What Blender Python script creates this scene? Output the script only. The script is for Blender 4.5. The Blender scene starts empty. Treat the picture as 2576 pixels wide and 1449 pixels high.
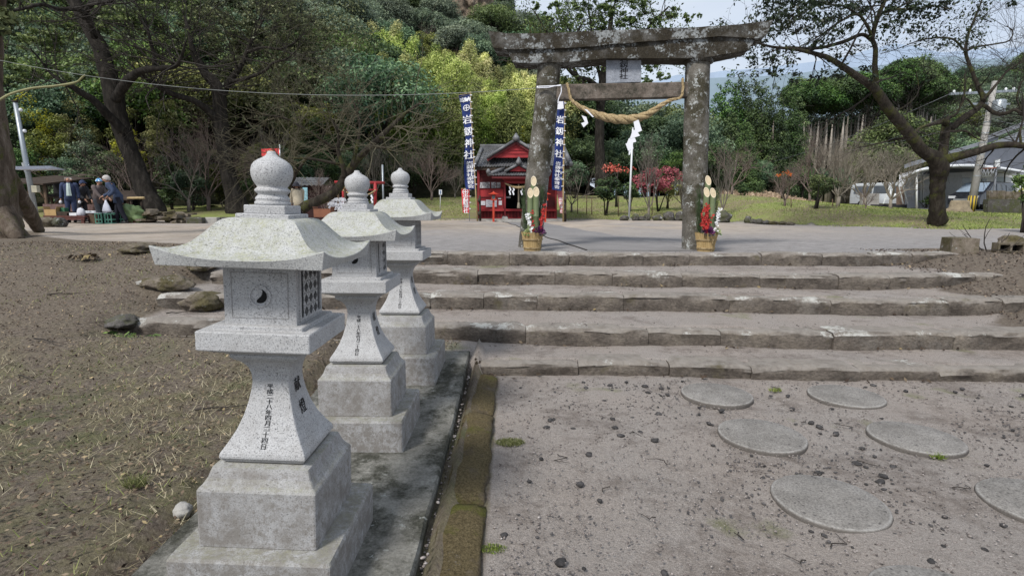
import bpy, bmesh, math, random
import numpy as np
from mathutils import Vector, Matrix, noise as mnoise
R = math.radians
PI = math.pi
random.seed(7)
rng = np.random.default_rng(7)
SC = bpy.context.scene
COL = SC.collection

# ------------------------------------------------------------------ camera
CZ, FPX, PITCH, ROLL = 1.76, 1400.0, R(8.69), R(0.3)
cam = bpy.data.cameras.new('camera')
cam.sensor_width = 36.0
cam.lens = 36.0 * FPX / 2576.0
cam.clip_start, cam.clip_end = 0.05, 3000
cam_ob = bpy.data.objects.new('camera', cam)
COL.objects.link(cam_ob)
cam_ob.location = (0, 0, CZ)
cam_ob.rotation_euler = (Matrix.Rotation(PI / 2 - PITCH, 4, 'X') @ Matrix.Rotation(ROLL, 4, 'Z')).to_euler()
SC.camera = cam_ob

def ray(vx, vy):                    # direction through a measured point of the survey picture
    u, v = vx - 1288.0, vy - 724.5
    c, s = math.cos(ROLL), math.sin(ROLL)
    u, v = u * c + v * s, -u * s + v * c
    x, d, up = u / FPX, 1.0, -v / FPX
    cp, sp = math.cos(PITCH), math.sin(PITCH)
    return Vector((x, d * cp + up * sp, -d * sp + up * cp))
def at(vx, vy, Y):                  # the place seen there at distance Y
    r = ray(vx, vy)
    return Vector((0, 0, CZ)) + r * (Y / r.y)
def onz(vx, vy, z):
    r = ray(vx, vy)
    return Vector((0, 0, CZ)) + r * ((z - CZ) / r.z)
def vpx(Y):                         # metres per survey pixel at distance Y
    return Y / FPX

# ------------------------------------------------------------------ scene tree helpers
def put(o, parent=None):
    COL.objects.link(o)
    if parent is not None:
        o.parent = parent
    return o
def tag(o, label=None, cat=None, group=None, kind='thing'):
    if label: o['label'] = label
    if cat: o['category'] = cat
    if group: o['group'] = group
    if kind: o['kind'] = kind
    return o
def thing(name, label, cat, loc=(0, 0, 0), rz=0.0, group=None):
    o = bpy.data.objects.new(name, None)
    o.empty_display_size = 0.1
    o.location = loc
    o.rotation_euler = (0, 0, rz)
    put(o)
    return tag(o, label, cat, group)
def copy_tree(o, parent=None):
    c = o.copy()
    put(c, parent)
    for ch in list(o.children):
        copy_tree(ch, c)
    return c

class MB:
    """collects shapes that become ONE mesh"""
    def __init__(s):
        s.v, s.f, s.m, s.sm = [], [], [], []
    def add(s, vs, fs, mi=0, smooth=False, M=None):
        b = len(s.v)
        for p in vs:
            p = Vector(p)
            s.v.append(tuple(M @ p) if M is not None else tuple(p))
        for f in fs:
            s.f.append([b + i for i in f]); s.m.append(mi); s.sm.append(smooth)
        return s
    def box(s, c, d, mi=0, M=None, taper=1.0):
        x, y, z = d[0] / 2, d[1] / 2, d[2] / 2
        vs = []
        for sz, t in ((-1, 1.0), (1, taper)):
            for sx, sy in ((-1, -1), (1, -1), (1, 1), (-1, 1)):
                vs.append((c[0] + sx * x * t, c[1] + sy * y * t, c[2] + sz * z))
        return s.add(vs, [(3, 2, 1, 0), (4, 5, 6, 7), (0, 1, 5, 4), (1, 2, 6, 5), (2, 3, 7, 6), (3, 0, 4, 7)], mi, False, M)
    def rings(s, rings, mi=0, smooth=True, cap0=True, cap1=True, M=None):
        n = len(rings[0]); vs = [p for r in rings for p in r]; fs = []
        for i in range(len(rings) - 1):
            for j in range(n):
                a, b = i * n + j, i * n + (j + 1) % n
                fs.append((a, b, b + n, a + n))
        if cap0: fs.append(tuple(range(n))[::-1])
        if cap1: fs.append(tuple(range((len(rings) - 1) * n, len(rings) * n)))
        return s.add(vs, fs, mi, smooth, M)
    def lathe(s, prof, n=24, mi=0, smooth=True, M=None, c=(0, 0)):
        return s.rings([[(c[0] + r * math.cos(2 * PI * k / n), c[1] + r * math.sin(2 * PI * k / n), z) for k in range(n)] for r, z in prof], mi, smooth, True, True, M)
    def square(s, prof, mi=0, rnd=0.0, smooth=False, M=None):   # stacked square sections (half width, z)
        rs = []
        for h, z in prof:
            if rnd > 0:
                ring = []
                for sx, sy, a0 in ((1, -1, -90), (1, 1, 0), (-1, 1, 90), (-1, -1, 180)):
                    for k in range(3):
                        a = R(a0 + 45 * k); q = min(rnd, h * .9)
                        ring.append((sx * (h - q) + q * math.cos(a), sy * (h - q) + q * math.sin(a), z))
                rs.append(ring)
            else:
                rs.append([(-h, -h, z), (h, -h, z), (h, h, z), (-h, h, z)])
        return s.rings(rs, mi, smooth, True, True, M)
    def tube(s, pts, rad, n=8, mi=0, smooth=True, wob=0.0, seed=0, caps=True, M=None):
        pts = [Vector(p) for p in pts]
        if not hasattr(rad, '__len__'): rad = [rad] * len(pts)
        rings, up = [], None
        for i, p in enumerate(pts):
            d = (pts[min(i + 1, len(pts) - 1)] - pts[max(i - 1, 0)])
            if d.length < 1e-9: d = Vector((0, 0, 1))
            d.normalize()
            if up is None:
                up = d.cross(Vector((0.31, 0.95, 0.02)))
                if up.length < 1e-3: up = d.cross(Vector((1, 0, 0)))
            up = (up - d * up.dot(d)).normalized()
            w = d.cross(up)
            ring = []
            for k in range(n):
                a = 2 * PI * k / n
                r = rad[i]
                if wob: r *= 1 + wob * mnoise.noise(Vector((math.cos(a) * 1.7 + seed, math.sin(a) * 1.7, i * .6)))
                ring.append(p + up * (r * math.cos(a)) + w * (r * math.sin(a)))
            rings.append(ring)
        return s.rings(rings, mi, smooth, caps, caps, M)
    def bar(s, a, b, w, h=None, mi=0):
        a, b = Vector(a), Vector(b); d = b - a; L = d.length; d.normalize()
        u = d.cross(Vector((0, 0, 1)))
        if u.length < 1e-3: u = Vector((1, 0, 0))
        u.normalize(); n = u.cross(d)
        h = h or w
        vs = []
        for p in (a, b):
            for sx, sy in ((-1, -1), (1, -1), (1, 1), (-1, 1)):
                vs.append(p + u * (sx * w / 2) + n * (sy * h / 2))
        return s.add(vs, [(3, 2, 1, 0), (4, 5, 6, 7), (0, 1, 5, 4), (1, 2, 6, 5), (2, 3, 7, 6), (3, 0, 4, 7)], mi)
    def quad(s, a, b, c, d, mi=0):
        return s.add([a, b, c, d], [(0, 1, 2, 3)], mi)
    def poly(s, pts, mi=0):
        return s.add(pts, [tuple(range(len(pts)))], mi)
    def prism(s, poly, vec, mi=0):          # polygon extruded along vec
        n = len(poly); vec = Vector(vec)
        vs = [Vector(p) for p in poly] + [Vector(p) + vec for p in poly]
        fs = [tuple(range(n))[::-1], tuple(range(n, 2 * n))] + [(i, (i + 1) % n, n + (i + 1) % n, n + i) for i in range(n)]
        return s.add(vs, fs, mi)
    def mesh(s, name, mats):
        me = bpy.data.meshes.new(name)
        me.from_pydata(s.v, [], s.f)
        if not isinstance(mats, (list, tuple)): mats = [mats]
        for m in mats: me.materials.append(m)
        me.polygons.foreach_set('material_index', s.m)
        me.polygons.foreach_set('use_smooth', s.sm)
        bm = bmesh.new(); bm.from_mesh(me)
        bmesh.ops.recalc_face_normals(bm, faces=bm.faces)
        bm.to_mesh(me); bm.free()
        me.update()
        return me
    def build(s, name, mats, parent=None, loc=None, bevel=0.0):
        o = bpy.data.objects.new(name, s.mesh(name, mats))
        if loc is not None: o.location = loc
        put(o, parent)
        if bevel:
            b = o.modifiers.new('edge', 'BEVEL'); b.width = bevel; b.segments = 2; b.limit_method = 'ANGLE'; b.angle_limit = R(40)
        return o

def rough_rock(r, seed, squash=(1, 1, 1), sub=3, amp=.35, freq=1.1, flat=None):
    bm = bmesh.new()
    bmesh.ops.create_icosphere(bm, subdivisions=sub, radius=1.0)
    off = Vector((seed * 3.7, seed * 1.3, -seed * 2.1))
    for v in bm.verts:
        n = v.co.normalized()
        d = 1 + amp * mnoise.noise(n * freq + off) + amp * .4 * mnoise.noise(n * freq * 2.7 + off) + amp * .18 * mnoise.noise(n * freq * 7 + off)
        p = n * d * r
        v.co = Vector((p.x * squash[0], p.y * squash[1], p.z * squash[2]))
        if flat is not None and v.co.z > flat: v.co.z = flat + (v.co.z - flat) * .15
    me = bpy.data.meshes.new('rock'); bm.to_mesh(me); bm.free()
    for p in me.polygons: p.use_smooth = True
    return me

# ------------------------------------------------------------------ materials
class NT:
    def __init__(s, name, rough=.9, spec=.3):
        s.mat = bpy.data.materials.new(name); s.mat.use_nodes = True
        s.t = s.mat.node_tree; s.b = s.t.nodes['Principled BSDF']
        s.b.inputs['Roughness'].default_value = rough
        s.b.inputs['Specular IOR Level'].default_value = spec
        s._pos = None
    def n(s, ty, **kw):
        nd = s.t.nodes.new(ty)
        for k, v in kw.items():
            if hasattr(nd, k) and k not in nd.inputs: setattr(nd, k, v)
            else: s.set(nd.inputs[k], v)
        return nd
    def set(s, sock, v):
        if isinstance(v, bpy.types.NodeSocket): s.t.links.new(v, sock)
        elif isinstance(v, (tuple, list)) and sock.type == 'RGBA': sock.default_value = (*v[:3], 1)
        else: sock.default_value = v
    @property
    def pos(s):
        if s._pos is None: s._pos = s.t.nodes.new('ShaderNodeNewGeometry').outputs['Position']
        return s._pos
    def obj(s): return s.n('ShaderNodeTexCoord').outputs['Object']
    def nz(s, scale, detail=4.0, rough=.6, vec=None, dist=0.0):
        return s.n('ShaderNodeTexNoise', Vector=vec or s.pos, Scale=scale, Detail=detail, Roughness=rough, Distortion=dist).outputs['Fac']
    def vor(s, scale, vec=None, feature='F1', out='Distance'):
        return s.n('ShaderNodeTexVoronoi', feature=feature, Vector=vec or s.pos, Scale=scale).outputs[out]
    def ramp(s, fac, stops, interp='LINEAR'):
        r = s.n('ShaderNodeValToRGB', Fac=fac); cr = r.color_ramp; cr.interpolation = interp
        while len(cr.elements) < len(stops): cr.elements.new(.5)
        for e, (p, c) in zip(cr.elements, stops):
            e.position = p; e.color = (c, c, c, 1) if not hasattr(c, '__len__') else (*c[:3], 1)
        return r.outputs['Color']
    def mix(s, fac, a, b, mode='MIX'):
        m = s.n('ShaderNodeMix', data_type='RGBA', blend_type=mode)
        s.set(m.inputs[0], fac); s.set(m.inputs[6], a); s.set(m.inputs[7], b)
        return m.outputs[2]
    def math(s, op, a, b=0.0, c=0.0):
        m = s.n('ShaderNodeMath', operation=op)
        s.set(m.inputs[0], a); s.set(m.inputs[1], b); s.set(m.inputs[2], c)
        return m.outputs[0]
    def sep(s, v=None):
        return s.n('ShaderNodeSeparateXYZ', Vector=v or s.pos).outputs
    def normal_z(s):
        return s.sep(s.n('ShaderNodeNewGeometry').outputs['Normal'])[2]
    def scaled(s, sc, vec=None):
        return s.n('ShaderNodeMapping', Vector=vec or s.pos, Scale=sc).outputs[0]
    def attr(s, name, out='Color'):
        return s.n('ShaderNodeAttribute', attribute_name=name).outputs[out]
    def rnd(s):
        return s.n('ShaderNodeObjectInfo').outputs['Random']
    def bump(s, h, strength=.4, dist=.01):
        s.set(s.b.inputs['Normal'], s.n('ShaderNodeBump', Height=h, Strength=strength, Distance=dist).outputs[0])
    def done(s, col=None, rough=None):
        if col is not None: s.set(s.b.inputs['Base Color'], col)
        if rough is not None: s.set(s.b.inputs['Roughness'], rough)
        return s.mat

def flat_mat(name, col, rough=.7, var=.25, scale=8, spec=.3, metal=0, bump=0.0, bscale=60, streak=None):
    t = NT(name, rough, spec)
    c = tuple(col)
    d = tuple(x * (1 - var) for x in c); l = tuple(min(1, x * (1 + var * .7)) for x in c)
    v = t.scaled(streak, t.obj()) if streak else t.obj()
    col = t.ramp(t.nz(scale, 5, .65, v), [(.3, d), (.5, c), (.72, l)])
    t.b.inputs['Metallic'].default_value = metal
    if bump: t.bump(t.nz(bscale, 4, .6, v), bump, .01)
    return t.done(col)

# granite -----------------------------------------------------------------
def granite(name, stain=.2, moss=0.0, white=(.41, .413, .42)):
    t = NT(name, .8, .25)
    sp = t.nz(190, 2, .55)
    col = t.ramp(sp, [(.26, (.10, .10, .105)), (.38, (.30, .305, .315)), (.46, white), (.72, tuple(x * 1.22 for x in white))])
    v2 = t.nz(110, 1, .4)
    col = t.mix(t.ramp(v2, [(.27, .75), (.335, 0.0)]), col, (.09, .09, .095))
    st = t.ramp(t.nz(7, 6, .7), [(.40, 0.0), (.68, 1.0)])
    streak = t.ramp(t.nz(3.0, 6, .7, t.scaled((9, 9, 1.2))), [(.42, 0.0), (.66, 1.0)])
    low = t.n('ShaderNodeMapRange', Value=t.sep()[2]); low.inputs[1].default_value = .75; low.inputs[2].default_value = .12
    f = t.math('MULTIPLY', t.math('MAXIMUM', t.math('MAXIMUM', st, t.ramp(t.nz(26, 6, .8), [(.42, 0.0), (.62, .85)])), t.math('MULTIPLY', streak, .45)), t.math('MULTIPLY_ADD', low.outputs[0], .75, stain))
    col = t.mix(t.math('MINIMUM', f, .8), col, (.15, .135, .118), 'MIX')
    rust = t.ramp(t.nz(4.2, 5, .7), [(.60, 0.0), (.74, .22)])
    col = t.mix(t.math('MULTIPLY', rust, low.outputs[0]), col, (.17, .105, .085))
    if moss:
        up = t.ramp(t.normal_z(), [(.35, 0.0), (.75, 1.0)])
        mp = t.ramp(t.nz(14, 7, .75), [(.36, .1), (.62, 1.0)])
        sp2 = t.ramp(t.nz(75, 5, .75), [(.38, .15), (.62, 1.0)])
        mc = t.ramp(t.nz(30, 5, .7), [(.3, (.135, .14, .085)), (.55, (.27, .275, .165)), (.75, (.40, .40, .30))])
        col = t.mix(t.math('MULTIPLY', t.math('MULTIPLY', up, mp), t.math('MULTIPLY', sp2, moss)), col, mc)
        dk = t.ramp(t.nz(48, 4, .8), [(.60, 0.0), (.70, .6)])
        col = t.mix(t.math('MULTIPLY', dk, up), col, (.10, .10, .085))
    t.bump(t.math('ADD', t.nz(150, 3, .6), t.math('MULTIPLY', t.nz(20, 5, .7), 1.2)), .28, .006)
    return t.done(col)
M_granite = granite('granite', .30)
M_granite_low = granite('granite_weathered', .62, .5, (.345, .345, .35))
M_granite_roof = granite('granite_lichened', .26, .95, (.40, .405, .40))

def old_stone(name, base, light, dark, lichen=.5, lscale=5.0, moss=0.0, mcol=(.055, .046, .026), scale=3.0, lcol=(.46, .48, .47)):
    t = NT(name, .92, .2)
    a = t.nz(scale, 8, .72)
    col = t.ramp(a, [(.28, dark), (.5, base), (.74, light)])
    fine = t.nz(60, 6, .7)
    col = t.mix(.55, col, t.mix(1.0, col, t.ramp(fine, [(.3, .35), (.62, 1.25)]), 'MULTIPLY'))
    if moss:
        mm = t.ramp(t.nz(scale * .9, 7, .75), [(.5 - moss * .2, 0.0), (.62 - moss * .15, 1.0)])
        col = t.mix(mm, col, t.ramp(t.nz(45, 5, .7), [(.3, tuple(x * .45 for x in mcol)), (.7, tuple(x * 1.6 for x in mcol))]))
    if lichen:
        ln = t.ramp(t.math('ADD', t.nz(lscale, 6, .78), t.math('MULTIPLY', t.math('SUBTRACT', t.nz(28, 5, .75), .5), .45)), [(.66 - lichen * .22, 0.0), (.70 - lichen * .2, 1.0)])
        col = t.mix(t.math('MULTIPLY', ln, .8), col, t.ramp(t.nz(24, 4, .7), [(.3, tuple(x * .45 for x in lcol)), (.62, lcol)]))
    t.bump(t.math('ADD', t.nz(40, 8, .75), t.math('MULTIPLY', a, 2.0)), .6, .02)
    return t.done(col)
M_torii = old_stone('torii_stone', (.135, .125, .108), (.24, .225, .20), (.05, .046, .04), .42, 6, .25, (.05, .045, .03))
M_torii_top = old_stone('torii_lichened_stone', (.092, .088, .081), (.17, .163, .15), (.024, .022, .019), .54, 3.2, .62, (.032, .027, .019), 3, (.34, .36, .365))
M_torii_beam = old_stone('torii_beam_stone', (.15, .125, .105), (.24, .21, .185), (.065, .052, .043), .12, 5, .2, (.05, .045, .035))
M_rock = old_stone('dark_rock', (.085, .078, .075), (.16, .15, .145), (.03, .028, .026), .25, 4, .2, (.06, .065, .03))
M_rock_brown = old_stone('brown_rock', (.155, .13, .105), (.25, .215, .175), (.06, .05, .042), .15, 4, .3, (.07, .06, .03))
M_kerb_unused = None if True else old_stone('mossy_kerb', (.13, .105, .085), (.23, .20, .17), (.045, .036, .028), .12, 5, .75, (.075, .056, .021), 6)
def kerb_mat():
    t = NT('mossy_kerb', .95, .1)
    c = t.ramp(t.nz(9, 8, .8), [(.3, (.055, .044, .032)), (.5, (.135, .108, .075)), (.7, (.26, .22, .175))])
    br = t.ramp(t.nz(70, 6, .8), [(.3, (.038, .030, .018)), (.5, (.15, .118, .062)), (.72, (.30, .245, .14))])
    c = t.mix(t.ramp(t.math('ADD', t.nz(3.5, 5, .7), t.math('MULTIPLY', t.normal_z(), .22)), [(.52, 0.0), (.66, .95)]), c, br)
    gr = t.ramp(t.nz(80, 5, .8), [(.3, (.05, .06, .012)), (.55, (.16, .17, .035)), (.75, (.30, .31, .09))])
    c = t.mix(t.ramp(t.math('ADD', t.nz(2.3, 4, .65), t.math('MULTIPLY', t.nz(25, 4, .8), .2)), [(.66, 0.0), (.75, .7)]), c, gr)
    pl = t.ramp(t.nz(5.5, 6, .8), [(.63, 0.0), (.68, .8)])
    c = t.mix(pl, c, t.ramp(t.nz(40, 4, .7), [(.3, (.16, .14, .13)), (.6, (.34, .33, .32))]))
    t.bump(t.math('ADD', t.nz(60, 7, .8), t.math('MULTIPLY', t.nz(12, 6, .8), 1.6)), 1.0, .03)
    return t.done(c)
M_plinth = old_stone('damp_concrete', (.185, .18, .162), (.28, .275, .25), (.095, .093, .083), .16, 8, .25, (.05, .05, .04), 4, (.34, .35, .33))
def step_mat():
    t = NT('step_stone', .93, .18)
    a = t.nz(2.2, 8, .72)
    col = t.ramp(a, [(.28, (.05, .043, .036)), (.5, (.145, .124, .106)), (.72, (.26, .226, .185))])
    fine = t.nz(24, 8, .8, t.scaled((1, 1, 2.0)))
    col = t.mix(.9, col, t.mix(1.0, col, t.ramp(fine, [(.3, .3), (.6, 1.2)]), 'MULTIPLY'))
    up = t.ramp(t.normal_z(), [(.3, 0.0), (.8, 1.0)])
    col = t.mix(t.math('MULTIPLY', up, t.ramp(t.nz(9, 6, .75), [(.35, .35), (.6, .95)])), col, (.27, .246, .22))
    wl = t.ramp(t.math('ADD', t.nz(1.6, 3, .6), t.math('MULTIPLY', t.math('SUBTRACT', t.nz(22, 6, .8), .5), .6)), [(.60, 0.0), (.655, .85)])
    col = t.mix(t.math('MULTIPLY', wl, t.math('MULTIPLY_ADD', up, .85, .10)), col, (.50, .50, .47))
    gm = t.ramp(t.nz(2.6, 6, .7), [(.60, 0.0), (.72, .6)])
    col = t.mix(gm, col, (.10, .088, .04))
    t.bump(t.math('ADD', t.nz(16, 8, .8, t.scaled((1, 1, 1.7))), t.math('MULTIPLY', a, 1.5)), .9, .03)
    return t.done(col)
M_step = step_mat()
def disc_mat():
    t = NT('stepping_stone_concrete', .9, .2)
    col = t.ramp(t.nz(3, 6, .7), [(.3, (.145, .135, .124)), (.7, (.255, .242, .226))])
    col = t.mix(.8, col, t.mix(1.0, col, t.ramp(t.nz(90, 5, .75), [(.34, .3), (.58, 1.2)]), 'MULTIPLY'))
    pit = t.ramp(t.math('ADD', t.vor(21), t.math('MULTIPLY', t.nz(12, 3, .6), .5)), [(.33, 1.0), (.42, 0.0)])
    col = t.mix(t.math('MULTIPLY', pit, .75), col, (.06, .055, .055))
    rim = t.math('LENGTH', 0) if False else t.n('ShaderNodeVectorMath', operation='LENGTH', Vector=t.scaled((1, 1, 0), t.obj())).outputs['Value']
    col = t.mix(t.math('MULTIPLY', t.ramp(rim, [(.296, 0.0), (.303, 1.0), (.311, 1.0), (.315, 0.0)]), t.ramp(t.nz(20, 5, .75), [(.38, .0), (.62, .6)])), col, (.34, .33, .315))
    col = t.mix(t.ramp(t.normal_z(), [(.35, .75), (.8, 0.0)]), col, (.085, .075, .067))  # sides darker: edge shadow put into the colour
    t.bump(t.math('SUBTRACT', t.nz(90, 5, .7), t.math('MULTIPLY', pit, .8)), .5, .008)
    return t.done(col)
M_disc = disc_mat()
M_ink = flat_mat('black_paint', (.012, .012, .014), .6, .3)
M_white_ink = flat_mat('white_paint', (.72, .73, .76), .7, .08)
M_gap = flat_mat('lattice_gap_shade', (.075, .075, .078), .9, .2)
M_dark = flat_mat('shadow_black', (.008, .008, .008), .9, .2)  # near-black for eyes and panes; also shade painted into hollows

# ------------------------------------------------------------------ lettering
_glyph = {}
def glyph(ch):
    if ch not in _glyph:
        cu = bpy.data.curves.new('glyph', 'FONT'); cu.body = ch; cu.resolution_u = 2
        ob = bpy.data.objects.new('glyph', cu); COL.objects.link(ob)
        dg = bpy.context.evaluated_depsgraph_get()
        me = bpy.data.meshes.new_from_object(ob.evaluated_get(dg))
        vs = [v.co.copy() for v in me.vertices]; fs = [tuple(p.vertices) for p in me.polygons]
        x0 = min(v.x for v in vs); x1 = max(v.x for v in vs); y0 = min(v.y for v in vs); y1 = max(v.y for v in vs)
        cx, cy = (x0 + x1) / 2, (y0 + y1) / 2
        vs = [(v.x - cx, v.y - cy) for v in vs]
        bpy.data.objects.remove(ob); bpy.data.curves.remove(cu); bpy.data.meshes.remove(me)
        _glyph[ch] = (vs, fs)
    return _glyph[ch]
def column_text(mb, text, place, top, pitch, size, xs=1.0, bold=0.0, mi=0, x0=0.0):
    """vertical column of characters; place(x, z) gives the point on the surface"""
    for i, ch in enumerate(text):
        if ch == ' ': continue
        vs, fs = glyph(ch); zc = top - pitch * (i + .5)
        for dx in ((0,) if not bold else (-bold, bold)):
            mb.add([place(x0 + dx * size + x * size * xs, zc + y * size) for x, y in vs], fs, mi)

# ------------------------------------------------------------------ ground
YB_X = [-80, -40, -14, -6, 0, 5.8, 8, 10.2, 12, 15, 20, 40, 80]
YB_Y = [23, 23, 24.5, 26, 26.6, 28, 27.4, 25.5, 21.3, 19.2, 20.6, 24, 30]
def yb(x): return np.interp(x, YB_X, YB_Y)
def sstep(a, b, x):
    t = np.clip((x - a) / (b - a), 0, 1); return t * t * (3 - 2 * t)
ROWS = [ # (polyline x, polyline y of the riser face, top level)
    ([-.40, 1.3, 2.85, 5.2, 9], [5.50, 5.56, 5.42, 5.39, 5.35], .13),
    ([-4.7, -2.5, -.9, .52, 1.9, 3.7, 5.8, 9], [6.65, 6.6, 6.45, 6.29, 6.23, 6.16, 6.15, 6.2], .33),
    ([-4.7, -1.2, .6, 2.2, 3.8, 4.7, 6.0, 7.4], [7.25, 7.42, 7.38, 7.34, 7.22, 7.10, 7.14, 7.3], .54),
    ([-4.5, -1.3, .7, 2.4, 4.1, 5.6, 7.4], [8.2, 8.38, 8.24, 8.14, 8.02, 8.04, 8.3], .74),
    ([-4.9, -1.4, .7, 2.7, 3.7, 6.2, 7.7], [8.9, 9.15, 9.08, 9.13, 9.22, 9.32, 9.55], .95)]
def hill_h(x, y):
    x = np.asarray(x, float); y = np.asarray(y, float)
    y0 = np.interp(x, [-60, -20, -8, -2, 6, 14], [26, 30, 36, 39, 46, 60])
    d = np.clip(y - y0, 0, None)
    left = (.22 * d + .0042 * d * d) * (1 - sstep(5 - .10 * (y - 50), 13 - .06 * (y - 50), x))
    left = np.minimum(left, 150)
    right = 37 * np.exp(-(((x - 185) / 75) ** 2 + ((y - 190) / 70) ** 2))
    right = np.where(right < 1.5, 0, right) 
    return left + right
def gz(x, y):
    x = np.asarray(x, float); y = np.asarray(y, float)
    slope = .95 * sstep(4.6, 9.9, y)
    slope = np.where(x < 0, .06 + .89 * sstep(4.2, 9.8, y + np.clip(-x - 5, 0, 6) * -.12), slope)
    terr = np.zeros_like(x + y)
    prev = 0.0
    for xs, ys, top in ROWS:
        yr = np.interp(x, xs, ys) + .14
        terr = terr + np.where(y > yr, top - prev, 0.0); prev = top
    terr = terr - .02 * sstep(0, 1, np.where(terr > .05, 1, 0)) * 0
    w = sstep(-5.3, -4.4, x) * (1 - sstep(6.1, 7.7, x + (y - 8) * -.15))
    w = np.where(y < 6.0, np.where(x > -.3, 1.0, 0.0), w)
    z = slope * (1 - w) + terr * w
    b = y - yb(x)
    sl = np.interp(x, [-30, -5, 4, 14, 24, 60], [.05, .085, .085, .07, .018, .015])
    lawn = np.where(b > 0, sl * np.clip(b, 0, 16), 0)
    bank = np.where(x > 9, .28 * sstep(0, 2.2, b) * sstep(9, 13, x), .10 * sstep(0, 1.2, b))
    z = z + lawn + bank
    z = z + .012 * np.sin(x * 1.9 + y * .7) * sstep(9.8, 12, y) + .01 * np.sin(y * 2.3 - x) * sstep(10, 12, y)
    z = np.where((x > -1.9) & (x < -.42) & (y < 6.0), np.minimum(z, np.where(y < 5.6, -.02, .10)), z)
    return z
def gzs(x, y): return float(gz(x, y)) + float(hill_h(x, y))
def gp(x, y, dz=0.0): return Vector((x, y, gzs(x, y) + dz))

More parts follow.
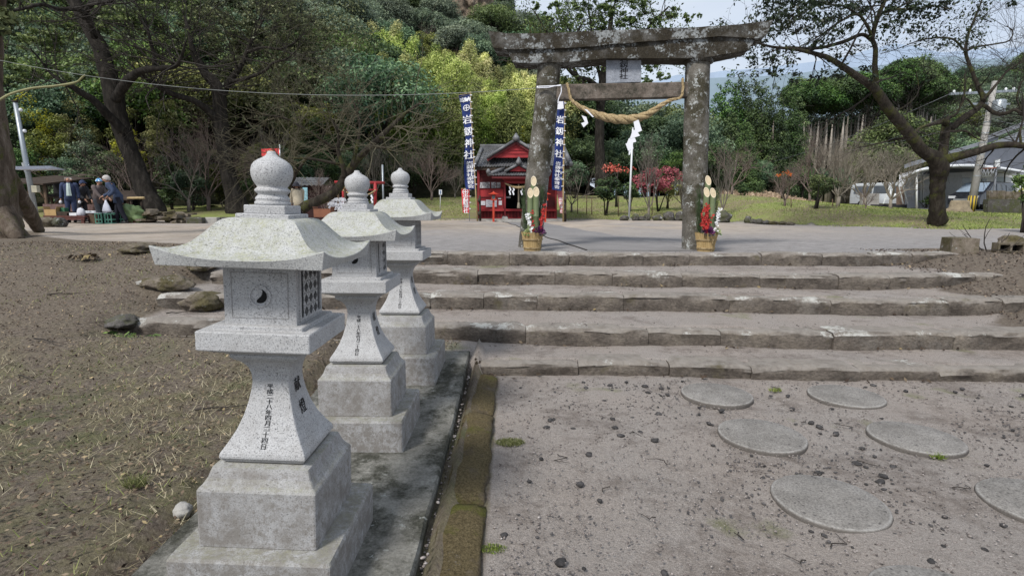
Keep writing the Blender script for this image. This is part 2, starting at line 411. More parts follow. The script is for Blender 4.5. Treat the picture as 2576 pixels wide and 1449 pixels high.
def axis(dense0, dense1, step, far0, far1, grow=1.16):
    a = list(np.arange(dense0, dense1 + 1e-6, step))
    s = step; v = a[-1]
    while v < far1: s = s * grow; v += s; a.append(v)
    s = step; v = a[0]; pre = []
    while v > far0: s = s * grow; v -= s; pre.append(v)
    return np.array(pre[::-1] + a)
def make_ground():
    xs = axis(-7.5, 8.5, .07, -420, 420, 1.10); ys = axis(1.3, 10.2, .07, -6, 700, 1.06)
    X, Y = np.meshgrid(xs, ys)
    Z = gz(X, Y)
    # small lumps on bare ground
    lump = np.zeros_like(X)
    for k, (f, a) in enumerate(((1.3, .012), (3.1, .007), (6.7, .004), (13.0, .003))):
        ang = k * 1.1
        lump += a * np.sin(f * (X * math.cos(ang) + Y * math.sin(ang)) * 1.7 + k) * np.sin(f * (Y * math.cos(ang) - X * math.sin(ang)) * 1.3 + 2 * k)
    onp = (X > -.8 + 1.9 * (25.4 - Y) / 16 - .4) & (X < 1.05 + 2.3 * (25.4 - Y) / 16 + .3) & (Y > 9.4) & (Y < 26)
    Z = Z + lump * np.where(Y < 11, 1, .6) * np.where(onp, 0, 1)
    Z = Z - np.where((X < 40) & (Y > 25), 0, 0)
    hh = hill_h(X, Y)
    Z = np.where(hh > 0.5, Z - .5, Z)
    nx, ny = len(xs), len(ys)
    co = np.stack([X, Y, Z], -1).reshape(-1, 3).astype(np.float32)
    i = np.arange(nx - 1)[None, :] + nx * np.arange(ny - 1)[:, None]
    q = np.stack([i, i + 1, i + 1 + nx, i + nx], -1).reshape(-1, 4)
    me = bpy.data.meshes.new('ground')
    me.vertices.add(len(co)); me.vertices.foreach_set('co', co.ravel())
    me.loops.add(q.size); me.loops.foreach_set('vertex_index', q.ravel().astype(np.int32))
    me.polygons.add(len(q)); me.polygons.foreach_set('loop_start', np.arange(0, q.size, 4, dtype=np.int32))
    me.polygons.foreach_set('loop_total', np.full(len(q), 4, np.int32))
    me.polygons.foreach_set('use_smooth', np.ones(len(q), bool))
    me.update(calc_edges=True)
    Xf, Yf = X.ravel(), Y.ravel()
    # soil: beside the lanterns and at the ends of the steps
    lineL = np.interp(Xf, [-60, -13, -10.4, -5.5, -4.2, -.5], [17, 15.2, 12.2, 10.2, 9.2, 8.8])
    soil = (1 - sstep(-.3, .5, Yf - lineL)) * (1 - sstep(-1.0, -.55, Xf))
    soil *= 1 - (sstep(-4.9, -4.2, Xf) * sstep(6.4, 6.6, Yf))
    soilR = sstep(5.9, 6.9, Xf - (Yf - 8) * .25 + .25 * np.sin(Yf * 5)) * sstep(5.9, 6.9, Yf) * (1 - sstep(9.9, 10.8, Yf))
    b = Yf - yb(Xf)
    lawn = sstep(-.4, .5, b)
    plaza = sstep(9.1, 9.5, Yf) * (1 - lawn)
    sun = plaza * sstep(11, 21, Yf + np.where(Xf < -4, 6, 0)) * (1 - .6 * sstep(6, 12, Xf))  # far plaza: sunlit patches put into the ground colour
    gut = sstep(-.62, -.44, Xf) * (1 - sstep(-.18, -.1, Xf)) * (1 - sstep(5.4, 5.6, Yf))
    at1 = me.color_attributes.new('zone', 'FLOAT_COLOR', 'POINT')
    at1.data.foreach_set('color', np.stack([np.clip(soil + soilR + gut, 0, 1), lawn, sun, plaza], -1).astype(np.float32).ravel())
    o = put(bpy.data.objects.new('ground', me)); tag(o, kind='structure')
    t = NT('ground', .95, .15)
    zn = t.n('ShaderNodeSeparateColor', Color=t.attr('zone')).outputs
    za = t.attr('zone', 'Alpha')
    g1, g2 = t.nz(230, 4, .7), t.nz(70, 6, .75)
    big = t.nz(.9, 5, .6)
    sand = t.ramp(g1, [(.28, (.085, .074, .068)), (.40, (.250, .225, .206)), (.55, (.34, .308, .283)), (.72, (.60, .555, .525))])
    sand = t.mix(.65, sand, t.mix(1.0, sand, t.ramp(g2, [(.3, .55), (.6, 1.15)]), 'MULTIPLY'))
    sand = t.mix(t.ramp(big, [(.35, 0.0), (.7, .6)]), sand, t.mix(1.0, sand, (1.0, .94, .89), 'MULTIPLY'))
    dk = t.ramp(t.math('ADD', t.math('MULTIPLY', t.nz(1.3, 4, .6), .5), t.math('MULTIPLY', t.nz(7, 7, .8), .55)), [(.52, 0.0), (.64, .85)])
    sand = t.mix(dk, sand, t.mix(1.0, sand, (.55, .52, .5), 'MULTIPLY'))
    mossp = t.ramp(t.math('ADD', t.nz(1.1, 3, .5), t.math('MULTIPLY', t.nz(30, 4, .7), .12)), [(.70, 0.0), (.76, .5)])
    sand = t.mix(mossp, sand, (.13, .15, .04))
    plz = t.ramp(t.nz(3.2, 8, .78, t.scaled((1, 2.4, 1))), [(.32, (.17, .16, .155)), (.5, (.275, .26, .255)), (.7, (.36, .345, .335))])
    plz = t.mix(.5, plz, t.mix(1.0, plz, t.ramp(t.nz(28, 6, .75, t.scaled((1, 3, 1))), [(.3, .35), (.55, 1.15)]), 'MULTIPLY'))
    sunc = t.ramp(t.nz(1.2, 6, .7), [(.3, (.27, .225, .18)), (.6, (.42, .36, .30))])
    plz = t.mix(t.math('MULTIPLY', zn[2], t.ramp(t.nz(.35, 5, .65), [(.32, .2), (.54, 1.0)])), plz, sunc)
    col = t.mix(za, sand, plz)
    so = t.ramp(t.nz(34, 7, .8), [(.26, (.036, .028, .022)), (.43, (.112, .09, .072)), (.60, (.20, .168, .135)), (.78, (.40, .35, .285))])
    nr = t.n('ShaderNodeMapRange', Value=t.sep()[1]); nr.inputs[1].default_value = 6.6; nr.inputs[2].default_value = 4.4
    lf = t.math('MULTIPLY', t.math('LESS_THAN', t.sep()[0], 2.0), t.math('MULTIPLY_ADD', nr.outputs[0], .85, .15))
    so = t.mix(t.math('MULTIPLY', lf, t.ramp(t.nz(3.1, 5, .7), [(.42, 0.0), (.62, .75)])), so, t.ramp(t.nz(60, 5, .8), [(.3, (.07, .066, .034)), (.6, (.215, .195, .115)), (.75, (.42, .37, .24))]))
    so = t.mix(t.math('MULTIPLY', lf, t.ramp(t.nz(1.7, 5, .7), [(.52, 0.0), (.68, .6)])), so, t.ramp(t.nz(50, 5, .8), [(.35, (.045, .06, .022)), (.65, (.115, .145, .055))]))
    edge = t.math('ADD', zn[0], t.math('MULTIPLY', t.math('SUBTRACT', t.nz(4, 6, .7), .5), .7))
    col = t.mix(t.ramp(edge, [(.35, 0.0), (.6, 1.0)]), col, so)
    la = t.ramp(t.nz(26, 6, .75), [(.25, (.085, .105, .03)), (.5, (.20, .24, .07)), (.75, (.34, .36, .14))])
    la = t.mix(t.ramp(t.nz(.45, 6, .7), [(.38, 0.0), (.56, .9)]), la, t.ramp(t.nz(7, 6, .75), [(.3, (.12, .095, .06)), (.7, (.27, .23, .14))]))
    ledge = t.math('ADD', zn[1], t.math('MULTIPLY', t.math('SUBTRACT', t.nz(1.3, 7, .75), .5), .9))
    rim = t.math('SUBTRACT', t.ramp(ledge, [(.18, 0.0), (.42, 1.0)]), t.ramp(ledge, [(.45, 0.0), (.8, 1.0)]))
    col = t.mix(t.ramp(ledge, [(.4, 0.0), (.62, 1.0)]), col, la)
    col = t.mix(t.math('MULTIPLY', rim, .6), col, (.075, .06, .045))
    rough_h = t.math('ADD', t.math('MULTIPLY', g1, .35), t.math('ADD', g2, t.math('MULTIPLY', t.nz(14, 6, .75), 1.4)))
    t.bump(rough_h, .85, .022)
    me.materials.append(t.done(col))
    return o
make_ground()

# ------------------------------------------------------------------ stone lanterns
SHAFT = [(.172, .572), (.187, .592), (.187, .607), (.160, .65), (.133, .70), (.110, .76), (.094, .82), (.085, .87), (.081, .905), (.083, .94), (.093, .975), (.113, 1.003), (.138, 1.02), (.145, 1.028), (.145, 1.040), (.136, 1.052)]
def shaft_h(z): return float(np.interp(z, [p[1] for p in SHAFT], [p[0] for p in SHAFT]))
def make_lantern():
    root = thing('stone_lantern', 'x', 'stone lantern')
    MB().square([(.338, -.06), (.344, -.05), (.344, .205), (.336, .219)], 0, .012).build('base', M_granite_low, root)
    MB().square([(.2547, .2215), (.2547, .472), (.250, .480), (.238, .492), (.222, .518), (.213, .545), (.207, .560), (.176, .566)], 0, .010).build('pedestal', M_granite_low, root)
    zs = np.linspace(.600, 1.03, 36)
    prof = SHAFT[:2] + [(shaft_h(z), float(z)) for z in zs] + SHAFT[-2:]
    sh = MB().square(prof, 0, .006).build('shaft', M_granite, root)
    mb = MB()
    column_text(mb, '平成二十八年四月二十四日', lambda x, z: (x, -shaft_h(z) - .0018, z), .897, .0222, .0235, 1.25, .03)
    mb.build('inscription', M_ink, sh)
    for ch_, top_ in (('献', .928), ('燈', .824)):
        mb = MB(); column_text(mb, ch_, lambda x, z: (shaft_h(z) + .003, x, z), top_, .104, .068, 1.0, .014); mb.build('inscription', M_ink, sh)
    MB().square([(.150, 1.046), (.160, 1.052), (.2334, 1.0795), (.2355, 1.084), (.2355, 1.156), (.232, 1.1605), (.191, 1.1610), (.189, 1.163), (.189, 1.176), (.186, 1.1785), (.13, 1.1785)], 0, .006).build('platform', M_granite, root)
    # firebox with a flat dark moon for a hole's shade in front and lattice windows at the sides
    fb = MB()
    h, z0, z1 = .152, 1.1745, 1.45
    fb.box((0, .0, (z0 + z1) / 2), (2 * h, 2 * h, z1 - z0))
    for sx, x0, x1, a0, a1 in ((0, -.118, .118, 1.205, 1.209), (0, -.118, .118, 1.396, 1.40)):
        fb.box(((x0 + x1) / 2, -h - .0006, (a0 + a1) / 2), (x1 - x0, .003, a1 - a0), 1)
    for x in (-.118, .118):
        fb.box((x, -h - .0008, 1.3025), (.004, .003, .195), 1)
    for s in (-1, 1):
        for y in (-.12, .12): fb.box((s * (h + .003), y, 1.305), (.010, .012, .21))
        for z in (1.198, 1.412): fb.box((s * (h + .003), 0, z), (.011, .252, .012))
    fbo = fb.build('firebox', [M_granite, M_granite_low], root, None, .002)
    n = 28; mb = MB(); c = (0, 1.300)
    for k in range(n):
        a0, a1 = 2 * PI * k / n, 2 * PI * (k + 1) / n
        pr = [(.0475, .0), (.0475, .0055), (.039, .0055), (.039, 0.0)]
        for (r0, d0), (r1, d1) in zip(pr, pr[1:]):
            P = lambda r, d, a: (c[0] + r * math.cos(a), -h - d, c[1] + r * math.sin(a))
            mb.add([P(r0, d0, a0), P(r0, d0, a1), P(r1, d1, a1), P(r1, d1, a0)], [(0, 1, 2, 3)])
    mb.build('moon_ring', M_granite, fbo)
    pts = [(.030 * math.cos(R(a)), .030 * math.sin(R(a))) for a in range(-110, 81, 10)]
    pts += [(.012, .022), (.010, .008), (.001, -.004), (-.010, -.014), (-.015, -.022)]
    MB().poly([(c[0] + x, -h - .0016, c[1] + z) for x, z in pts]).build('moon_hole_shade', M_dark, fbo)  # flat near-black shape painted as the shade of a hole, nothing is cut
    for s in (-1, 1):
        w = MB()
        X = s * (h + .0012)
        w.quad((X, -.112, 1.206), (X, .112, 1.206), (X, .112, 1.405), (X, -.112, 1.405), 1)  # dark backing sheet: shade behind the petals put into its colour
        rr = .0372
        for iy in range(-1, 3):
            for iz in range(0, 4):
                for (dy, dz) in ((1, 1), (1, -1)):
                    cy, cz = -.0372 + iy * .0526 - .026, 1.2255 + iz * .0526
                    if cz + .026 > 1.412 or cz - .026 < 1.198 or abs(cy) > .11: continue
                    L, Wd = .0372, .0185
                    ax = Vector((0, dy, dz)).normalized(); pe = Vector((0, -dz, dy)).normalized()
                    cc = Vector((X + s * .004, cy, cz))
                    ring = [cc + ax * (L * math.sin(q) ) + pe * (Wd * math.cos(q) * (1 if True else 0)) for q in np.linspace(-PI / 2, PI * 1.5, 13)[:-1]]
                    w.prism(ring, (s * .004, 0, 0), 0)
        w.build('lattice_window', [M_granite, M_gap], fbo)
    # roof
    prof = [(.100, 1.623), (.128, 1.621), (.146, 1.616), (.160, 1.606), (.176, 1.589), (.195, 1.565), (.215, 1.540), (.236, 1.516), (.258, 1.497), (.282, 1.482), (.306, 1.473), (.332, 1.468)]
    rings = []
    nside = 14
    def ring(r, zf):
        out = []
        for k in range(4):
            for j in range(nside):
                s_ = -1 + 2 * j / nside
                p = [(s_, -1), (1, s_), (-s_, 1), (-1, -s_)][k]
                out.append((p[0] * r, p[1] * r, zf(abs(s_))))
        return out
    rf = MB()
    rr = []
    for r, z in prof:
        lift = .046 * max(0, (r - .19) / .142) ** 1.6
        rr.append(ring(r, lambda s_, z=z, lift=lift: z + lift * s_ ** 2.6))
    rr.append(ring(.334, lambda s_: 1.4655 + .046 * s_ ** 2.6))
    rr.append(ring(.322, lambda s_: 1.4395))
    rr.append(ring(.316, lambda s_: 1.4375))
    rr.append(ring(.10, lambda s_: 1.4385))
    rf.rings(rr, 0, False, True, True)
    ro = rf.build('roof', M_granite_roof, root)
    for p in ro.data.polygons: p.use_smooth = True
    ed = ro.modifiers.new('edge', 'EDGE_SPLIT'); ed.split_angle = R(38)
    # finial
    fi = MB()
    fi.square([(.112, 1.620), (.112, 1.636), (.109, 1.639), (.086, 1.6395)], 0, .004)
    fi.square([(.0865, 1.640), (.0875, 1.643), (.0875, 1.671), (.085, 1.675), (.05, 1.6755)], 0, .004)
    fi.lathe([(.058, 1.675), (.0735, 1.6755), (.0735, 1.688), (.066, 1.694), (.071, 1.700), (.070, 1.706), (.062, 1.714), (.058, 1.720), (.066, 1.728), (.0725, 1.735), (.072, 1.740), (.063, 1.748),
              (.060, 1.752), (.068, 1.762), (.078, 1.779), (.0845, 1.800), (.0855, 1.822), (.081, 1.842), (.070, 1.857), (.054, 1.868), (.038, 1.876), (.026, 1.884), (.0195, 1.892), (.017, 1.900), (.014, 1.903)], 28)
    fi.build('finial', M_granite, root)
    return root
L1 = make_lantern()
L2 = copy_tree(L1); L3 = copy_tree(L1)
for o, loc, rot, lab in ((L1, (-1.090, 2.445, .07), (0, R(1.7), R(-.6)), 'largest granite lantern, closest to the viewer, its base cut by the bottom edge'),
                         (L2, (-1.080, 3.936, .072), (0, 0, R(-.5)), 'middle granite lantern, its roof partly behind the largest lantern'),
                         (L3, (-1.030, 5.20, .165), (0, 0, R(-.8)), 'smallest-looking granite lantern, standing beside the stone steps at the end of the plinth')):
    o.location = loc; o.rotation_euler = rot
    tag(o, lab, 'stone lantern', 'row of granite lanterns')

# plinth under the lanterns
mb = MB()
def plinth():
    ys = np.arange(.6, 5.95, .09); rings = []
    for y in ys:
        zt = .07 + .09 * float(sstep(4.0, 5.6, y)); k = 1
        nz = lambda a: .006 * mnoise.noise(Vector((a, y * 3, 1))) 
        xl, xr = -1.745 + nz(0), -.452 + nz(5)
        rings.append([(xl, y, -.15), (xr - .01, y, -.15), (xr, y, zt - .02 + nz(2)), (xr - .012 + nz(3), y, zt), (-.8, y, zt + nz(7) * .5), (-1.4, y, zt + nz(9) * .5), (xl + .012, y, zt), (xl, y, zt - .02)])
    mb.rings(rings, 0, False)
    o = mb.build('lantern_plinth', M_plinth)
    tag(o, 'long damp grey concrete plinth carrying the row of three lanterns', 'plinth')
plinth()

M_kerbm = kerb_mat()
# mossy kerb stones between plinth and court
def kerb(y0, y1, i, lab):
    mb = MB(); n = max(6, int((y1 - y0) / .05)); rings = []
    for j in range(n + 1):
        y = y0 + (y1 - y0) * j / n
        e = min(1, min(j, n - j) / 1.5) if n > 3 else 1
        w = lambda k, a=.024: a * mnoise.noise(Vector((k * 3.1 + i * 9, y * 4.5, k)))
        d = .012 * (1 - e)
        xl, xr = -.405 + d, -.148 - d
        h = .042 + .012 * mnoise.noise(Vector((i, y * 2, 5))) - .02 * (1 - e)
        rings.append([(xl + w(1), y, -.1), (xr + w(2), y, -.1), (xr + w(2), y, h * .45), (xr - .012 + w(3), y, h * .8 + w(3, .01)), (xr - .045, y, h + w(4)), (-.275, y, h + .015 + w(5)), (xl + .05, y, h + w(6)), (xl + .012, y, h * .7 + w(7, .008))])
    mb.rings(rings, 0, True)
    o = mb.build('kerb_stone', M_kerbm)
    tag(o, lab, 'kerb stone', 'mossy kerb stones beside the lantern plinth')
kerb(.7, 1.9, 1, 'brown mossy kerb stone at the very bottom of the picture, beside the plinth')
kerb(1.91, 3.02, 2, 'mossy kerb stone with a pale chipped patch, beside the largest lantern')
kerb(3.03, 4.42, 3, 'mossy kerb stone beside the middle lantern and the bright moss spot on the sand')
kerb(4.43, 5.46, 4, 'kerb stone with yellow-green moss touching the lowest stone step')

# ------------------------------------------------------------------ steps
def step_block(x0, x1, row, h, seed, parent, rough=1.0, depth=.34):
    xs_, ys_, top = row
    n = max(5, int((x1 - x0) / .055)); rings = []
    dy = random.uniform(-.018, .018); dz = random.uniform(-.01, .008)
    for j in range(n + 1):
        x = x0 + (x1 - x0) * j / n
        y = float(np.interp(x, xs_, ys_)) + dy
        e = 1 - min(1, min(j, n - j) / 1.4)
        q = lambda k, a=.02: a * rough * (mnoise.noise(Vector((x * 2.6, k * 2.3 + seed * 5, seed))) + .6 * mnoise.noise(Vector((x * 9, k * 3.1 + seed, seed))))
        t = top + dz - e * .014
        chip = .02 * rough * max(0, mnoise.noise(Vector((x * 4, seed * 3.3, 2))))
        f = e * .014
        rings.append([(x, y + depth, t - h - .06), (x, y + .015 + q(0, .012) + f, t - h - .06), (x, y + q(1) + f + .008, t - h * .72), (x, y + q(2) + f, t - h * .42), (x, y + q(3) + f + .004, t - h * .2), (x, y + .008 + chip * .6 + q(4, .012) + f, t - .028 - chip), (x, y + .03 + chip + f, t - .004 + q(5, .006)), (x, y + .11, t + .003 + q(6, .008)), (x, y + depth, t + .002)])
    mb = MB(); mb.rings(rings, 0, True)
    o = mb.build('block', M_step, parent)
    es = o.modifiers.new('edge', 'EDGE_SPLIT'); es.split_angle = R(50)
    return o
LAB = ['lowest wide stone step, low and sandy, edging the gravel court', 'second stone step from the bottom, reaching the picture edge', 'third stone step from the bottom, its end curving into the soil', 'fourth stone step from the bottom with white lichen on its edge', 'top stone step in front of the torii pillars']
for i, row in enumerate(ROWS):
    rise = row[2] - (ROWS[i - 1][2] if i else 0)
    st = thing('stone_step', LAB[i], 'stone step', (0, 0, 0), 0, 'flight of worn stone steps')
    x, xe = row[0][0], row[0][-1]
    random.seed(40 + i)
    while x < xe - .3:
        w = random.uniform(.7, 1.55)
        if xe - x - w < .45: w = xe - x
        step_block(x + .003, x + w - .003, row, rise, i * 13 + x, st, 1.55 if x > -1.6 else 2.3)
        x += w

# ------------------------------------------------------------------ round stepping stones
SS = [(1.90, 4.95, 'round concrete stepping stone nearest the lowest step, in the first column'), (3.08, 4.92, 'round concrete stepping stone nearest the lowest step, in the second column'),
      (1.91, 4.03, 'round stepping stone, second from the lowest step, with dark pebbles at its rim'), (3.06, 4.0, 'round stepping stone, second from the lowest step, with grass at its front rim'),
      (1.89, 3.08, 'large-looking round stepping stone, third from the lowest step, fully in view'), (3.15, 3.06, 'round stepping stone cut by the picture edge'),
      (1.90, 2.17, 'round stepping stone cut by the bottom edge of the picture')]
for i, (x, y, lab) in enumerate(SS):
    mb = MB(); n = 72; z0 = float(gz(x, y)); rings = []
    for r, dz in ((.318, -.06), (.318, .014), (.314, .024), (.306, .0285), (.16, .0295), (.03, .030)):
        ring = []
        for k in range(n):
            a = 2 * PI * k / n
            w = 1 + .012 * mnoise.noise(Vector((math.cos(a) * 4 + i * 7, math.sin(a) * 4, r))) + (.012 * mnoise.noise(Vector((math.cos(a) * 14 + i, math.sin(a) * 14, r * 9))) if r > .2 else 0)
            ring.append((r * w * math.cos(a), r * w * math.sin(a), dz + .003 * mnoise.noise(Vector((math.cos(a) * 9, math.sin(a) * 9, i + r)))))
        rings.append(ring)
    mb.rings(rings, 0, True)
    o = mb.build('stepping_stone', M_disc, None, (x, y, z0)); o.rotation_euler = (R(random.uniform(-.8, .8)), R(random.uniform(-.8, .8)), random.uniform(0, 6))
    tag(o, lab, 'stepping stone', 'round stepping stones on the gravel court')
# ------------------------------------------------------------------ torii gate
TC, TYAW = Vector((1.95, 10.2, 0)), R(-7)
TU = Vector((math.cos(TYAW), math.sin(TYAW), 0)); TN = Vector((-math.sin(TYAW), math.cos(TYAW), 0))
def tor(vx, vy, off=0.0):
    r = ray(vx, vy); o = Vector((0, 0, CZ)); p0 = TC + TN * off
    p = o + r * ((p0 - o).dot(TN) / r.dot(TN))
    return ((p - TC).dot(TU), p.z)
def torl(vx, vy, off=0.0):
    u, z = tor(vx, vy, off); return Vector((u, off, z))
gate = thing('torii_gate', 'old lichen covered stone torii gate above the top step', 'torii gate', TC, TYAW)
def pillar(pts, diam, i):
    path = [torl(*p) for p in pts]
    mb = MB(); rings = []
    n = 26; zs = np.linspace(.78, path[-1].z, 46)
    px = [p.x for p in path]; pz = [p.z for p in path]
    for z in zs:
        c = float(np.interp(z, pz, px)) if z >= pz[0] else px[0] + (px[1] - px[0]) / (pz[1] - pz[0]) * (z - pz[0])
        r0 = diam / 2 * (1 + .05 * (1 - (z - .8) / 3.3))
        rings.append([(c + r0 * (1 + .035 * mnoise.noise(Vector((math.cos(a) * 1.6 + i * 5, math.sin(a) * 1.6, z * 2))) + .014 * mnoise.noise(Vector((math.cos(a) * 6, math.sin(a) * 6 + i, z * 9)))) * math.cos(a), r0 * (1 + .035 * mnoise.noise(Vector((math.cos(a) * 1.6 + i * 5, math.sin(a) * 1.6, z * 2)))) * math.sin(a), z) for a in (2 * PI * k / n for k in range(n))])
    mb.rings(rings, 0, True)
    return mb.build('pillar', M_torii, gate)
PL = pillar([(1333, 622), (1355, 414), (1371, 290), (1380, 190), (1384, 152)], .415, 1)
PR = pillar([(1747, 618), (1749, 414), (1754, 200), (1756, 150)], .415, 2)
PL['label'] = 'pillar leaning inward, darker and streaked'
for (vx, vy, h, w) in ((1383, 152, .17, .245), (1757.5, 146, .17, .245)):
    c = torl(vx, vy); mb = MB()
    mb.lathe([(w * .86, c.z - h * .62), (w, c.z - h * .55), (w * 1.0, c.z + h * .3), (w * .95, c.z + h * .5)], 26, c=(c.x, 0))
    mb.build('capital', M_torii_top, gate)
def beam(top, bot, depth, name, seed, endl=0.0, endr=0.0):
    off = -depth / 2
    T = [tor(*p, off) for p in top]; B = [tor(*p, off) for p in bot]
    mb = MB(); rings = []; N = 70
    for i in range(N + 1):
        s = i / N
        ut = T[0][0] + (T[-1][0] - T[0][0]) * s; ub = B[0][0] + (B[-1][0] - B[0][0]) * s
        zt = float(np.interp(ut, [p[0] for p in T], [p[1] for p in T])); zb = float(np.interp(ub, [p[0] for p in B], [p[1] for p in B]))
        q = lambda k, a=.018: a * (mnoise.noise(Vector((ut * 2.2, k * 3.1 + seed, seed))) + .5 * mnoise.noise(Vector((ut * 8, k + seed, seed * 2))))
        lerp = lambda a, b, t: a + (b - a) * t
        d = depth / 2
        ring = []
        for (sy, t, k) in ((-1, 0, 0), (-1, .33, 1), (-1, .7, 2), (-1, .97, 3), (-.6, 1.04, 4), (.6, 1.04, 5), (1, .97, 6), (1, .5, 7), (1, 0, 8), (.4, -.0, 9), (-.4, 0, 10)):
            ring.append((lerp(ub, ut, t), sy * d + q(k) * (1 if abs(sy) == 1 else 0), lerp(zb, zt, t) + q(k + 20, .012)))
        rings.append(ring)
    mb.rings(rings, 0, True)
    o = mb.build(name, M_torii_top, gate)
    es = o.modifiers.new('edge', 'EDGE_SPLIT'); es.split_angle = R(50)
    return o
beam([(1228, 77), (1274, 83), (1355, 83.5), (1446, 79), (1570, 74), (1732, 69.5), (1813, 64.5), (1867, 61), (1917, 54), (1946, 50)],
     [(1240, 120), (1272, 124), (1355, 124), (1446, 120), (1570, 110), (1710, 98), (1805, 93), (1860, 94), (1904, 97), (1928, 90)], .58, 'top_lintel', 3)
beam([(1273, 123), (1355, 123), (1446, 119), (1570, 109), (1710, 97), (1805, 92), (1860, 93), (1902, 95)],
     [(1290, 157), (1330, 159), (1417, 157), (1520, 148), (1640, 147), (1719, 147), (1792, 143), (1884, 126)], .48, 'second_lintel', 8)
def rect_beam(tl, tr, bl, br, depth, name, mat, extra=.12):
    off = -depth / 2
    a, b, c, d = [torl(*p, off) for p in (bl, br, tr, tl)]
    mb = MB(); N = 40; rings = []
    for i in range(N + 1):
        s = i / N; lo = a.lerp(b, s); hi = d.lerp(c, s)
        q = lambda k: .006 * mnoise.noise(Vector((lo.x * 3, k * 2.2, 4)))
        rings.append([(lo.x, -depth / 2 + q(0), lo.z), (lo.x, -depth / 2 + q(1), (lo.z + hi.z) / 2), (hi.x, -depth / 2 + q(2), hi.z - .012), (hi.x, -depth / 2 + .012, hi.z + q(3)), (hi.x, depth / 2, hi.z), (lo.x, depth / 2, lo.z), (lo.x, -depth / 2 + .012, lo.z - .01)])
    mb.rings(rings, 0, False)
    return mb.build(name, mat, gate)
rect_beam((1392, 213), (1736, 206), (1392, 250.5), (1736, 243), .22, 'tie_beam', M_torii_beam)
# plaque
M_plaque = old_stone('plaque_slate', (.27, .29, .33), (.36, .38, .42), (.17, .185, .215), .15, 9, 0, scale=5)
off = -.10
a, b, c, d = [torl(*p, off) for p in ((1525, 210), (1613, 207), (1613, 140), (1525, 141))]
mb = MB(); mb.prism([a, b, c, d], (0, .10, 0), 0)
pq = mb.build('plaque', M_plaque, gate, None, .004)
cx, ztop = tor(1570, 142.5, off); _, zbot = tor(1570, 200, off)
pit = (ztop - zbot) / 4
mb = MB()
column_text(mb, '岩釼神社', lambda x, z: (cx + x, off - .004, z), ztop, pit, pit * 1.06, 1.5, .03)
mb.build('inscription', M_ink, pq)

# sacred rope hanging from the tie beam
def straw_mat():
    t = NT('straw_rope', .9, .2)
    v = t.n('ShaderNodeTexCoord').outputs['Object']
    c = t.ramp(t.nz(38, 5, .7, v), [(.3, (.15, .105, .055)), (.5, (.34, .255, .14)), (.7, (.48, .385, .235))])
    c = t.mix(.5, c, t.mix(1.0, c, t.ramp(t.nz(220, 3, .6, v), [(.3, .5), (.6, 1.15)]), 'MULTIPLY'))
    t.bump(t.nz(200, 3, .6, v), .6, .006)
    return t.done(c)
M_straw = straw_mat()
def catmull(pts, m=8):
    P = [Vector(p) for p in pts]; P = [P[0] * 2 - P[1]] + P + [P[-1] * 2 - P[-2]]; out = []
    for i in range(1, len(P) - 2):
        for k in range(m):
            t = k / m; a, b, c, d = P[i - 1:i + 3]
            out.append(.5 * ((2 * b) + (c - a) * t + (2 * a - 5 * b + 4 * c - d) * t * t + (3 * b - a - 3 * c + d) * t ** 3))
    out.append(P[-2]); return out
def twisted(mb, path, rad, strands=3, twist=7.0, n=8, fill=.62):
    L = [0]
    for p, q in zip(path, path[1:]): L.append(L[-1] + (q - p).length)
    for s in range(strands):
        cs, rs, up = [], [], None
        for i, p in enumerate(path):
            d = (path[min(i + 1, len(path) - 1)] - path[max(i - 1, 0)]).normalized()
            if up is None: up = d.cross(Vector((0, 1, .1)))
            up = (up - d * up.dot(d)).normalized(); w = d.cross(up)
            a = 2 * PI * s / strands + twist * L[i] / max(.5, rad[i] * 14) * .5
            cs.append(p + (up * math.cos(a) + w * math.sin(a)) * rad[i] * .52); rs.append(rad[i] * fill)
        mb.tube(cs, rs, n, 0, True)
RP = [(1426, 210, 3.6), (1431, 228, 3.8), (1436, 249, 4.4), (1447, 261, 5.5), (1470, 275, 7.2), (1500, 288, 9.5), (1530, 297, 11.5), (1562, 301, 12.6), (1598, 299, 12), (1630, 288, 9.8), (1660, 268, 7), (1684, 254, 5), (1700, 250, 3.8), (1713, 245, 3.6), (1718, 226, 3.5), (1717, 198, 3.4)]
ctrl = [TC + TU * tor(x, y, -.2)[0] + TN * -.2 + Vector((0, 0, tor(x, y, -.2)[1])) for x, y, r in RP]
path = catmull(ctrl, 9); rr = list(np.interp(np.linspace(0, len(RP) - 1, len(path)), range(len(RP)), [r * .86 * vpx(10) for _, _, r in RP]))
L_ = 0
mb = MB()
def rope_strands(mb, path, rad, turns, strands=3):
    n = len(path)
    up = None; frames = []
    for i, p in enumerate(path):
        d = (path[min(i + 1, n - 1)] - path[max(i - 1, 0)]).normalized()
        if up is None: up = d.cross(Vector((0, 1, .1)))
        up = (up - d * up.dot(d)).normalized(); frames.append((up.copy(), d.cross(up)))
    for s in range(strands):
        cs = []; rs = []
        for i, p in enumerate(path):
            a = 2 * PI * s / strands + 2 * PI * turns * i / n
            u, w = frames[i]
            cs.append(p + (u * math.cos(a) + w * math.sin(a)) * rad[i] * .5); rs.append(rad[i] * .6)
        mb.tube(cs, rs, 8, 0, True)
rope_strands(mb, path, rr, 6.5)
o = mb.build('sacred_rope', M_straw); tag(o, 'thick twisted straw rope hanging in a curve under the torii tie beam', 'rope')
M_paper = flat_mat('white_paper', (.70, .71, .76), .75, .05, 3)
def torw(vx, vy, off): 
    u, z = tor(vx, vy, off); return TC + TU * u + TN * off + Vector((0, 0, z))
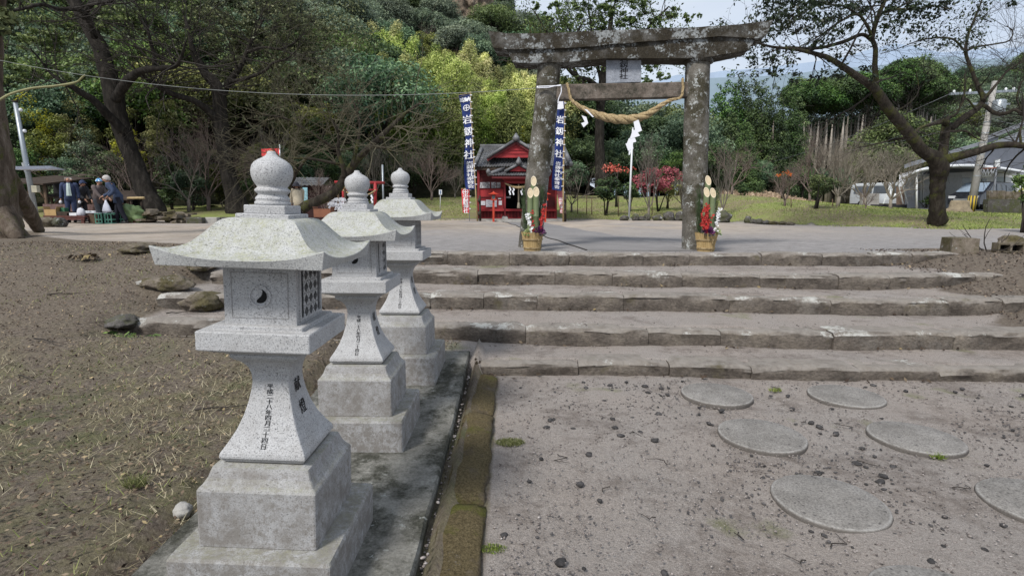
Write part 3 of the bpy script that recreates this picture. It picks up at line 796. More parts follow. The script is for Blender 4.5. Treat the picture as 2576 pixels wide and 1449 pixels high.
def streamer(polys, off, lab):
    mb = MB()
    for i, p in enumerate(polys):
        pts = [torw(866.5 + x * .414, y * .414, off - .006 * (i % 2) - .003 * i + .02 * (y - 800) / 200) for x, y in p]
        mb.poly(pts)
    o = mb.build('paper_streamer', M_paper); tag(o, lab, 'paper streamer', 'white zigzag paper streamers')
streamer([[(1757, 742), (1787, 729), (1808, 795), (1790, 803), (1768, 812)], [(1750, 796), (1770, 788), (1796, 826), (1733, 846)], [(1728, 842), (1762, 832), (1774, 862), (1712, 882)], [(1708, 874), (1748, 866), (1756, 904), (1724, 918)], [(1728, 912), (1746, 906), (1736, 940), (1727, 944)]], -.30, 'long white zigzag paper streamer hanging in front of the white flagpole')
streamer([[(1441, 702), (1470, 712), (1481, 750), (1453, 776), (1438, 750), (1460, 742)]], -.28, 'small white folded paper streamer under the thin left part of the rope')
streamer([[(1457, 664), (1476, 668), (1516, 712), (1508, 714)]], -.33, 'narrow white paper strip lying across the rope')
# small weeds growing on the lintel
M_weed = flat_mat('dry_weed', (.12, .12, .05), .8, .4)
mb = MB()
for i in range(26):
    b = torw(random.uniform(1325, 1395), 84, -.1) - Vector((0, 0, .02)); h = random.uniform(.06, .24); l = Vector((random.uniform(-.1, .1), random.uniform(-.08, .02), 0))
    pts = [b, b + l * .4 + Vector((0, 0, h * .7)), b + l + Vector((0, 0, h * (.9 if random.random() < .6 else .5)))]
    mb.tube(pts, [.004, .003, .001], 3)
o = mb.build('weed_tuft', M_weed); tag(o, 'thin dry weeds sprouting on top of the torii lintel', 'weed')

# ------------------------------------------------------------------ new year bamboo arrangements
M_bamboo = flat_mat('green_bamboo', (.125, .155, .075), .45, .3, 6, .4)
M_bamboo_pale = flat_mat('pale_bamboo', (.30, .23, .11), .5, .3, 6)
M_bamboo_cut = flat_mat('cut_bamboo', (.54, .46, .33), .6, .12, 20)
M_pine = flat_mat('pine_needles', (.040, .066, .026), .7, .4, 12)
M_red_fl = flat_mat('red_petals', (.40, .028, .025), .6, .3, 40)
M_white_fl = flat_mat('white_petals', (.72, .72, .72), .6, .1, 40)
M_cab_p = flat_mat('purple_cabbage', (.115, .022, .10), .55, .5, 26)
M_cab_d = flat_mat('dark_cabbage_leaf', (.045, .045, .05), .6, .5, 26)
M_cab_g = flat_mat('pale_cabbage', (.36, .42, .20), .6, .4, 26)
M_cab_gg = flat_mat('green_cabbage_leaf', (.10, .19, .06), .6, .4, 26)
def reed_mat():
    t = NT('straw_matting', .9, .2)
    uv = t.obj(); s = t.sep(uv)
    ang = t.math('ARCTAN2', s[1], s[0])
    cv = t.n('ShaderNodeCombineXYZ'); t.set(cv.inputs[0], t.math('MULTIPLY', ang, 22.0)); t.set(cv.inputs[1], t.math('MULTIPLY', s[2], 1.6))
    st = t.nz(1.0, 4, .7, cv.outputs[0])
    c = t.ramp(st, [(.3, (.17, .105, .04)), (.5, (.42, .30, .14)), (.7, (.58, .45, .25))])
    t.bump(st, .9, .02)
    return t.done(c)
M_reed = reed_mat()
def cabbage(parent, c, r, outer, inner, tilt, seed):
    rnd = random.Random(seed); mb = MB()
    T = Matrix.Translation(c) @ Matrix.Rotation(tilt[0], 4, 'X') @ Matrix.Rotation(tilt[1], 4, 'Y')
    for ring, (n, rad, up, mi) in enumerate(((8, 1.0, .10, 0), (9, .82, .28, 0 if r > 9 else 1), (9, .62, .5, 1), (7, .42, .7, 1), (5, .24, .8, 1))):
        for k in range(n):
            a = 2 * PI * (k + ring * .5) / n + rnd.uniform(-.15, .15); w = 2.6 / n
            q = lambda rr, aa, z: (r * rr * math.cos(aa), r * rr * math.sin(aa), r * z)
            w1, w2 = w * .55, w * 1.05
            z = lambda t: up * t + rnd.uniform(-.05, .05)
            vs = [q(.1, a, 0), q(rad * .55, a - w1, z(.45)), q(rad * .6, a, z(.4)), q(rad * .55, a + w1, z(.45)), q(rad * .9, a - w2 * .8, z(1.15)), q(rad, a, z(.95)), q(rad * .9, a + w2 * .8, z(1.2)), q(rad * 1.03, a - w2 * .4, z(1.0)), q(rad * 1.03, a + w2 * .4, z(1.1))]
            mb.add(vs, [(0, 1, 2), (0, 2, 3), (1, 4, 7, 2), (2, 7, 5), (2, 5, 8), (2, 8, 6, 3)], mi, False, T)
    return mb.build('ornamental_cabbage', [outer, inner], parent)
def kadomatsu(loc, rz, mirror, lab, bam):
    root = thing('bamboo_new_year_arrangement', lab, 'new year decoration', loc, rz, 'pair of bamboo new year arrangements')
    mb = MB(); n = 96; rnd = random.Random(3 + mirror)
    rings = []
    for r, z in ((.135, 0), (.140, .04), (.145, .1), (.155, .17), (.158, .19), (.172, .25), (.188, .315)):
        rings.append([(r * (1 + .035 * (k % 2) + rnd.uniform(-.012, .012)) * math.cos(2 * PI * k / n), r * (1 + .035 * (k % 2) + rnd.uniform(-.012, .012)) * math.sin(2 * PI * k / n), z + (rnd.uniform(-.012, .014) if z > .3 else 0)) for k in range(n)])
    mb.rings(rings, 0, False, True, False)
    mb.rings([[(x * .93, y * .93, z) for x, y, z in rings[-1]], [(x * .8, y * .8, .24) for x, y, z in rings[3]]], 0, False, False, True)
    bk = mb.build('straw_basket', M_reed, root)
    for z, r in ((.055, .149), (.20, .169)):
        mb = MB()
        for dz in (-.007, .007):
            pts = [((r + .004) * math.cos(a), (r + .004) * math.sin(a), z + dz) for a in np.linspace(0, 2 * PI, 40)]
            mb.tube(pts, .006, 6)
        ka = R(-62) if mirror > 0 else R(-80)
        kx, ky = (r + .014) * math.cos(ka), (r + .014) * math.sin(ka)
        for q in range(4):
            b0 = q * PI / 2 + .4
            mb.tube([(kx, ky, z), (kx + .028 * math.cos(b0), ky - .012, z + .028 * math.sin(b0)), (kx + .01 * math.cos(b0 + 1), ky - .016, z + .01)], .006, 5)
        mb.tube([(kx, ky, z), (kx + .01, ky - .006, z - .05), (kx + .016, ky, z - .08)], .005, 5)
        mb.build('rope_tie', M_straw, root)
    for (x, y, r, top, m2) in bam:
        mb = MB()
        prof = []
        z = .2
        nn = 20; rings = []
        zs = [.2, .30, .305, .31, .58, .585, .59, .83, .835, .84, top - .18]
        for zz in [q for q in zs if q <= top - .175]:
            rr = r * (1.06 if abs(zz - .305) < .001 or abs(zz - .585) < .001 or abs(zz - .855) < .001 else 1)
            rings.append([(x + rr * math.cos(2 * PI * k / nn), y + rr * math.sin(2 * PI * k / nn), zz) for k in range(nn)])
        # slant cut, face turned to the viewer
        cut = lambda rr: [(x + rr * math.cos(2 * PI * k / nn), y + rr * math.sin(2 * PI * k / nn), top - .085 + (math.sin(2 * PI * k / nn)) * .085 * rr / r) for k in range(nn)]
        rings.append(cut(r))
        mb.rings(rings, 0, True, True, False)
        b = len(mb.v)
        mb.rings([cut(r), cut(r * .80)], 1, False, False, False)
        inner = [(px, py + .004, pz - .012) for px, py, pz in cut(r * .80)]
        mb.rings([cut(r * .80), inner], 1, False, False, False)
        mb.add(inner, [tuple(range(nn))], 2)
        o = mb.build('bamboo_tube', [m2, M_bamboo_cut, flat_mat('bamboo_hollow', (.46, .38, .26), .7, .2, 15)], root)
    # pine sprays at both sides
    for sx in (-1, 1):
        mb = MB(); rnd = random.Random(11 + sx)
        for k in range(210):
            h0 = rnd.uniform(.25, 1.0); x0 = sx * (.10 + .05 * h0 + rnd.gauss(0, .016)); y0 = rnd.uniform(-.02, .08)
            l = rnd.uniform(.10, .20)
            d = Vector((sx * rnd.uniform(-.10, .55), rnd.uniform(-.4, .3), 1)).normalized()
            p = Vector((x0, y0, h0)); w = Vector((.0032, 0, 0))
            mb.add([p - w, p + w, p + d * l], [(0, 1, 2)])
            if k % 2 == 0: w = Vector((0, .0032, 0)); mb.add([p - w, p + w, p + d * l], [(0, 1, 2)])
        mb.tube([(sx * .08, .05, .22), (sx * .11, .04, .6), (sx * .15, .03, .98)], [.012, .008, .003], 6)
        mb.build('pine_spray', M_pine, root)
    def blossoms(name, mat, pts, nb, sp, rr, seed):
        mb = MB(); rnd = random.Random(seed)
        P = catmull(pts, 8)
        mb.tube(P, .004, 5, 1)
        for _ in range(nb):
            c = rnd.choice(P[4:]) + Vector((rnd.gauss(0, sp), rnd.gauss(0, sp * .6) - .02, rnd.gauss(0, sp)))
            for k in range(5):
                a = 2 * PI * k / 5 + rnd.random(); nrm = Vector((rnd.uniform(-.5, .5), -1, rnd.uniform(-.5, .5))).normalized()
                u = nrm.cross(Vector((0, 0, 1))).normalized(); w = nrm.cross(u)
                dd = u * math.cos(a) + w * math.sin(a); ee = nrm.cross(dd)
                mb.add([c, c + dd * rr * .6 + ee * rr * .42 + nrm * rr * .15, c + dd * rr + nrm * rr * .3, c + dd * rr * .6 - ee * rr * .42 + nrm * rr * .15], [(0, 1, 2, 3)], 0)
        return mb.build(name, [mat, M_pine], root)
    m = mirror
    if m > 0:
        blossoms('white_blossom_spray', M_white_fl, [(-.02, -.10, .26), (-.03, -.13, .38), (-.07, -.13, .52), (-.09, -.12, .66)], 44, .016, .020, 5)
        blossoms('red_blossom_spray', M_red_fl, [(.02, -.11, .28), (.0, -.13, .42), (-.02, -.12, .58), (.0, -.10, .68)], 18, .018, .018, 6)
        blossoms('red_blossom_spray', M_red_fl, [(.10, -.08, .28), (.14, -.10, .46), (.155, -.10, .62), (.185, -.10, .76)], 46, .015, .022, 7)
        cabbage(root, Vector((.11, -.10, .32)), .125, M_cab_d, M_cab_p, (R(28), R(12)), 4)
        cabbage(root, Vector((-.075, -.10, .305)), .095, M_cab_gg, M_cab_g, (R(25), R(-10)), 5)
    else:
        blossoms('red_blossom_spray', M_red_fl, [(-.03, -.11, .28), (-.08, -.13, .42), (-.10, -.13, .56), (-.07, -.12, .76)], 84, .036, .026, 8)
        blossoms('white_blossom_spray', M_white_fl, [(.06, -.11, .28), (.09, -.13, .42), (.12, -.12, .58), (.17, -.10, .74)], 40, .018, .022, 9)
        cabbage(root, Vector((-.02, -.12, .325)), .13, M_cab_d, M_cab_p, (R(30), R(0)), 6)
        cabbage(root, Vector((.14, -.07, .32)), .10, M_cab_gg, M_cab_g, (R(20), R(18)), 7)
    return root
kadomatsu((.345, 9.52, float(gz(.345, 9.52)) + .0), 0, 1, 'bamboo and pine arrangement in a straw basket before the leaning torii pillar',
          [(-.045, -.03, .049, 1.06, M_bamboo), (.052, -.035, .052, 1.08, M_bamboo), (.012, .055, .049, 1.26, M_bamboo)])
kadomatsu((3.345, 9.62, float(gz(3.345, 9.62)) + .0), R(3), -1, 'bamboo and pine arrangement with bunches of red flowers before the straight torii pillar',
          [(-.05, -.03, .05, 1.09, M_bamboo), (.06, -.03, .05, 1.08, M_bamboo), (.0, .055, .05, 1.29, M_bamboo)])

# paved path from the gate to the shrine
def path_mat():
    t = NT('path_concrete', .9, .2)
    c = t.ramp(t.nz(1.2, 7, .7), [(.3, (.165, .158, .158)), (.7, (.235, .225, .222))])
    c = t.mix(.7, c, t.mix(1.0, c, t.ramp(t.nz(60, 5, .7), [(.3, .6), (.6, 1.12)]), 'MULTIPLY'))
    return t.done(c)
def lay(pts_l, pts_r, name, mat, dz, kind='structure', n=60):
    mb = MB()
    for i in range(n):
        s0, s1 = i / n, (i + 1) / n
        L = lambda P, s: Vector(P[0]).lerp(Vector(P[1]), s)
        q = []
        for P, s in ((pts_l, s0), (pts_r, s0), (pts_r, s1), (pts_l, s1)):
            p = L(P, s); q.append(p)
        for k in range(8):
            f = lambda a, b, t: a.lerp(b, t)
            c = [f(q[0], q[1], k / 8), f(q[0], q[1], (k + 1) / 8), f(q[3], q[2], (k + 1) / 8), f(q[3], q[2], k / 8)]
            mb.add([(p.x, p.y, float(gz(p.x, p.y)) + dz) for p in c], [(0, 1, 2, 3)])
    o = mb.build(name, mat); tag(o, kind=kind); return o
lay([(1.32, 9.62, 0), (-.50, 25.4, 0)], [(3.2, 9.62, 0), (1.05, 25.4, 0)], 'path', path_mat(), .006)
mb = MB()
pp = [Vector((1.32, 9.62, 0)).lerp(Vector((-.50, 25.4, 0)), i / 60) for i in range(61)]
mb.tube([(p.x - .03, p.y, float(gz(p.x, p.y)) + .004) for p in pp], .016, 5)
o = mb.build('path_edging', flat_mat('dark_edging', (.035, .032, .03), .95, .3)); tag(o, 'low dark edging line along the paved shrine path', 'edging')
# ------------------------------------------------------------------ foliage tools
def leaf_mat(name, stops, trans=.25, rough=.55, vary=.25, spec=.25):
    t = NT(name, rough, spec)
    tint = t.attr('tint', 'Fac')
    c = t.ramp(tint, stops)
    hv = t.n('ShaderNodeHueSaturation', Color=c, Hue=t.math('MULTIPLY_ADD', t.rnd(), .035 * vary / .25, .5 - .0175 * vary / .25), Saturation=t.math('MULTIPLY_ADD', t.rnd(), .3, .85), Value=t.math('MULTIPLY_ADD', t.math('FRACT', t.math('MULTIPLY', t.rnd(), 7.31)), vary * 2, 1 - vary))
    c = hv.outputs[0]
    t.set(t.b.inputs['Base Color'], c)
    if trans:
        tr = t.n('ShaderNodeBsdfTranslucent', Color=c)
        mx = t.n('ShaderNodeMixShader', Fac=trans)
        t.t.links.new(t.b.outputs[0], mx.inputs[1]); t.t.links.new(tr.outputs[0], mx.inputs[2])
        t.t.links.new(mx.outputs[0], t.t.nodes['Material Output'].inputs['Surface'])
    return t.mat
def quads_mesh(name, Q, tint, mats, extra=None):
    """Q (n,4,3) leaf quads, optional extra MB (wood) with material slot 1"""
    Q = np.asarray(Q, np.float32); n = len(Q)
    ev = np.array(extra.v, np.float32).reshape(-1, 3) if extra else np.zeros((0, 3), np.float32)
    co = np.concatenate([Q.reshape(-1, 3), ev])
    loops = list(range(n * 4)); st = list(range(0, n * 4, 4)); tot = [4] * n; mi = [0] * n; sm = [False] * n
    if extra:
        for f, s_ in zip(extra.f, extra.sm):
            st.append(len(loops)); tot.append(len(f)); loops += [n * 4 + i for i in f]; mi.append(1); sm.append(s_)
    me = bpy.data.meshes.new(name)
    me.vertices.add(len(co)); me.vertices.foreach_set('co', co.ravel())
    me.loops.add(len(loops)); me.loops.foreach_set('vertex_index', np.array(loops, np.int32))
    me.polygons.add(len(st)); me.polygons.foreach_set('loop_start', np.array(st, np.int32)); me.polygons.foreach_set('loop_total', np.array(tot, np.int32))
    me.polygons.foreach_set('material_index', np.array(mi, np.int32)); me.polygons.foreach_set('use_smooth', np.array(sm, bool))
    me.update(calc_edges=True)
    a = me.attributes.new('tint', 'FLOAT', 'FACE')
    tt = np.concatenate([np.asarray(tint, np.float32), np.zeros(len(st) - n, np.float32)]); a.data.foreach_set('value', tt)
    for m in mats: me.materials.append(m)
    return me
def leaves_at(P, Nrm, size, g, aspect=.5, rnd_n=.6, droop=0.0):
    """leaf quads at points P with preferred normals"""
    n = len(P)
    N_ = Nrm + g.normal(0, rnd_n, (n, 3)); N_ /= np.linalg.norm(N_, axis=1, keepdims=True) + 1e-9
    A = g.normal(0, 1, (n, 3)); A[:, 2] -= droop
    A -= N_ * (A * N_).sum(1, keepdims=True); A /= np.linalg.norm(A, axis=1, keepdims=True) + 1e-9
    B = np.cross(N_, A)
    s = size * g.uniform(.65, 1.35, (n, 1))
    q0 = P - A * s * .5; q2 = P + A * s * .5
    mid = P + A * s * g.uniform(-.1, .1, (n, 1))
    return np.stack([q0, mid + B * s * aspect * .5, q2, mid - B * s * aspect * .5], 1)
def cloud(blobs, n, size, g, aspect=.55, shell=.55, up=.35, rnd_n=.6, droop=0.0):
    """leaves over a set of ellipsoid clumps ((c),(r)), denser at the upper outside"""
    w = np.array([max(r[0], .01) * max(r[1], .01) + r[2] * r[0] for c, r in blobs], float); w /= w.sum()
    ch = g.choice(len(blobs), n, p=w)
    C = np.array([b[0] for b in blobs])[ch]; Rr = np.array([b[1] for b in blobs])[ch]
    D = g.normal(0, 1, (n, 3)); D[:, 2] += up; D /= np.linalg.norm(D, axis=1, keepdims=True)
    rad = 1 - (1 - shell) * g.random((n, 1)) ** 1.6 + g.normal(0, .06, (n, 1))
    P = C + D * Rr * rad
    Nn = D / Rr; Nn /= np.linalg.norm(Nn, axis=1, keepdims=True); Nn[:, 2] += .35
    Q = leaves_at(P, Nn, size, g, aspect, rnd_n, droop)
    bt = np.random.default_rng(5).random(len(blobs))[ch]
    tint = np.clip(.47 + .24 * D[:, 2] + .30 * (bt - .5) + g.normal(0, .13, n), 0, 1)  # clump tops lighter, undersides darker: shading put into the leaf colour
    return Q, tint
def crown_blobs(R_, h, nb, g, z0=0.0, sub=(.26, .42), squash=.8, low=-.35):
    out = []
    for i in range(nb):
        d = g.normal(0, 1, 3); d /= np.linalg.norm(d)
        if d[2] < low: d[2] = -d[2]
        r = R_ * g.uniform(*sub)
        k = g.uniform(.55, .85)
        out.append(((d[0] * R_ * k, d[1] * R_ * k, z0 + d[2] * h * k), (r, r, r * squash)))
    return out

BARK = lambda name, a, b, c, sc=6.0, moss=0.0: bark_mat(name, a, b, c, sc, moss)
def bark_mat(name, dark, mid, light, sc=6.0, moss=0.0):
    t = NT(name, .95, .15)
    v = t.scaled((1, 1, .28))
    a = t.nz(sc, 7, .75, v)
    c = t.ramp(a, [(.3, dark), (.5, mid), (.72, light)])
    if moss:
        m = t.ramp(t.nz(2.2, 6, .7), [(.62 - moss * .3, 0.0), (.72 - moss * .25, .85)])
        c = t.mix(m, c, t.ramp(t.nz(20, 4, .7), [(.3, (.03, .034, .01)), (.7, (.10, .105, .03))]))
    t.bump(t.math('ADD', a, t.nz(sc * 5, 5, .7, v)), .8, .03)
    return t.done(c)
M_bark_dark = bark_mat('dark_bark', (.009, .008, .007), (.023, .020, .017), (.062, .055, .047), 7)
M_bark_moss = bark_mat('mossy_bark', (.012, .010, .008), (.034, .028, .022), (.08, .07, .055), 8, .35)
M_bark_left = bark_mat('grey_brown_bark', (.032, .025, .019), (.10, .078, .060), (.21, .175, .145), 6, .35)
M_bark_pale = flat_mat('pale_cedar_bark', (.30, .27, .235), .9, .25, 5)
M_bark_grey = flat_mat('grey_twigs', (.155, .135, .115), .9, .35, 5)
M_bark_pink = flat_mat('pinkish_twigs', (.15, .115, .10), .9, .35, 5)
M_bark_tan = flat_mat('tan_twigs', (.21, .185, .15), .9, .35, 5)
M_twig_dark = flat_mat('dark_twigs', (.032, .027, .023), .9, .4, 5)
M_twig_moss = flat_mat('olive_twigs', (.095, .085, .055), .9, .4, 5)

G_dark = [(0, (0.008, 0.017, 0.008)), (.35, (0.029, 0.055, 0.023)), (.6, (0.069, 0.116, 0.044)), (1, (0.189, 0.263, 0.095))]
G_mid = [(0, (0.012, 0.023, 0.009)), (.35, (0.049, 0.081, 0.026)), (.6, (0.119, 0.175, 0.052)), (1, (0.280, 0.359, 0.114))]
G_olive = [(0, (0.018, 0.023, 0.007)), (.35, (0.072, 0.086, 0.025)), (.6, (0.166, 0.180, 0.050)), (1, (0.342, 0.342, 0.108))]
G_blue = [(0, (0.012, 0.024, 0.016)), (.35, (0.044, 0.080, 0.048)), (.6, (0.104, 0.166, 0.092)), (1, (0.250, 0.340, 0.190))]
G_bamb = [(0, (0.034, 0.050, 0.016)), (.3, (0.14, 0.175, 0.05)), (.55, (0.34, 0.39, 0.115)), (.85, (0.60, 0.62, 0.24)), (1, (0.70, 0.68, 0.29))]
G_bambd = [(0, (0.019, 0.032, 0.010)), (.35, (0.072, 0.106, 0.027)), (.6, (0.176, 0.232, 0.056)), (1, (0.384, 0.432, 0.120))]
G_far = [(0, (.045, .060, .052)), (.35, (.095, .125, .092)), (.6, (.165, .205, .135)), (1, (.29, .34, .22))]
G_cedar = [(0, (0.008, 0.015, 0.008)), (.35, (0.027, 0.051, 0.019)), (.6, (0.065, 0.114, 0.034)), (1, (0.162, 0.237, 0.072))]
G_yel = [(0, (0.039, 0.046, 0.004)), (.35, (0.156, 0.169, 0.013)), (.6, (0.351, 0.351, 0.026)), (1, (0.650, 0.598, 0.065))]
G_red = [(0, (0.069, 0.009, 0.009)), (.4, (0.253, 0.034, 0.034)), (.7, (0.483, 0.081, 0.075)), (1, (0.632, 0.196, 0.161))]
G_ored = [(0, (0.165, 0.022, 0.011)), (.5, (0.572, 0.110, 0.055)), (1, (0.750, 0.275, 0.154))]
ML_dark = leaf_mat('leaves_dark', G_dark); ML_mid = leaf_mat('leaves_mid', G_mid); ML_olive = leaf_mat('leaves_olive', G_olive)
ML_blue = leaf_mat('leaves_bluegreen', G_blue); ML_bamb = leaf_mat('leaves_bamboo', G_bamb, .3, .55, .4); ML_bambd = leaf_mat('leaves_bamboo_dark', G_bambd, .3)
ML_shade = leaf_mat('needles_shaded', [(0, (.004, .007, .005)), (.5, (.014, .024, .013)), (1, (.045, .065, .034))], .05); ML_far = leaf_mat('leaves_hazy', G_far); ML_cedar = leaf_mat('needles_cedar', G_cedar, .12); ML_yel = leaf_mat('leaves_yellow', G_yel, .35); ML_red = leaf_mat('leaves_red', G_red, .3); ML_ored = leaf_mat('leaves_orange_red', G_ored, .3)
ML_camphor = leaf_mat('leaves_camphor', [(0, (.018, .027, .011)), (.35, (.078, .108, .042)), (.6, (.175, .215, .085)), (1, (.36, .40, .17))], .28, .45)
ML_cherry = leaf_mat('leaves_hanging', [(0, (.006, .009, .006)), (.5, (.022, .034, .018)), (1, (.06, .085, .035))], .22, .4, .05)

def twigs(mb, p, d, L, r, depth, g, spread=.6, up=.15, nseg=4, kids=(2, 4), shrink=.68, minr=.0035, wig=.16, side=4, start=.3, tips=None):
    p = Vector(p); d = Vector(d).normalized(); pts = [p.copy()]; rs = [r]
    for i in range(nseg):
        d = (d + Vector((g.gauss(0, wig), g.gauss(0, wig), g.gauss(0, wig) + up * .25))).normalized()
        p = p + d * (L / nseg); pts.append(p.copy()); rs.append(max(minr, r * (1 - (i + 1) / nseg * .55)))
    mb.tube(pts, rs, side if r > .02 else 3, 0, True, caps=False)
    if tips is not None and depth <= 1: tips += pts[2:]
    if depth <= 0: return
    for k in range(g.randint(*kids)):
        t = start + (1 - start) * (k + g.random()) / max(1, kids[1]); t = min(t, .98)
        i = min(nseg - 1, int(t * nseg)); f = t * nseg - i
        q = pts[i].lerp(pts[i + 1], f); dd = (pts[i + 1] - pts[i]).normalized()
        a = Vector((g.gauss(0, 1), g.gauss(0, 1), g.gauss(0, 1) + up)); a = (a - dd * a.dot(dd)).normalized()
        nd = (dd + a * spread * g.uniform(.7, 1.4)).normalized()
        twigs(mb, q, nd, L * shrink * g.uniform(.7, 1.2), max(minr, rs[i] * .62), depth - 1, g, spread, up, nseg, kids, shrink, minr, wig, side, start, tips)

# ------------------------------------------------------------------ hillside
def hill_mesh(name, x0, x1, y0, y1, nx, ny, f, mat, kind='structure'):
    xs = np.linspace(x0, x1, nx); ys = np.linspace(y0, y1, ny)
    X, Y = np.meshgrid(xs, ys); Z = f(X, Y)
    mb = MB(); mb.v = [tuple(p) for p in np.stack([X, Y, Z], -1).reshape(-1, 3)]
    for j in range(ny - 1):
        for i in range(nx - 1):
            a = j * nx + i
            if max(hill_h(xs[i], ys[j]), hill_h(xs[i + 1], ys[j + 1]), hill_h(xs[i], ys[j + 1]), hill_h(xs[i + 1], ys[j])) < .02: continue
            mb.f.append([a, a + 1, a + 1 + nx, a + nx]); mb.m.append(0); mb.sm.append(True)
    o = mb.build(name, mat); tag(o, kind=kind); return o
def floor_mat():
    t = NT('forest_floor', .95, .1)
    c = t.ramp(t.nz(1.1, 8, .78), [(.3, (.010, .013, .006)), (.5, (.034, .034, .018)), (.7, (.085, .072, .045))])
    c = t.mix(.6, c, t.mix(1.0, c, t.ramp(t.nz(9, 6, .8), [(.3, .3), (.6, 1.2)]), 'MULTIPLY'))
    t.bump(t.nz(3, 8, .8), 1, .3)
    return t.done(c)
M_floor = floor_mat()
hill_mesh('hillside', -200, 60, 24, 210, 131, 94, lambda X, Y: gz(X, Y) + hill_h(X, Y) + .25 * np.sin(X * .9) * np.sin(Y * .8) - .1, M_floor)
hill_mesh('wooded_hill', 40, 330, 90, 330, 60, 50, lambda X, Y: gz(X, Y) + hill_h(X, Y) - .2, M_floor)
# far mountains, haze mixed into their colour
def mount(name, Y, sky, col, depth=120):
    t = NT(name, 1, .05)
    c = t.ramp(t.nz(.025, 7, .65), [(.3, tuple(x * .88 for x in col)), (.7, tuple(min(1, x * 1.1) for x in col))])
    m = t.done(c)
    mb = MB(); pts = [at(vx, vy, Y) for vx, vy in sky]
    xs = np.linspace(pts[0].x, pts[-1].x, 90); zs = np.interp(xs, [p.x for p in pts], [p.z for p in pts])
    rows = []
    for k, f in enumerate((0, .35, .7, 1.0)):
        row = []
        for x, z in zip(xs, zs):
            row.append((x, Y - depth * (1 - f), max(0, z * f ** 1.2 * (1 + .03 * mnoise.noise(Vector((x * .03, k, 0))) * (1 if k < 3 else .35)))))
        rows.append(row)
    n = len(xs)
    mb.v = [p for r in rows for p in r]
    for j in range(3):
        for i in range(n - 1):
            a = j * n + i; mb.f.append([a, a + 1, a + 1 + n, a + n]); mb.m.append(0); mb.sm.append(True)
    o = mb.build(name, m); tag(o, kind='structure'); return o
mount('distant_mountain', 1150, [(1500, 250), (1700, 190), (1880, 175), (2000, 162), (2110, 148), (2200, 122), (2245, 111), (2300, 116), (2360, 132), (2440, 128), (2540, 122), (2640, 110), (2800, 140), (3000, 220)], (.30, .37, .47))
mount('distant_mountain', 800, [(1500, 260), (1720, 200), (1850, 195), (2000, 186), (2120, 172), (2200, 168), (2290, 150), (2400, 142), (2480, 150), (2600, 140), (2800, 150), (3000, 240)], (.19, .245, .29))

# ------------------------------------------------------------------ forest
g0 = np.random.default_rng(21)
def broadleaf(seed, R_, H, n, size, mat, sub=(.24, .40), squash=.75, trunk=True, bmat=M_bark_dark):
    g = np.random.default_rng(seed); pr = random.Random(seed)
    bl = crown_blobs(R_, R_ * .85, 40, g, H - R_ * .9, sub, squash)
    Q, t = cloud(bl, n, size, g)
    wood = MB()
    if trunk:
        wood.tube([(0, 0, -1.5), (g.normal(0, .1), 0, H * .25), (g.normal(0, .2), g.normal(0, .2), H * .6)], [R_ * .085, R_ * .06, R_ * .03], 6, 0)
        for k in range(7):
            b = bl[pr.randrange(len(bl))][0]
            wood.tube([(0, 0, H * pr.uniform(.25, .5)), (b[0] * .5, b[1] * .5, (H * .5 + b[2]) / 2), b], [R_ * .03, R_ * .02, R_ * .008], 4, 0)
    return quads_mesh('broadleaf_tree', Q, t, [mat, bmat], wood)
def bamboo_clump(seed, H, n, size, mat):
    g = np.random.default_rng(seed); wood = MB(); P = []; N_ = []; T = []
    stems = 5
    for s in range(stems):
        a = g.uniform(0, 2 * PI); r0 = g.uniform(.1, .9); b = np.array((r0 * math.cos(a), r0 * math.sin(a), 0.0)); h = H * g.uniform(.78, 1.08)
        lean = np.array((math.cos(a + g.normal(0, .6)), math.sin(a + g.normal(0, .6)), 0)) * h * g.uniform(.06, .20); tof = g.normal(0, .10)
        path = lambda t: b + np.array((0, 0, h)) * (t if not hasattr(t, '__len__') else t) + lean * t ** 3 - np.array((0, 0, h * .10)) * max(0, t - .8) ** 1 * 2
        wood.tube([tuple(path(t)) for t in (0, .25, .5, .75, .9, 1.0)], [.05, .05, .042, .03, .018, .006], 4, 0)
        m = n // stems
        t = .30 + .70 * g.random(m) ** .8
        base = np.array([path(x) for x in t])
        wid = 1.25 * np.sin(np.clip((t - .22) / .78, 0, 1) * PI * .93) ** .8 * H / 10 + .1
        off = g.normal(0, 1, (m, 3)); off[:, 2] *= .5; off /= np.linalg.norm(off, axis=1, keepdims=True)
        clump = np.sin(t * 37 + s) * .2 + 1
        p = base + off * (wid * clump * g.random(m) ** .5)[:, None]; p[:, 2] -= .28 * wid * g.random(m)
        P.append(p); rel_ = (np.linalg.norm((p - base) * np.array([1, 1, 1.6]), axis=1) / (wid + .05)); nn = off.copy(); nn[:, 2] += .9; N_.append(nn)
        T.append(np.clip(.05 + .34 * np.clip(rel_, 0, 1.1) + tof + .42 * t * .8 + .16 * off[:, 2] + g.normal(0, .13, m), 0, 1))  # leaves near the stem and low down darker: inner shade painted in
    P = np.concatenate(P); N_ = np.concatenate(N_); T = np.concatenate(T)
    Q = leaves_at(P, N_, size, g, .30, .5, .8)
    return quads_mesh('bamboo', Q, T, [mat, M_bamboo], wood)
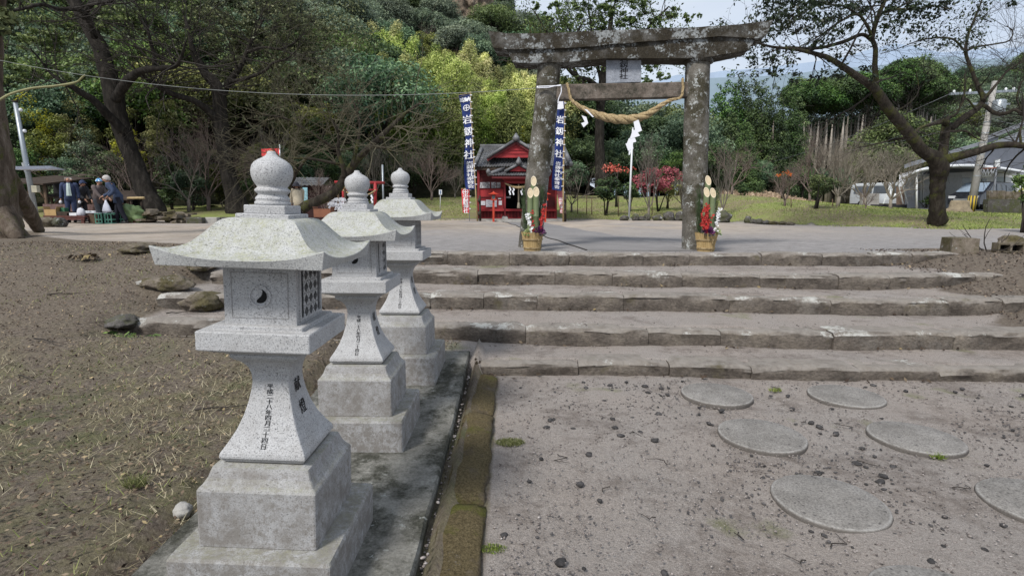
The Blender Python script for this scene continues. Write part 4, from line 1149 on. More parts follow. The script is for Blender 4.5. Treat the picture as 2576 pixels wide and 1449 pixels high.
def cedar(seed, H, R_, n, size, bare=.12, mat=None, bmat=None):
    g = np.random.default_rng(seed); wood = MB()
    wood.tube([(0, 0, -1), (0, 0, H * .5), (0, 0, H * .7)], [H * .015, H * .012, H * .003], 6, 0)
    bl = []
    k = 0
    zz = bare
    while zz < .97:
        rr = R_ * (1 - (zz - bare) / (1 - bare)) ** (.8 if bare < .5 else .5) + .08
        m = max(3, int(rr / R_ * 9))
        for j in range(m):
            a = 2 * PI * j / m + k * 1.3 + g.normal(0, .2); q = rr * g.uniform(.5, .85)
            s = rr * g.uniform(.34, .50) + .12
            bl.append(((q * math.cos(a), q * math.sin(a), H * zz + g.normal(0, H * .012)), (s, s, s * .9)))
        zz += .055 if bare < .5 else .025; k += 1
    Q, t = cloud(bl, n, size, g, .5, .5, .3, .5, .6)
    return quads_mesh('cedar_tree', Q, t, [mat or ML_cedar, bmat or M_bark_grey], wood)
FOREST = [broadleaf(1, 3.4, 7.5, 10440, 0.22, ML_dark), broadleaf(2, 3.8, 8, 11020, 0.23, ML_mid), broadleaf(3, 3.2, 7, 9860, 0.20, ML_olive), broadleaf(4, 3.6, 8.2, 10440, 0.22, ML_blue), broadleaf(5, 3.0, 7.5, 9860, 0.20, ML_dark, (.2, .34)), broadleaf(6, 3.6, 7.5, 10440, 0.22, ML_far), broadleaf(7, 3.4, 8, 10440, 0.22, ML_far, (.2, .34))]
BAMB = [bamboo_clump(31 + i, 10, 10000, .26, ML_bamb) for i in range(4)]
BAMBD = [bamboo_clump(41 + i, 9, 9000, .25, ML_bambd) for i in range(2)]
CED = [cedar(51, 16, 3.2, 36000, .24), cedar(52, 15, 2.9, 34000, .24), cedar(53, 17, 2.0, 8000, .26, .87, None, M_bark_pale), cedar(54, 16, 3.2, 24000, .28, .12, ML_shade)]
def plant(me, name, p, s, rz, label, cat, group, sz=1.0):
    o = bpy.data.objects.new(name, me); o.location = p; o.scale = (s, s, s * sz); o.rotation_euler = (0, 0, rz)
    put(o); return tag(o, label, cat, group)
nf = 0
random.seed(5)
d = 31.0
while d < 106:
    sp = 2.4 + .050 * d
    x = -1.02 * d - random.random() * sp
    while x < 14:
        px, py = x + random.uniform(-.3, .3) * sp, d + random.uniform(-.35, .35) * sp
        x += sp * (.62 if x > -.3 * d and d > 62 else 1)
        h = float(hill_h(px, py))
        if h < .5: continue
        if abs(px) < 3 and py < 44: continue
        p = Vector((px, py, float(gz(px, py)) + h - .3))
        vx = 1288 + 1400 * px / py; vy_top = 510 - (p.z + 7 - CZ) * 1400 / py
        if vy_top > 620 or (510 - (p.z - CZ) * 1400 / py) < -90: continue
        if 1110 < vx < 1235 and 80 < py < 112: continue
        s = sp / 4.6 * random.uniform(.85, 1.2)
        if vx > 880 and py > 60: s *= .72
        if vx + 45 > np.interp(vy_top, [-90, 0, 75, 110, 200], [1262, 1305, 1350, 1390, 1900]): continue
        bz = 975 < vx < 1430
        if bz and py < 64: continue
        if False and not (random.random() < .08):
            plant(random.choice(BAMB), 'bamboo', p, random.uniform(.75, 1.05), random.uniform(0, 6), 'tall yellow-green bamboo in the grove on the slope behind the red shrine', 'bamboo', 'yellow-green bamboo grove')
        elif bz and py <= 47:
            plant(random.choice(BAMBD), 'bamboo', p, random.uniform(.6, .85), random.uniform(0, 6), 'darker green bamboo at the foot of the grove behind the shrine', 'bamboo', 'dark bamboo at the foot of the slope')
        else:
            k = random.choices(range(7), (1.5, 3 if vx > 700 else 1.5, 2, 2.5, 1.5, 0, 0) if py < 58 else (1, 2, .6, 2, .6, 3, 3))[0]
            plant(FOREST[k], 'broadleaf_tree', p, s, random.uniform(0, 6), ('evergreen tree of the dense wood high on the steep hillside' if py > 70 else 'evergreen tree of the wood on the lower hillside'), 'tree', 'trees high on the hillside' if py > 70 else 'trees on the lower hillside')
        nf += 1
    d += sp * .8
for px0 in np.arange(-20, 9, 2.2):
    for py0 in np.arange(40, 64, 2.6):
        px, py = px0 * py0 / 60 + random.uniform(-1, 1), py0 + random.uniform(-1.2, 1.2)
        vx = 1288 + 1400 * px / py
        h = float(hill_h(px, py))
        if not 955 < vx < 1440 or h < .3 or py > 63: continue
        p = Vector((px, py, float(gz(px, py)) + h - .3)); nf += 1
        if py < 49 + random.uniform(-3, 3):
            plant(random.choice(BAMBD), 'bamboo', p, random.uniform(.55, .85), random.uniform(0, 6), 'darker green bamboo at the foot of the grove behind the shrine', 'bamboo', 'dark bamboo at the foot of the slope')
        else:
            plant(random.choice(BAMB), 'bamboo', p, random.uniform(.56, .92), random.uniform(0, 6), 'tall yellow-green bamboo in the grove on the slope behind the red shrine', 'bamboo', 'yellow-green bamboo grove')
print('forest', nf)
# forest edge behind the torii and right of it
random.seed(9)
for (vx, vy, Y, s, k, lab) in [(1395, 455, 50, .95, 0, None), (1450, 450, 54, 1.1, 4, None), (1505, 452, 52, 1.0, 0, None), (1560, 448, 56, 1.15, 3, None), (1620, 450, 52, 1.0, 4, None), (1670, 452, 56, 1.15, 1, None), (1715, 455, 50, .9, 3, None), (1430, 460, 62, 1.3, 2, None), (1535, 455, 64, 1.4, 0, None), (1640, 455, 66, 1.5, 2, None), (1750, 455, 60, 1.2, 4, None), (1760, 470, 48, .7, 0, None), (1590, 456, 47, .7, 3, None), (1480, 456, 46, .7, 4, None), (1420, 458, 47, .6, 1, None), (1535, 462, 45, .55, 4, None), (1565, 460, 49, .6, 0, None), (1625, 462, 46, .6, 0, None), (1655, 462, 48, .6, 4, None), (1690, 462, 46, .55, 0, None), (1735, 464, 50, .6, 4, None), (1600, 460, 58, 1.2, 0, None), (1690, 458, 64, 1.4, 4, None), (1780, 460, 66, 1.2, 0, None), (1510, 460, 48, .6, 2, None), (1455, 460, 50, .65, 4, None)]:
    p = at(vx, vy + 15, Y); p.z = gzs(p.x, p.y) - .3
    p.z -= .8; plant(FOREST[k], 'broadleaf_tree', p, s * 1.15, random.uniform(0, 6), 'evergreen tree at the edge of the wood seen through the torii gate', 'tree', 'wood behind the torii gate')
for (vx, top, Y, k) in [(1795, 200, 62, 0), (1822, 172, 60, 1), (1850, 168, 62, 0), (1880, 172, 64, 1), (1905, 185, 60, 0), (1935, 205, 58, 1), (1965, 200, 66, 0), (1835, 260, 52, 1), (1870, 285, 50, 0), (1990, 215, 70, 1)]:
    p = at(vx, 460, Y); p.z = gzs(p.x, p.y) - .2; zt = at(vx, top, Y).z
    plant(CED[k], 'cedar_tree', p, (zt - p.z) / (16, 15, 17)[k], random.uniform(0, 6), 'dense cone-shaped cedar right beside the straight torii pillar', 'tree', 'cedars beside the torii gate')
for i, vx in enumerate(np.linspace(1990, 2340, 64)):
    Y = 84 + random.uniform(-5, 16); top = np.interp(vx, [2018, 2100, 2170, 2215, 2250, 2300, 2330], [212, 205, 190, 185, 150, 160, 185]) + random.uniform(-14, 22)
    p = at(vx + random.uniform(-5, 5), 450, Y); p.z = gzs(p.x, p.y) - .2; zt = at(vx, top, Y).z
    plant(CED[2], 'cedar_tree', p, (zt - p.z) / 17, random.uniform(0, 6), 'planted cedar with a tall bare pale trunk behind the branching roadside tree', 'tree', 'planted cedars with bare trunks')
for (vx, top, Y) in [(2212, 150, 106), (2245, 128, 104), (2262, 140, 102), (2295, 150, 106), (2185, 175, 108), (2130, 204, 110), (2060, 208, 110), (2020, 214, 108), (2095, 208, 109), (2160, 200, 108), (2040, 214, 106), (2080, 210, 106), (2110, 208, 106), (2145, 206, 106), (2175, 200, 106), (2005, 214, 107), (2320, 160, 106), (2000, 200, 106), (2228, 170, 108), (2345, 175, 108)]:
    p = at(vx, 455, Y); p.z = gzs(p.x, p.y) - .2; zt = at(vx, top, Y).z
    plant(CED[0 if vx > 2200 else 3], 'cedar_tree', p, (zt - p.z) / 16, random.uniform(0, 6), 'tall pointed cedar rising above the planted cedar row', 'tree', 'pointed cedars behind the cedar row')
# wooded hill at the far side
nd = 0
for _ in range(3000):
    if nd >= 105: break
    px, py = random.uniform(75, 260), random.uniform(108, 215)
    vx = 1288 + 1400 * px / py
    if not 2200 < vx < 2680: continue
    h = float(hill_h(px, py))
    if h < 4: continue
    p = Vector((px, py, float(gz(px, py)) + h - 1))
    plant(FOREST[random.choices(range(7), (2, 2, 1, 2, 2, 3, 3))[0]], 'broadleaf_tree', p, random.uniform(1.4, 2.1), random.uniform(0, 6), 'evergreen tree covering the rounded hill beyond the modern house', 'tree', 'trees on the rounded hill beyond the house'); nd += 1
for (vx, vy, Y, s, k) in [(2250, 455, 70, 1.5, 1), (2210, 470, 66, 1.0, 1), (2300, 470, 66, 1.0, 2), (2060, 430, 60, .55, 3), (2020, 450, 58, .6, 4), (2100, 450, 60, .55, 3), (1905, 400, 56, .6, 3), (1955, 440, 60, .6, 2), (2340, 450, 72, 1.1, 2), (2390, 450, 80, 1.3, 3), (2450, 450, 85, 1.4, 1), (2520, 450, 85, 1.3, 0), (2590, 450, 85, 1.4, 3)]:
    p = at(vx, vy + 15, Y); p.z = gzs(p.x, p.y) - .3
    plant(FOREST[k], 'broadleaf_tree', p, s, random.uniform(0, 6), 'rounded evergreen tree standing below the planted cedars', 'tree', 'rounded trees below the cedars')
# cliff
me = rough_rock(1.0, 4, (1, 1, 1), 6, .34, 2.2); 
t = NT('cliff_rock', .95, .1)
cc = t.ramp(t.nz(.35, 8, .75, t.scaled((1.6, 1.6, .7))), [(.32, (.10, .085, .07)), (.48, (.27, .21, .155)), (.68, (.42, .34, .27))])
t.bump(t.nz(.6, 9, .8), 1, .8); me.materials.append(t.done(cc))
o = put(bpy.data.objects.new('cliff', me)); o.location = at(1176, -22, 90) + Vector((0, 3, -1)); o.scale = (3.9, 4, 6.4); o.rotation_euler = (0, R(-18), 0)
tag(o, 'bare brown rock face high on the wooded hillside', 'cliff')

# ------------------------------------------------------------------ trees one can walk up to
def limb(mb, pts, Y, dy=0.0, seed=0, n=9, wob=.12, scale=1.0, ez=None):
    """pts: (vx, vy, width in survey px[, depth offset])"""
    c = []
    for i, q in enumerate(pts):
        off = q[3] if len(q) > 3 else dy * i / max(1, len(pts) - 1)
        c.append((at(q[0], q[1], Y + off), q[2] * .5 * vpx(Y + off)))
    P = catmull([a for a, _ in c], 5); r = np.interp(np.linspace(0, len(c) - 1, len(P)), range(len(c)), [b for _, b in c])
    mb.tube(P, list(r), n, 0, True, wob, seed, True)
    return P, list(r)
Z1 = lambda zx, zy, w=None, *a: (zx * .414, zy * .414) + ((w * .414,) if w is not None else ()) + a
Z3 = lambda zx, zy, w=None, *a: (1709.6 + zx * .414, zy * .414) + ((w * .414,) if w is not None else ()) + a
def vblobs(lst, Y, f, jit=1.5, flat=.75, seed=0):
    g = random.Random(seed); out = []
    for q in lst:
        x, y, r = q[:3]; y0 = Y + (q[3] if len(q) > 3 else g.uniform(-jit, jit))
        rr = r * vpx(y0)
        out.append((tuple(at(x, y, y0)), (rr, rr * 1.1, rr * flat)))
    return out
def split_blobs(bl, k, g, f=(.32, .5)):
    out = []
    for c, r in bl:
        for _ in range(k):
            d = g.normal(0, 1, 3); d /= np.linalg.norm(d); q = g.uniform(.45, .9)
            rr = r[0] * g.uniform(*f)
            out.append(((c[0] + d[0] * r[0] * q, c[1] + d[1] * r[1] * q, c[2] + d[2] * r[2] * q), (rr, rr, rr * .62)))
    return out
def big_tree(name, label, base, parts, blobs, n, size, mat, seed, bmat=M_bark_dark, twig=None, tl=1.6, ntw=40, split=6, droop=.2, aspect=.5, fr=(.32, .5), shell=.35, tipleaf=0, tipr=.3, tipok=None):
    root = thing(name, label, 'tree', base)
    inv = Matrix.Translation(-base)
    mb = MB(); ends = []
    for i, (pts, Y, dy) in enumerate(parts):
        P, r = limb(mb, pts, Y, dy, seed + i, 10)
        ends.append((P, r))
    mb.v = [tuple(Vector(v) - base) for v in mb.v]
    mb.build('trunk', bmat, root)
    g = random.Random(seed); mb = MB(); tips = []
    for k in range(ntw):
        P, r = ends[g.randrange(len(ends))]
        j = g.randrange(int(len(P) * (.45 if k % 2 else .7)), len(P)); d = Vector((g.gauss(0, 1), g.gauss(0, .8), g.gauss(0, .7) + .3))
        twigs(mb, P[j] - base, d, tl * g.uniform(.6, 1.4), min(r[j] * .4, .035), 2, g, .7, .1, 4, (2, 3), tips=tips if tipleaf else None)
    if mb.v: mb.build('branches', twig or M_twig_dark, root)
    if n:
        gg = np.random.default_rng(seed)
        B = split_blobs(blobs, split, gg, fr)
        Q, t = cloud(B, n, size, gg, aspect, shell, .25, .6, droop)
        Q = Q - np.array(base)[None, None, :]
        if tipleaf and tips:
            T = np.array([tuple(p + base) for p in tips]); T = T[[tipok is None or tipok(p) for p in T]]
            m = len(T) * tipleaf; Tp = np.repeat(T, tipleaf, 0) + gg.normal(0, tipr, (m, 3)) * np.array([1, 1, .6]) - np.array([0, 0, tipr * .3])
            dn = gg.normal(0, .5, (m, 3)); dn[:, 2] += .8
            Q2 = leaves_at(Tp, dn, size, gg, aspect, .6, droop) - np.array(base)[None, None, :]
            Q = np.concatenate([Q, Q2]); t = np.concatenate([t, np.clip(.5 + gg.normal(0, .2, m), 0, 1)])
        put(bpy.data.objects.new('crown', quads_mesh('crown', Q, t, [mat])), root)
    return root
def gbase(vx, vy, Y, dz=-.1):
    p = at(vx, vy, Y); return Vector((p.x, p.y, gzs(p.x, p.y) + dz))

A_parts = [([Z1(945, 1330, 150), Z1(925, 1250, 128), Z1(890, 1180, 112), Z1(840, 1050, 101), Z1(790, 920, 95), Z1(745, 800, 99), Z1(710, 690, 106), Z1(696, 600, 110), Z1(668, 490, 97), Z1(640, 400, 90), Z1(610, 300, 83), Z1(570, 220, 76), Z1(530, 150, 72), Z1(490, 80, 70), Z1(450, 0, 67), Z1(410, -120, 54), Z1(360, -260, 40)], 25, 1.0),
           ([Z1(700, 610, 56), Z1(735, 550, 54), Z1(765, 505, 56), Z1(800, 470, 49), Z1(860, 432, 41), Z1(940, 420, 34), Z1(1000, 415, 31), Z1(1060, 405, 27), Z1(1092, 372, 22), Z1(1112, 315, 16), Z1(1130, 250, 11)], 24.6, -1.6),
           ([Z1(938, 415, 27), Z1(936, 330, 22), Z1(915, 260, 20), Z1(900, 190, 14), Z1(880, 110, 8)], 24, -.6),
           ([Z1(745, 800, 59), Z1(690, 735, 54), Z1(650, 695, 50), Z1(610, 650, 45), Z1(560, 605, 41), Z1(500, 570, 38), Z1(440, 530, 31), Z1(390, 508, 23), Z1(300, 440, 14), Z1(240, 360, 11), Z1(185, 300, 7)], 24.8, -2.5),
           ([Z1(575, 230, 36), Z1(540, 130, 31), Z1(480, 60, 27), Z1(360, 60, 23), Z1(250, 30, 20), Z1(120, 60, 16), Z1(0, 75, 13)], 24.5, -3),
           ([Z1(510, 110, 36), Z1(560, 20, 31), Z1(640, 20, 25), Z1(700, -10, 20), Z1(800, -60, 13)], 24.5, -2)]
A_bl = vblobs([(40, 30, 60), (110, 110, 55), (60, 170, 40), (170, 70, 60), (240, 20, 55), (300, 70, 60), (370, 40, 60), (330, 130, 45), (260, 140, 42), (420, 90, 55), (480, 50, 60), (410, 150, 35), (20, 110, 45), (140, 180, 34), (200, -30, 80), (340, -40, 90), (90, -40, 80), (470, -40, 80), (30, 205, 28), (215, 190, 26), (380, 10, 50), (450, 130, 36), (305, 175, 28)], 28.0, 1, 2.0, .7, 3)
big_tree('camphor_tree', 'big dark camphor tree leaning away from the people, forked trunk behind them', gbase(392, 535, 25), A_parts, A_bl, 30000, .15, ML_camphor, 11, M_bark_dark, None, 2.0, 110, 9, .2, .5, (.22, .42), .1, 11, .34, lambda p: p[2] > 6.5 and p[1] > 25.4)
B_parts = [([Z1(1452, 1300, 158), Z1(1435, 1230, 122), Z1(1412, 1160, 92), Z1(1385, 1050, 85), Z1(1370, 950, 83), Z1(1355, 850, 81), Z1(1345, 760, 81), Z1(1335, 680, 77), Z1(1334, 600, 76), Z1(1326, 540, 76), Z1(1290, 490, 59), Z1(1250, 450, 52), Z1(1220, 400, 45), Z1(1190, 350, 40), Z1(1168, 290, 31), Z1(1150, 200, 22), Z1(1120, 100, 14)], 27, -1),
           ([Z1(1336, 590, 54), Z1(1365, 540, 49), Z1(1400, 490, 41), Z1(1440, 435, 34), Z1(1480, 370, 27), Z1(1510, 290, 20), Z1(1560, 200, 14), Z1(1600, 120, 9)], 27, .8),
           ([Z1(1335, 770, 50), Z1(1300, 715, 47), Z1(1265, 675, 43), Z1(1220, 640, 40), Z1(1170, 610, 36), Z1(1100, 590, 34), Z1(1040, 570, 32), Z1(980, 540, 27), Z1(920, 500, 22), Z1(880, 470, 16), Z1(850, 430, 11)], 26.6, -2.2),
           ([Z1(1500, 320, 20), Z1(1600, 290, 16), Z1(1700, 300, 13), Z1(1790, 260, 9), Z1(1850, 200, 5)], 27, .5),
           ([Z1(1400, 500, 23), Z1(1520, 470, 20), Z1(1610, 430, 16), Z1(1660, 385, 14), Z1(1740, 360, 10), Z1(1800, 310, 6)], 26.5, -.5)]
B_bl = vblobs([(470, 130, 45), (520, 70, 60), (590, 40, 65), (560, 130, 55), (640, 90, 60), (700, 40, 60), (640, 170, 50), (710, 120, 60), (780, 70, 50), (770, 140, 50), (590, 200, 36), (700, 200, 45), (760, 210, 40), (650, 255, 38), (720, 270, 36), (680, 300, 30), (600, -30, 80), (720, -40, 80), (500, -10, 60), (810, 170, 32), (540, 190, 26), (790, 110, 40), (620, 130, 40), (640, 330, 22), (790, 255, 26)], 30.5, 1, 2.0, .7, 4)
big_tree('camphor_tree', 'upright dark camphor tree with a long horizontal limb, behind the row of grey kerb blocks', gbase(595, 530, 27), B_parts, B_bl, 34000, .15, ML_camphor, 12, M_bark_dark, None, 2.0, 110, 9, .2, .5, (.22, .42), .1, 11, .34, lambda p: p[2] > 5.5 and p[1] > 27.2)
C_parts = [([(1512, 470, 31.7), (1510, 420, 25.9), (1508, 350, 23.0), (1510, 280, 21.6), (1514, 220, 20.2), (1520, 180, 18.7), (1526, 130, 15.8), (1535, 70, 11.5), (1540, 20, 7.2)], 42, 0),
           ([(1513, 230, 14.4), (1485, 205, 12.2), (1455, 195, 10.8), (1430, 175, 8.6), (1410, 140, 6.5), (1380, 90, 4.3), (1345, 30, 2.9)], 42, -2), ([(1508, 260, 10.1), (1470, 215, 8.6), (1440, 165, 7.2), (1440, 110, 5.8), (1470, 50, 3.6)], 41.5, -1),
           ([(1520, 170, 11.5), (1560, 150, 9.4), (1600, 110, 7.9), (1640, 60, 6.5), (1680, 20, 4.3)], 42, 1), ([(1560, 150, 7.2), (1620, 160, 5.8), (1660, 150, 4.3), (1700, 130, 2.9)], 42, 1), ([(1514, 215, 8.6), (1500, 150, 7.2), (1490, 90, 5.8), (1480, 20, 3.6)], 42, 1.5)]
C_bl = vblobs([(1345, 18, 16), (1375, 45, 18), (1400, 20, 21), (1430, 60, 21), (1470, 20, 33), (1500, 60, 30), (1540, 20, 36), (1580, 55, 28), (1620, 20, 31), (1650, 55, 21), (1690, 35, 21), (1735, 45, 18), (1760, 40, 8), (1600, -20, 41), (1500, -30, 49), (1640, 165, 21), (1670, 190, 18), (1690, 215, 13), (1620, 200, 21), (1440, 150, 16), (1480, 170, 16), (1550, 180, 20), (1580, 130, 25), (1460, 110, 20), (1420, 200, 13)], 41.5, 1, 2, .8, 5)
big_tree('camphor_tree', 'tall camphor tree with open crown rising behind and above the torii gate', gbase(1512, 470, 42), C_parts, C_bl, 12000, .19, ML_mid, 13, M_bark_dark, None, 1.7, 120, 13, .2, .5, (.16, .34), .1, 3, .3, lambda p: p[2] > 9)

# trunk at the picture edge
D_parts = [([(-4, 620, 170), (-10, 585, 120), (-16, 540, 108), (-24, 470, 104), (-30, 400, 100), (-44, 300, 92), (-52, 200, 88), (-46, 80, 80), (-30, -60, 70), (-20, -200, 50)], 12.2, 0),
           ([(100, 582, 22, 2.0), (80, 548, 32, 1.7), (58, 508, 34, 1.3), (36, 465, 32, .9), (8, 410, 30, .4)], 12.2, 0), ([(52, 606, 24, -.4), (30, 580, 40, -.3), (5, 540, 60, -.1), (-15, 480, 60, 0)], 12.2, 0)]
D_bl = vblobs([(20, -40, 60), (-60, 0, 90), (90, -80, 80), (-20, 60, 40), (180, -90, 70)], 11, 1, 1.5, .7, 6)
big_tree('camphor_tree', 'thick mossy tree trunk cut by the picture edge, with a spreading root buttress', gbase(-10, 600, 12.2), D_parts, D_bl, 4000, .14, ML_camphor, 14, M_bark_left, None, 1.2, 0)

# roadside tree with spreading limbs
CH = 20.0
ch_parts = [([(2359, 554, 46), (2358, 540, 37), (2357, 510, 33), (2358, 480, 32), (2361, 448, 36), (2363, 424, 44), (2350, 398, 34), Z3(1480, 920, 68), Z3(1420, 845, 65), Z3(1350, 760, 62), Z3(1290, 690, 59), Z3(1240, 620, 56), Z3(1195, 555, 52), Z3(1150, 510, 47), Z3(1080, 465, 40), Z3(980, 400, 33), Z3(900, 352, 28), Z3(800, 322, 23), Z3(700, 302, 18), Z3(560, 286, 14), Z3(470, 262, 10), Z3(400, 235, 5)], CH, -2.5),
            ([(2366, 425, 34), Z3(1592, 985, 63), Z3(1600, 930, 55), Z3(1610, 850, 51), Z3(1622, 770, 49), Z3(1660, 775, 40), Z3(1720, 722, 37), Z3(1800, 668, 33), Z3(1845, 605, 31), Z3(1820, 540, 24), Z3(1790, 470, 21), Z3(1760, 390, 19), Z3(1738, 315, 18), Z3(1752, 220, 14), Z3(1790, 120, 11), Z3(1830, 20, 9), Z3(1850, -60, 5)], CH, 1.5),
            ([Z3(1585, 1000, 46), Z3(1640, 965, 56), Z3(1720, 945, 48), Z3(1800, 925, 44), Z3(1900, 892, 40), Z3(2000, 880, 38), Z3(2093, 888, 35), Z3(2200, 905, 31), Z3(2330, 900, 21), Z3(2430, 850, 12)], CH, -1.5),
            ([Z3(1622, 745, 37), Z3(1600, 738, 33), Z3(1540, 755, 21), Z3(1470, 775, 17), Z3(1436, 800, 16), Z3(1420, 840, 14)], CH - .3, -.3),
            ([Z3(1610, 760, 28), Z3(1630, 720, 24), Z3(1680, 695, 12), Z3(1720, 610, 10), Z3(1735, 540, 7), Z3(1730, 450, 4)], CH - .2, 1),
            ([Z3(1195, 540, 35), Z3(1192, 480, 33), Z3(1186, 400, 30), Z3(1190, 300, 26), Z3(1172, 235, 24), Z3(1190, 150, 26), Z3(1215, 80, 24), Z3(1250, 0, 21), Z3(1280, -80, 16)], CH - .5, -.8),
            ([Z3(1178, 255, 23), Z3(1110, 212, 21), Z3(1000, 255, 21), Z3(870, 290, 18), Z3(760, 296, 16), Z3(640, 290, 10), Z3(520, 330, 5)], CH - .6, -1.5),
            ([Z3(1170, 240, 18), Z3(1140, 160, 17), Z3(1080, 90, 14), Z3(980, 130, 12), Z3(880, 200, 10), Z3(780, 260, 7), Z3(600, 350, 5)], CH - 1, -1.2),
            ([Z3(1080, 90, 16), Z3(1000, 40, 12), Z3(900, 30, 10), Z3(800, 0, 7)], CH - 1, -1), ([Z3(1215, 85, 18), Z3(1320, 60, 14), Z3(1420, 60, 10), Z3(1560, 40, 6), Z3(1640, 60, 4)], CH - 1, -1),
            ([Z3(1845, 610, 21), Z3(1925, 515, 14), Z3(1985, 440, 11), Z3(2050, 395, 9), Z3(2130, 330, 5)], CH + .6, .5), ([Z3(1848, 640, 24), Z3(1920, 690, 23), Z3(1985, 690, 21), Z3(2040, 668, 19), Z3(2093, 700, 17), Z3(2200, 690, 11)], CH + .4, -.5),
            ([Z3(1738, 312, 14), Z3(1800, 288, 11), Z3(1900, 272, 9), Z3(2000, 250, 8), Z3(2025, 195, 6), Z3(1990, 160, 4)], CH + 1, .5), ([Z3(1735, 315, 12), Z3(1665, 242, 11), Z3(1560, 232, 9), Z3(1450, 250, 6), Z3(1320, 300, 4), Z3(1220, 330, 4)], CH + 1, -.5),
            ([Z3(1420, 830, 16), Z3(1300, 850, 11), Z3(1180, 880, 9), Z3(1080, 900, 5)], CH - .5, -.5), ([Z3(1290, 690, 14), Z3(1380, 640, 10), Z3(1450, 560, 7), Z3(1440, 440, 5)], CH, .5), ([Z3(2085, 690, 11), Z3(2050, 600, 10), Z3(2070, 520, 7), Z3(2093, 480, 5)], CH, 0), ([Z3(2075, 885, 14), Z3(2070, 800, 10), Z3(2090, 720, 7)], CH - 1, 0),
            ([Z3(1640, 800, 14), Z3(1740, 800, 10), Z3(1800, 840, 7), Z3(1860, 860, 4)], CH, 0), ([Z3(1800, 668, 12), Z3(1740, 600, 9), Z3(1700, 660, 5), Z3(1600, 700, 4)], CH, -.6)]
ch_bl = vblobs([(1709.6 + x * .414, y * .414, r * .36) for x, y, r in [(560, 50, 110), (700, 60, 110), (520, 170, 90), (640, 120, 100), (800, 60, 110), (900, 40, 90), (760, 150, 90), (880, 130, 80), (470, 300, 80), (430, 370, 50), (560, 340, 80), (680, 360, 50), (1000, 80, 80), (1100, 30, 90), (1000, 170, 60), (1250, 30, 80), (1350, 50, 90), (1450, 50, 90), (1560, 50, 80), (1630, 40, 50), (1330, 140, 60), (1430, 170, 50), (1240, 170, 40), (1500, 120, 50), (600, 440, 50), (700, 480, 60), (850, 470, 70), (980, 450, 60), (1180, 480, 40), (1050, 320, 30), (2020, 20, 30), (700, -80, 130), (1000, -80, 130), (1400, -80, 120), (830, 280, 50), (960, 340, 30), (1120, 420, 40), (560, 430, 40)]], 18.6, 1, 1.2, .8, 8)
tr = big_tree('spreading_tree', 'dark spreading tree with mossy low horizontal limb on the grass bank by the road', gbase(2357, 548, CH), ch_parts, ch_bl, 6000, .115, ML_cherry, 15, M_bark_moss, M_twig_dark, 1.5, 230, 14, 1.2, .5, (.2, .45), .0, 2, .10, lambda p: (lambda vx, vy: (vx < 2090 and vy < 212) or (vx < 2420 and vy < 140))(1288 + 1400 * p[0] / p[1], 510 - (p[2] - 1.76) * 1400 / p[1]))

# low leaning bare tree beside the stalls
P_parts = [([(758, 528, 26), (775, 516, 26), (800, 506, 24), (830, 492, 23), (852, 472, 22), (868, 446, 21), (882, 424, 19), (915, 385, 16), (950, 352, 14), (985, 318, 11), (1020, 285, 8), (1060, 258, 5)], 17, 1.5),
           ([(868, 448, 14), (862, 415, 12), (850, 380, 9), (852, 340, 7), (835, 300, 4)], 17, -.5), ([(905, 395, 10), (935, 372, 8), (965, 372, 6), (985, 380, 4)], 17, -.5), ([(885, 420, 10), (900, 360, 8), (905, 310, 6), (890, 260, 4)], 17, .5), ([(720, 505, 12), (728, 470, 11), (742, 440, 9), (738, 410, 7), (690, 392, 4)], 18, -.2), ([(742, 440, 8), (770, 400, 6), (800, 370, 4), (815, 330, 3)], 18, 0), ([(850, 380, 8), (790, 340, 6), (720, 300, 5), (660, 290, 3)], 17, -.8), ([(862, 415, 8), (780, 400, 6), (700, 400, 4), (610, 410, 3)], 17, -.6), ([(955, 348, 7), (990, 350, 5), (1040, 370, 3), (1070, 410, 2)], 17.5, 0)]
big_tree('bare_plum_tree', 'low bare tree leaning on its side, sawn trunk end showing between two lanterns', gbase(765, 530, 17), P_parts, [], 0, .1, None, 16, M_bark_moss, M_twig_moss, 1.5, 130)

# smaller bare trees and shrubs
def bare(name, seed, H, r, n0, mat, spread=.45, up=.5, depth=3, kids=(3, 5), fan=.5, wig=.13, shrink=.62):
    g = random.Random(seed); tr = MB(); tw = MB()
    hb = H * .14
    tr.tube([(0, 0, -.2), (g.gauss(0, .03), g.gauss(0, .03), hb)], [r * 1.25, r], 7, 0, True, .1)
    for k in range(n0):
        a = 2 * PI * k / n0 + g.uniform(-.3, .3)
        d = Vector((math.cos(a) * fan, math.sin(a) * fan, 1)).normalized()
        twigs(tw, (0, 0, hb * .9), d, H * g.uniform(.42, .6), r * .55, depth, g, spread, up, 4, kids, shrink, .005, wig)
    return tr.mesh('trunk', mat), tw.mesh('twigs', mat)
BARE = {'vase': bare('v', 1, 4.2, .10, 9, M_bark_tan, .6, .45, 3, (4, 6), .75, .19), 'pink': bare('p', 2, 5.0, .10, 6, M_bark_pink, .6, .4, 3, (4, 6), .6, .2), 'grey': bare('g', 3, 6.0, .10, 5, M_bark_grey, .45, .7, 3, (3, 5), .4), 'small': bare('s', 4, 3.2, .06, 4, M_bark_pink, .5, .5, 3, (3, 4), .5), 'tan': bare('t', 5, 4.6, .10, 8, M_bark_tan, .5, .6, 3, (4, 6), .65)}
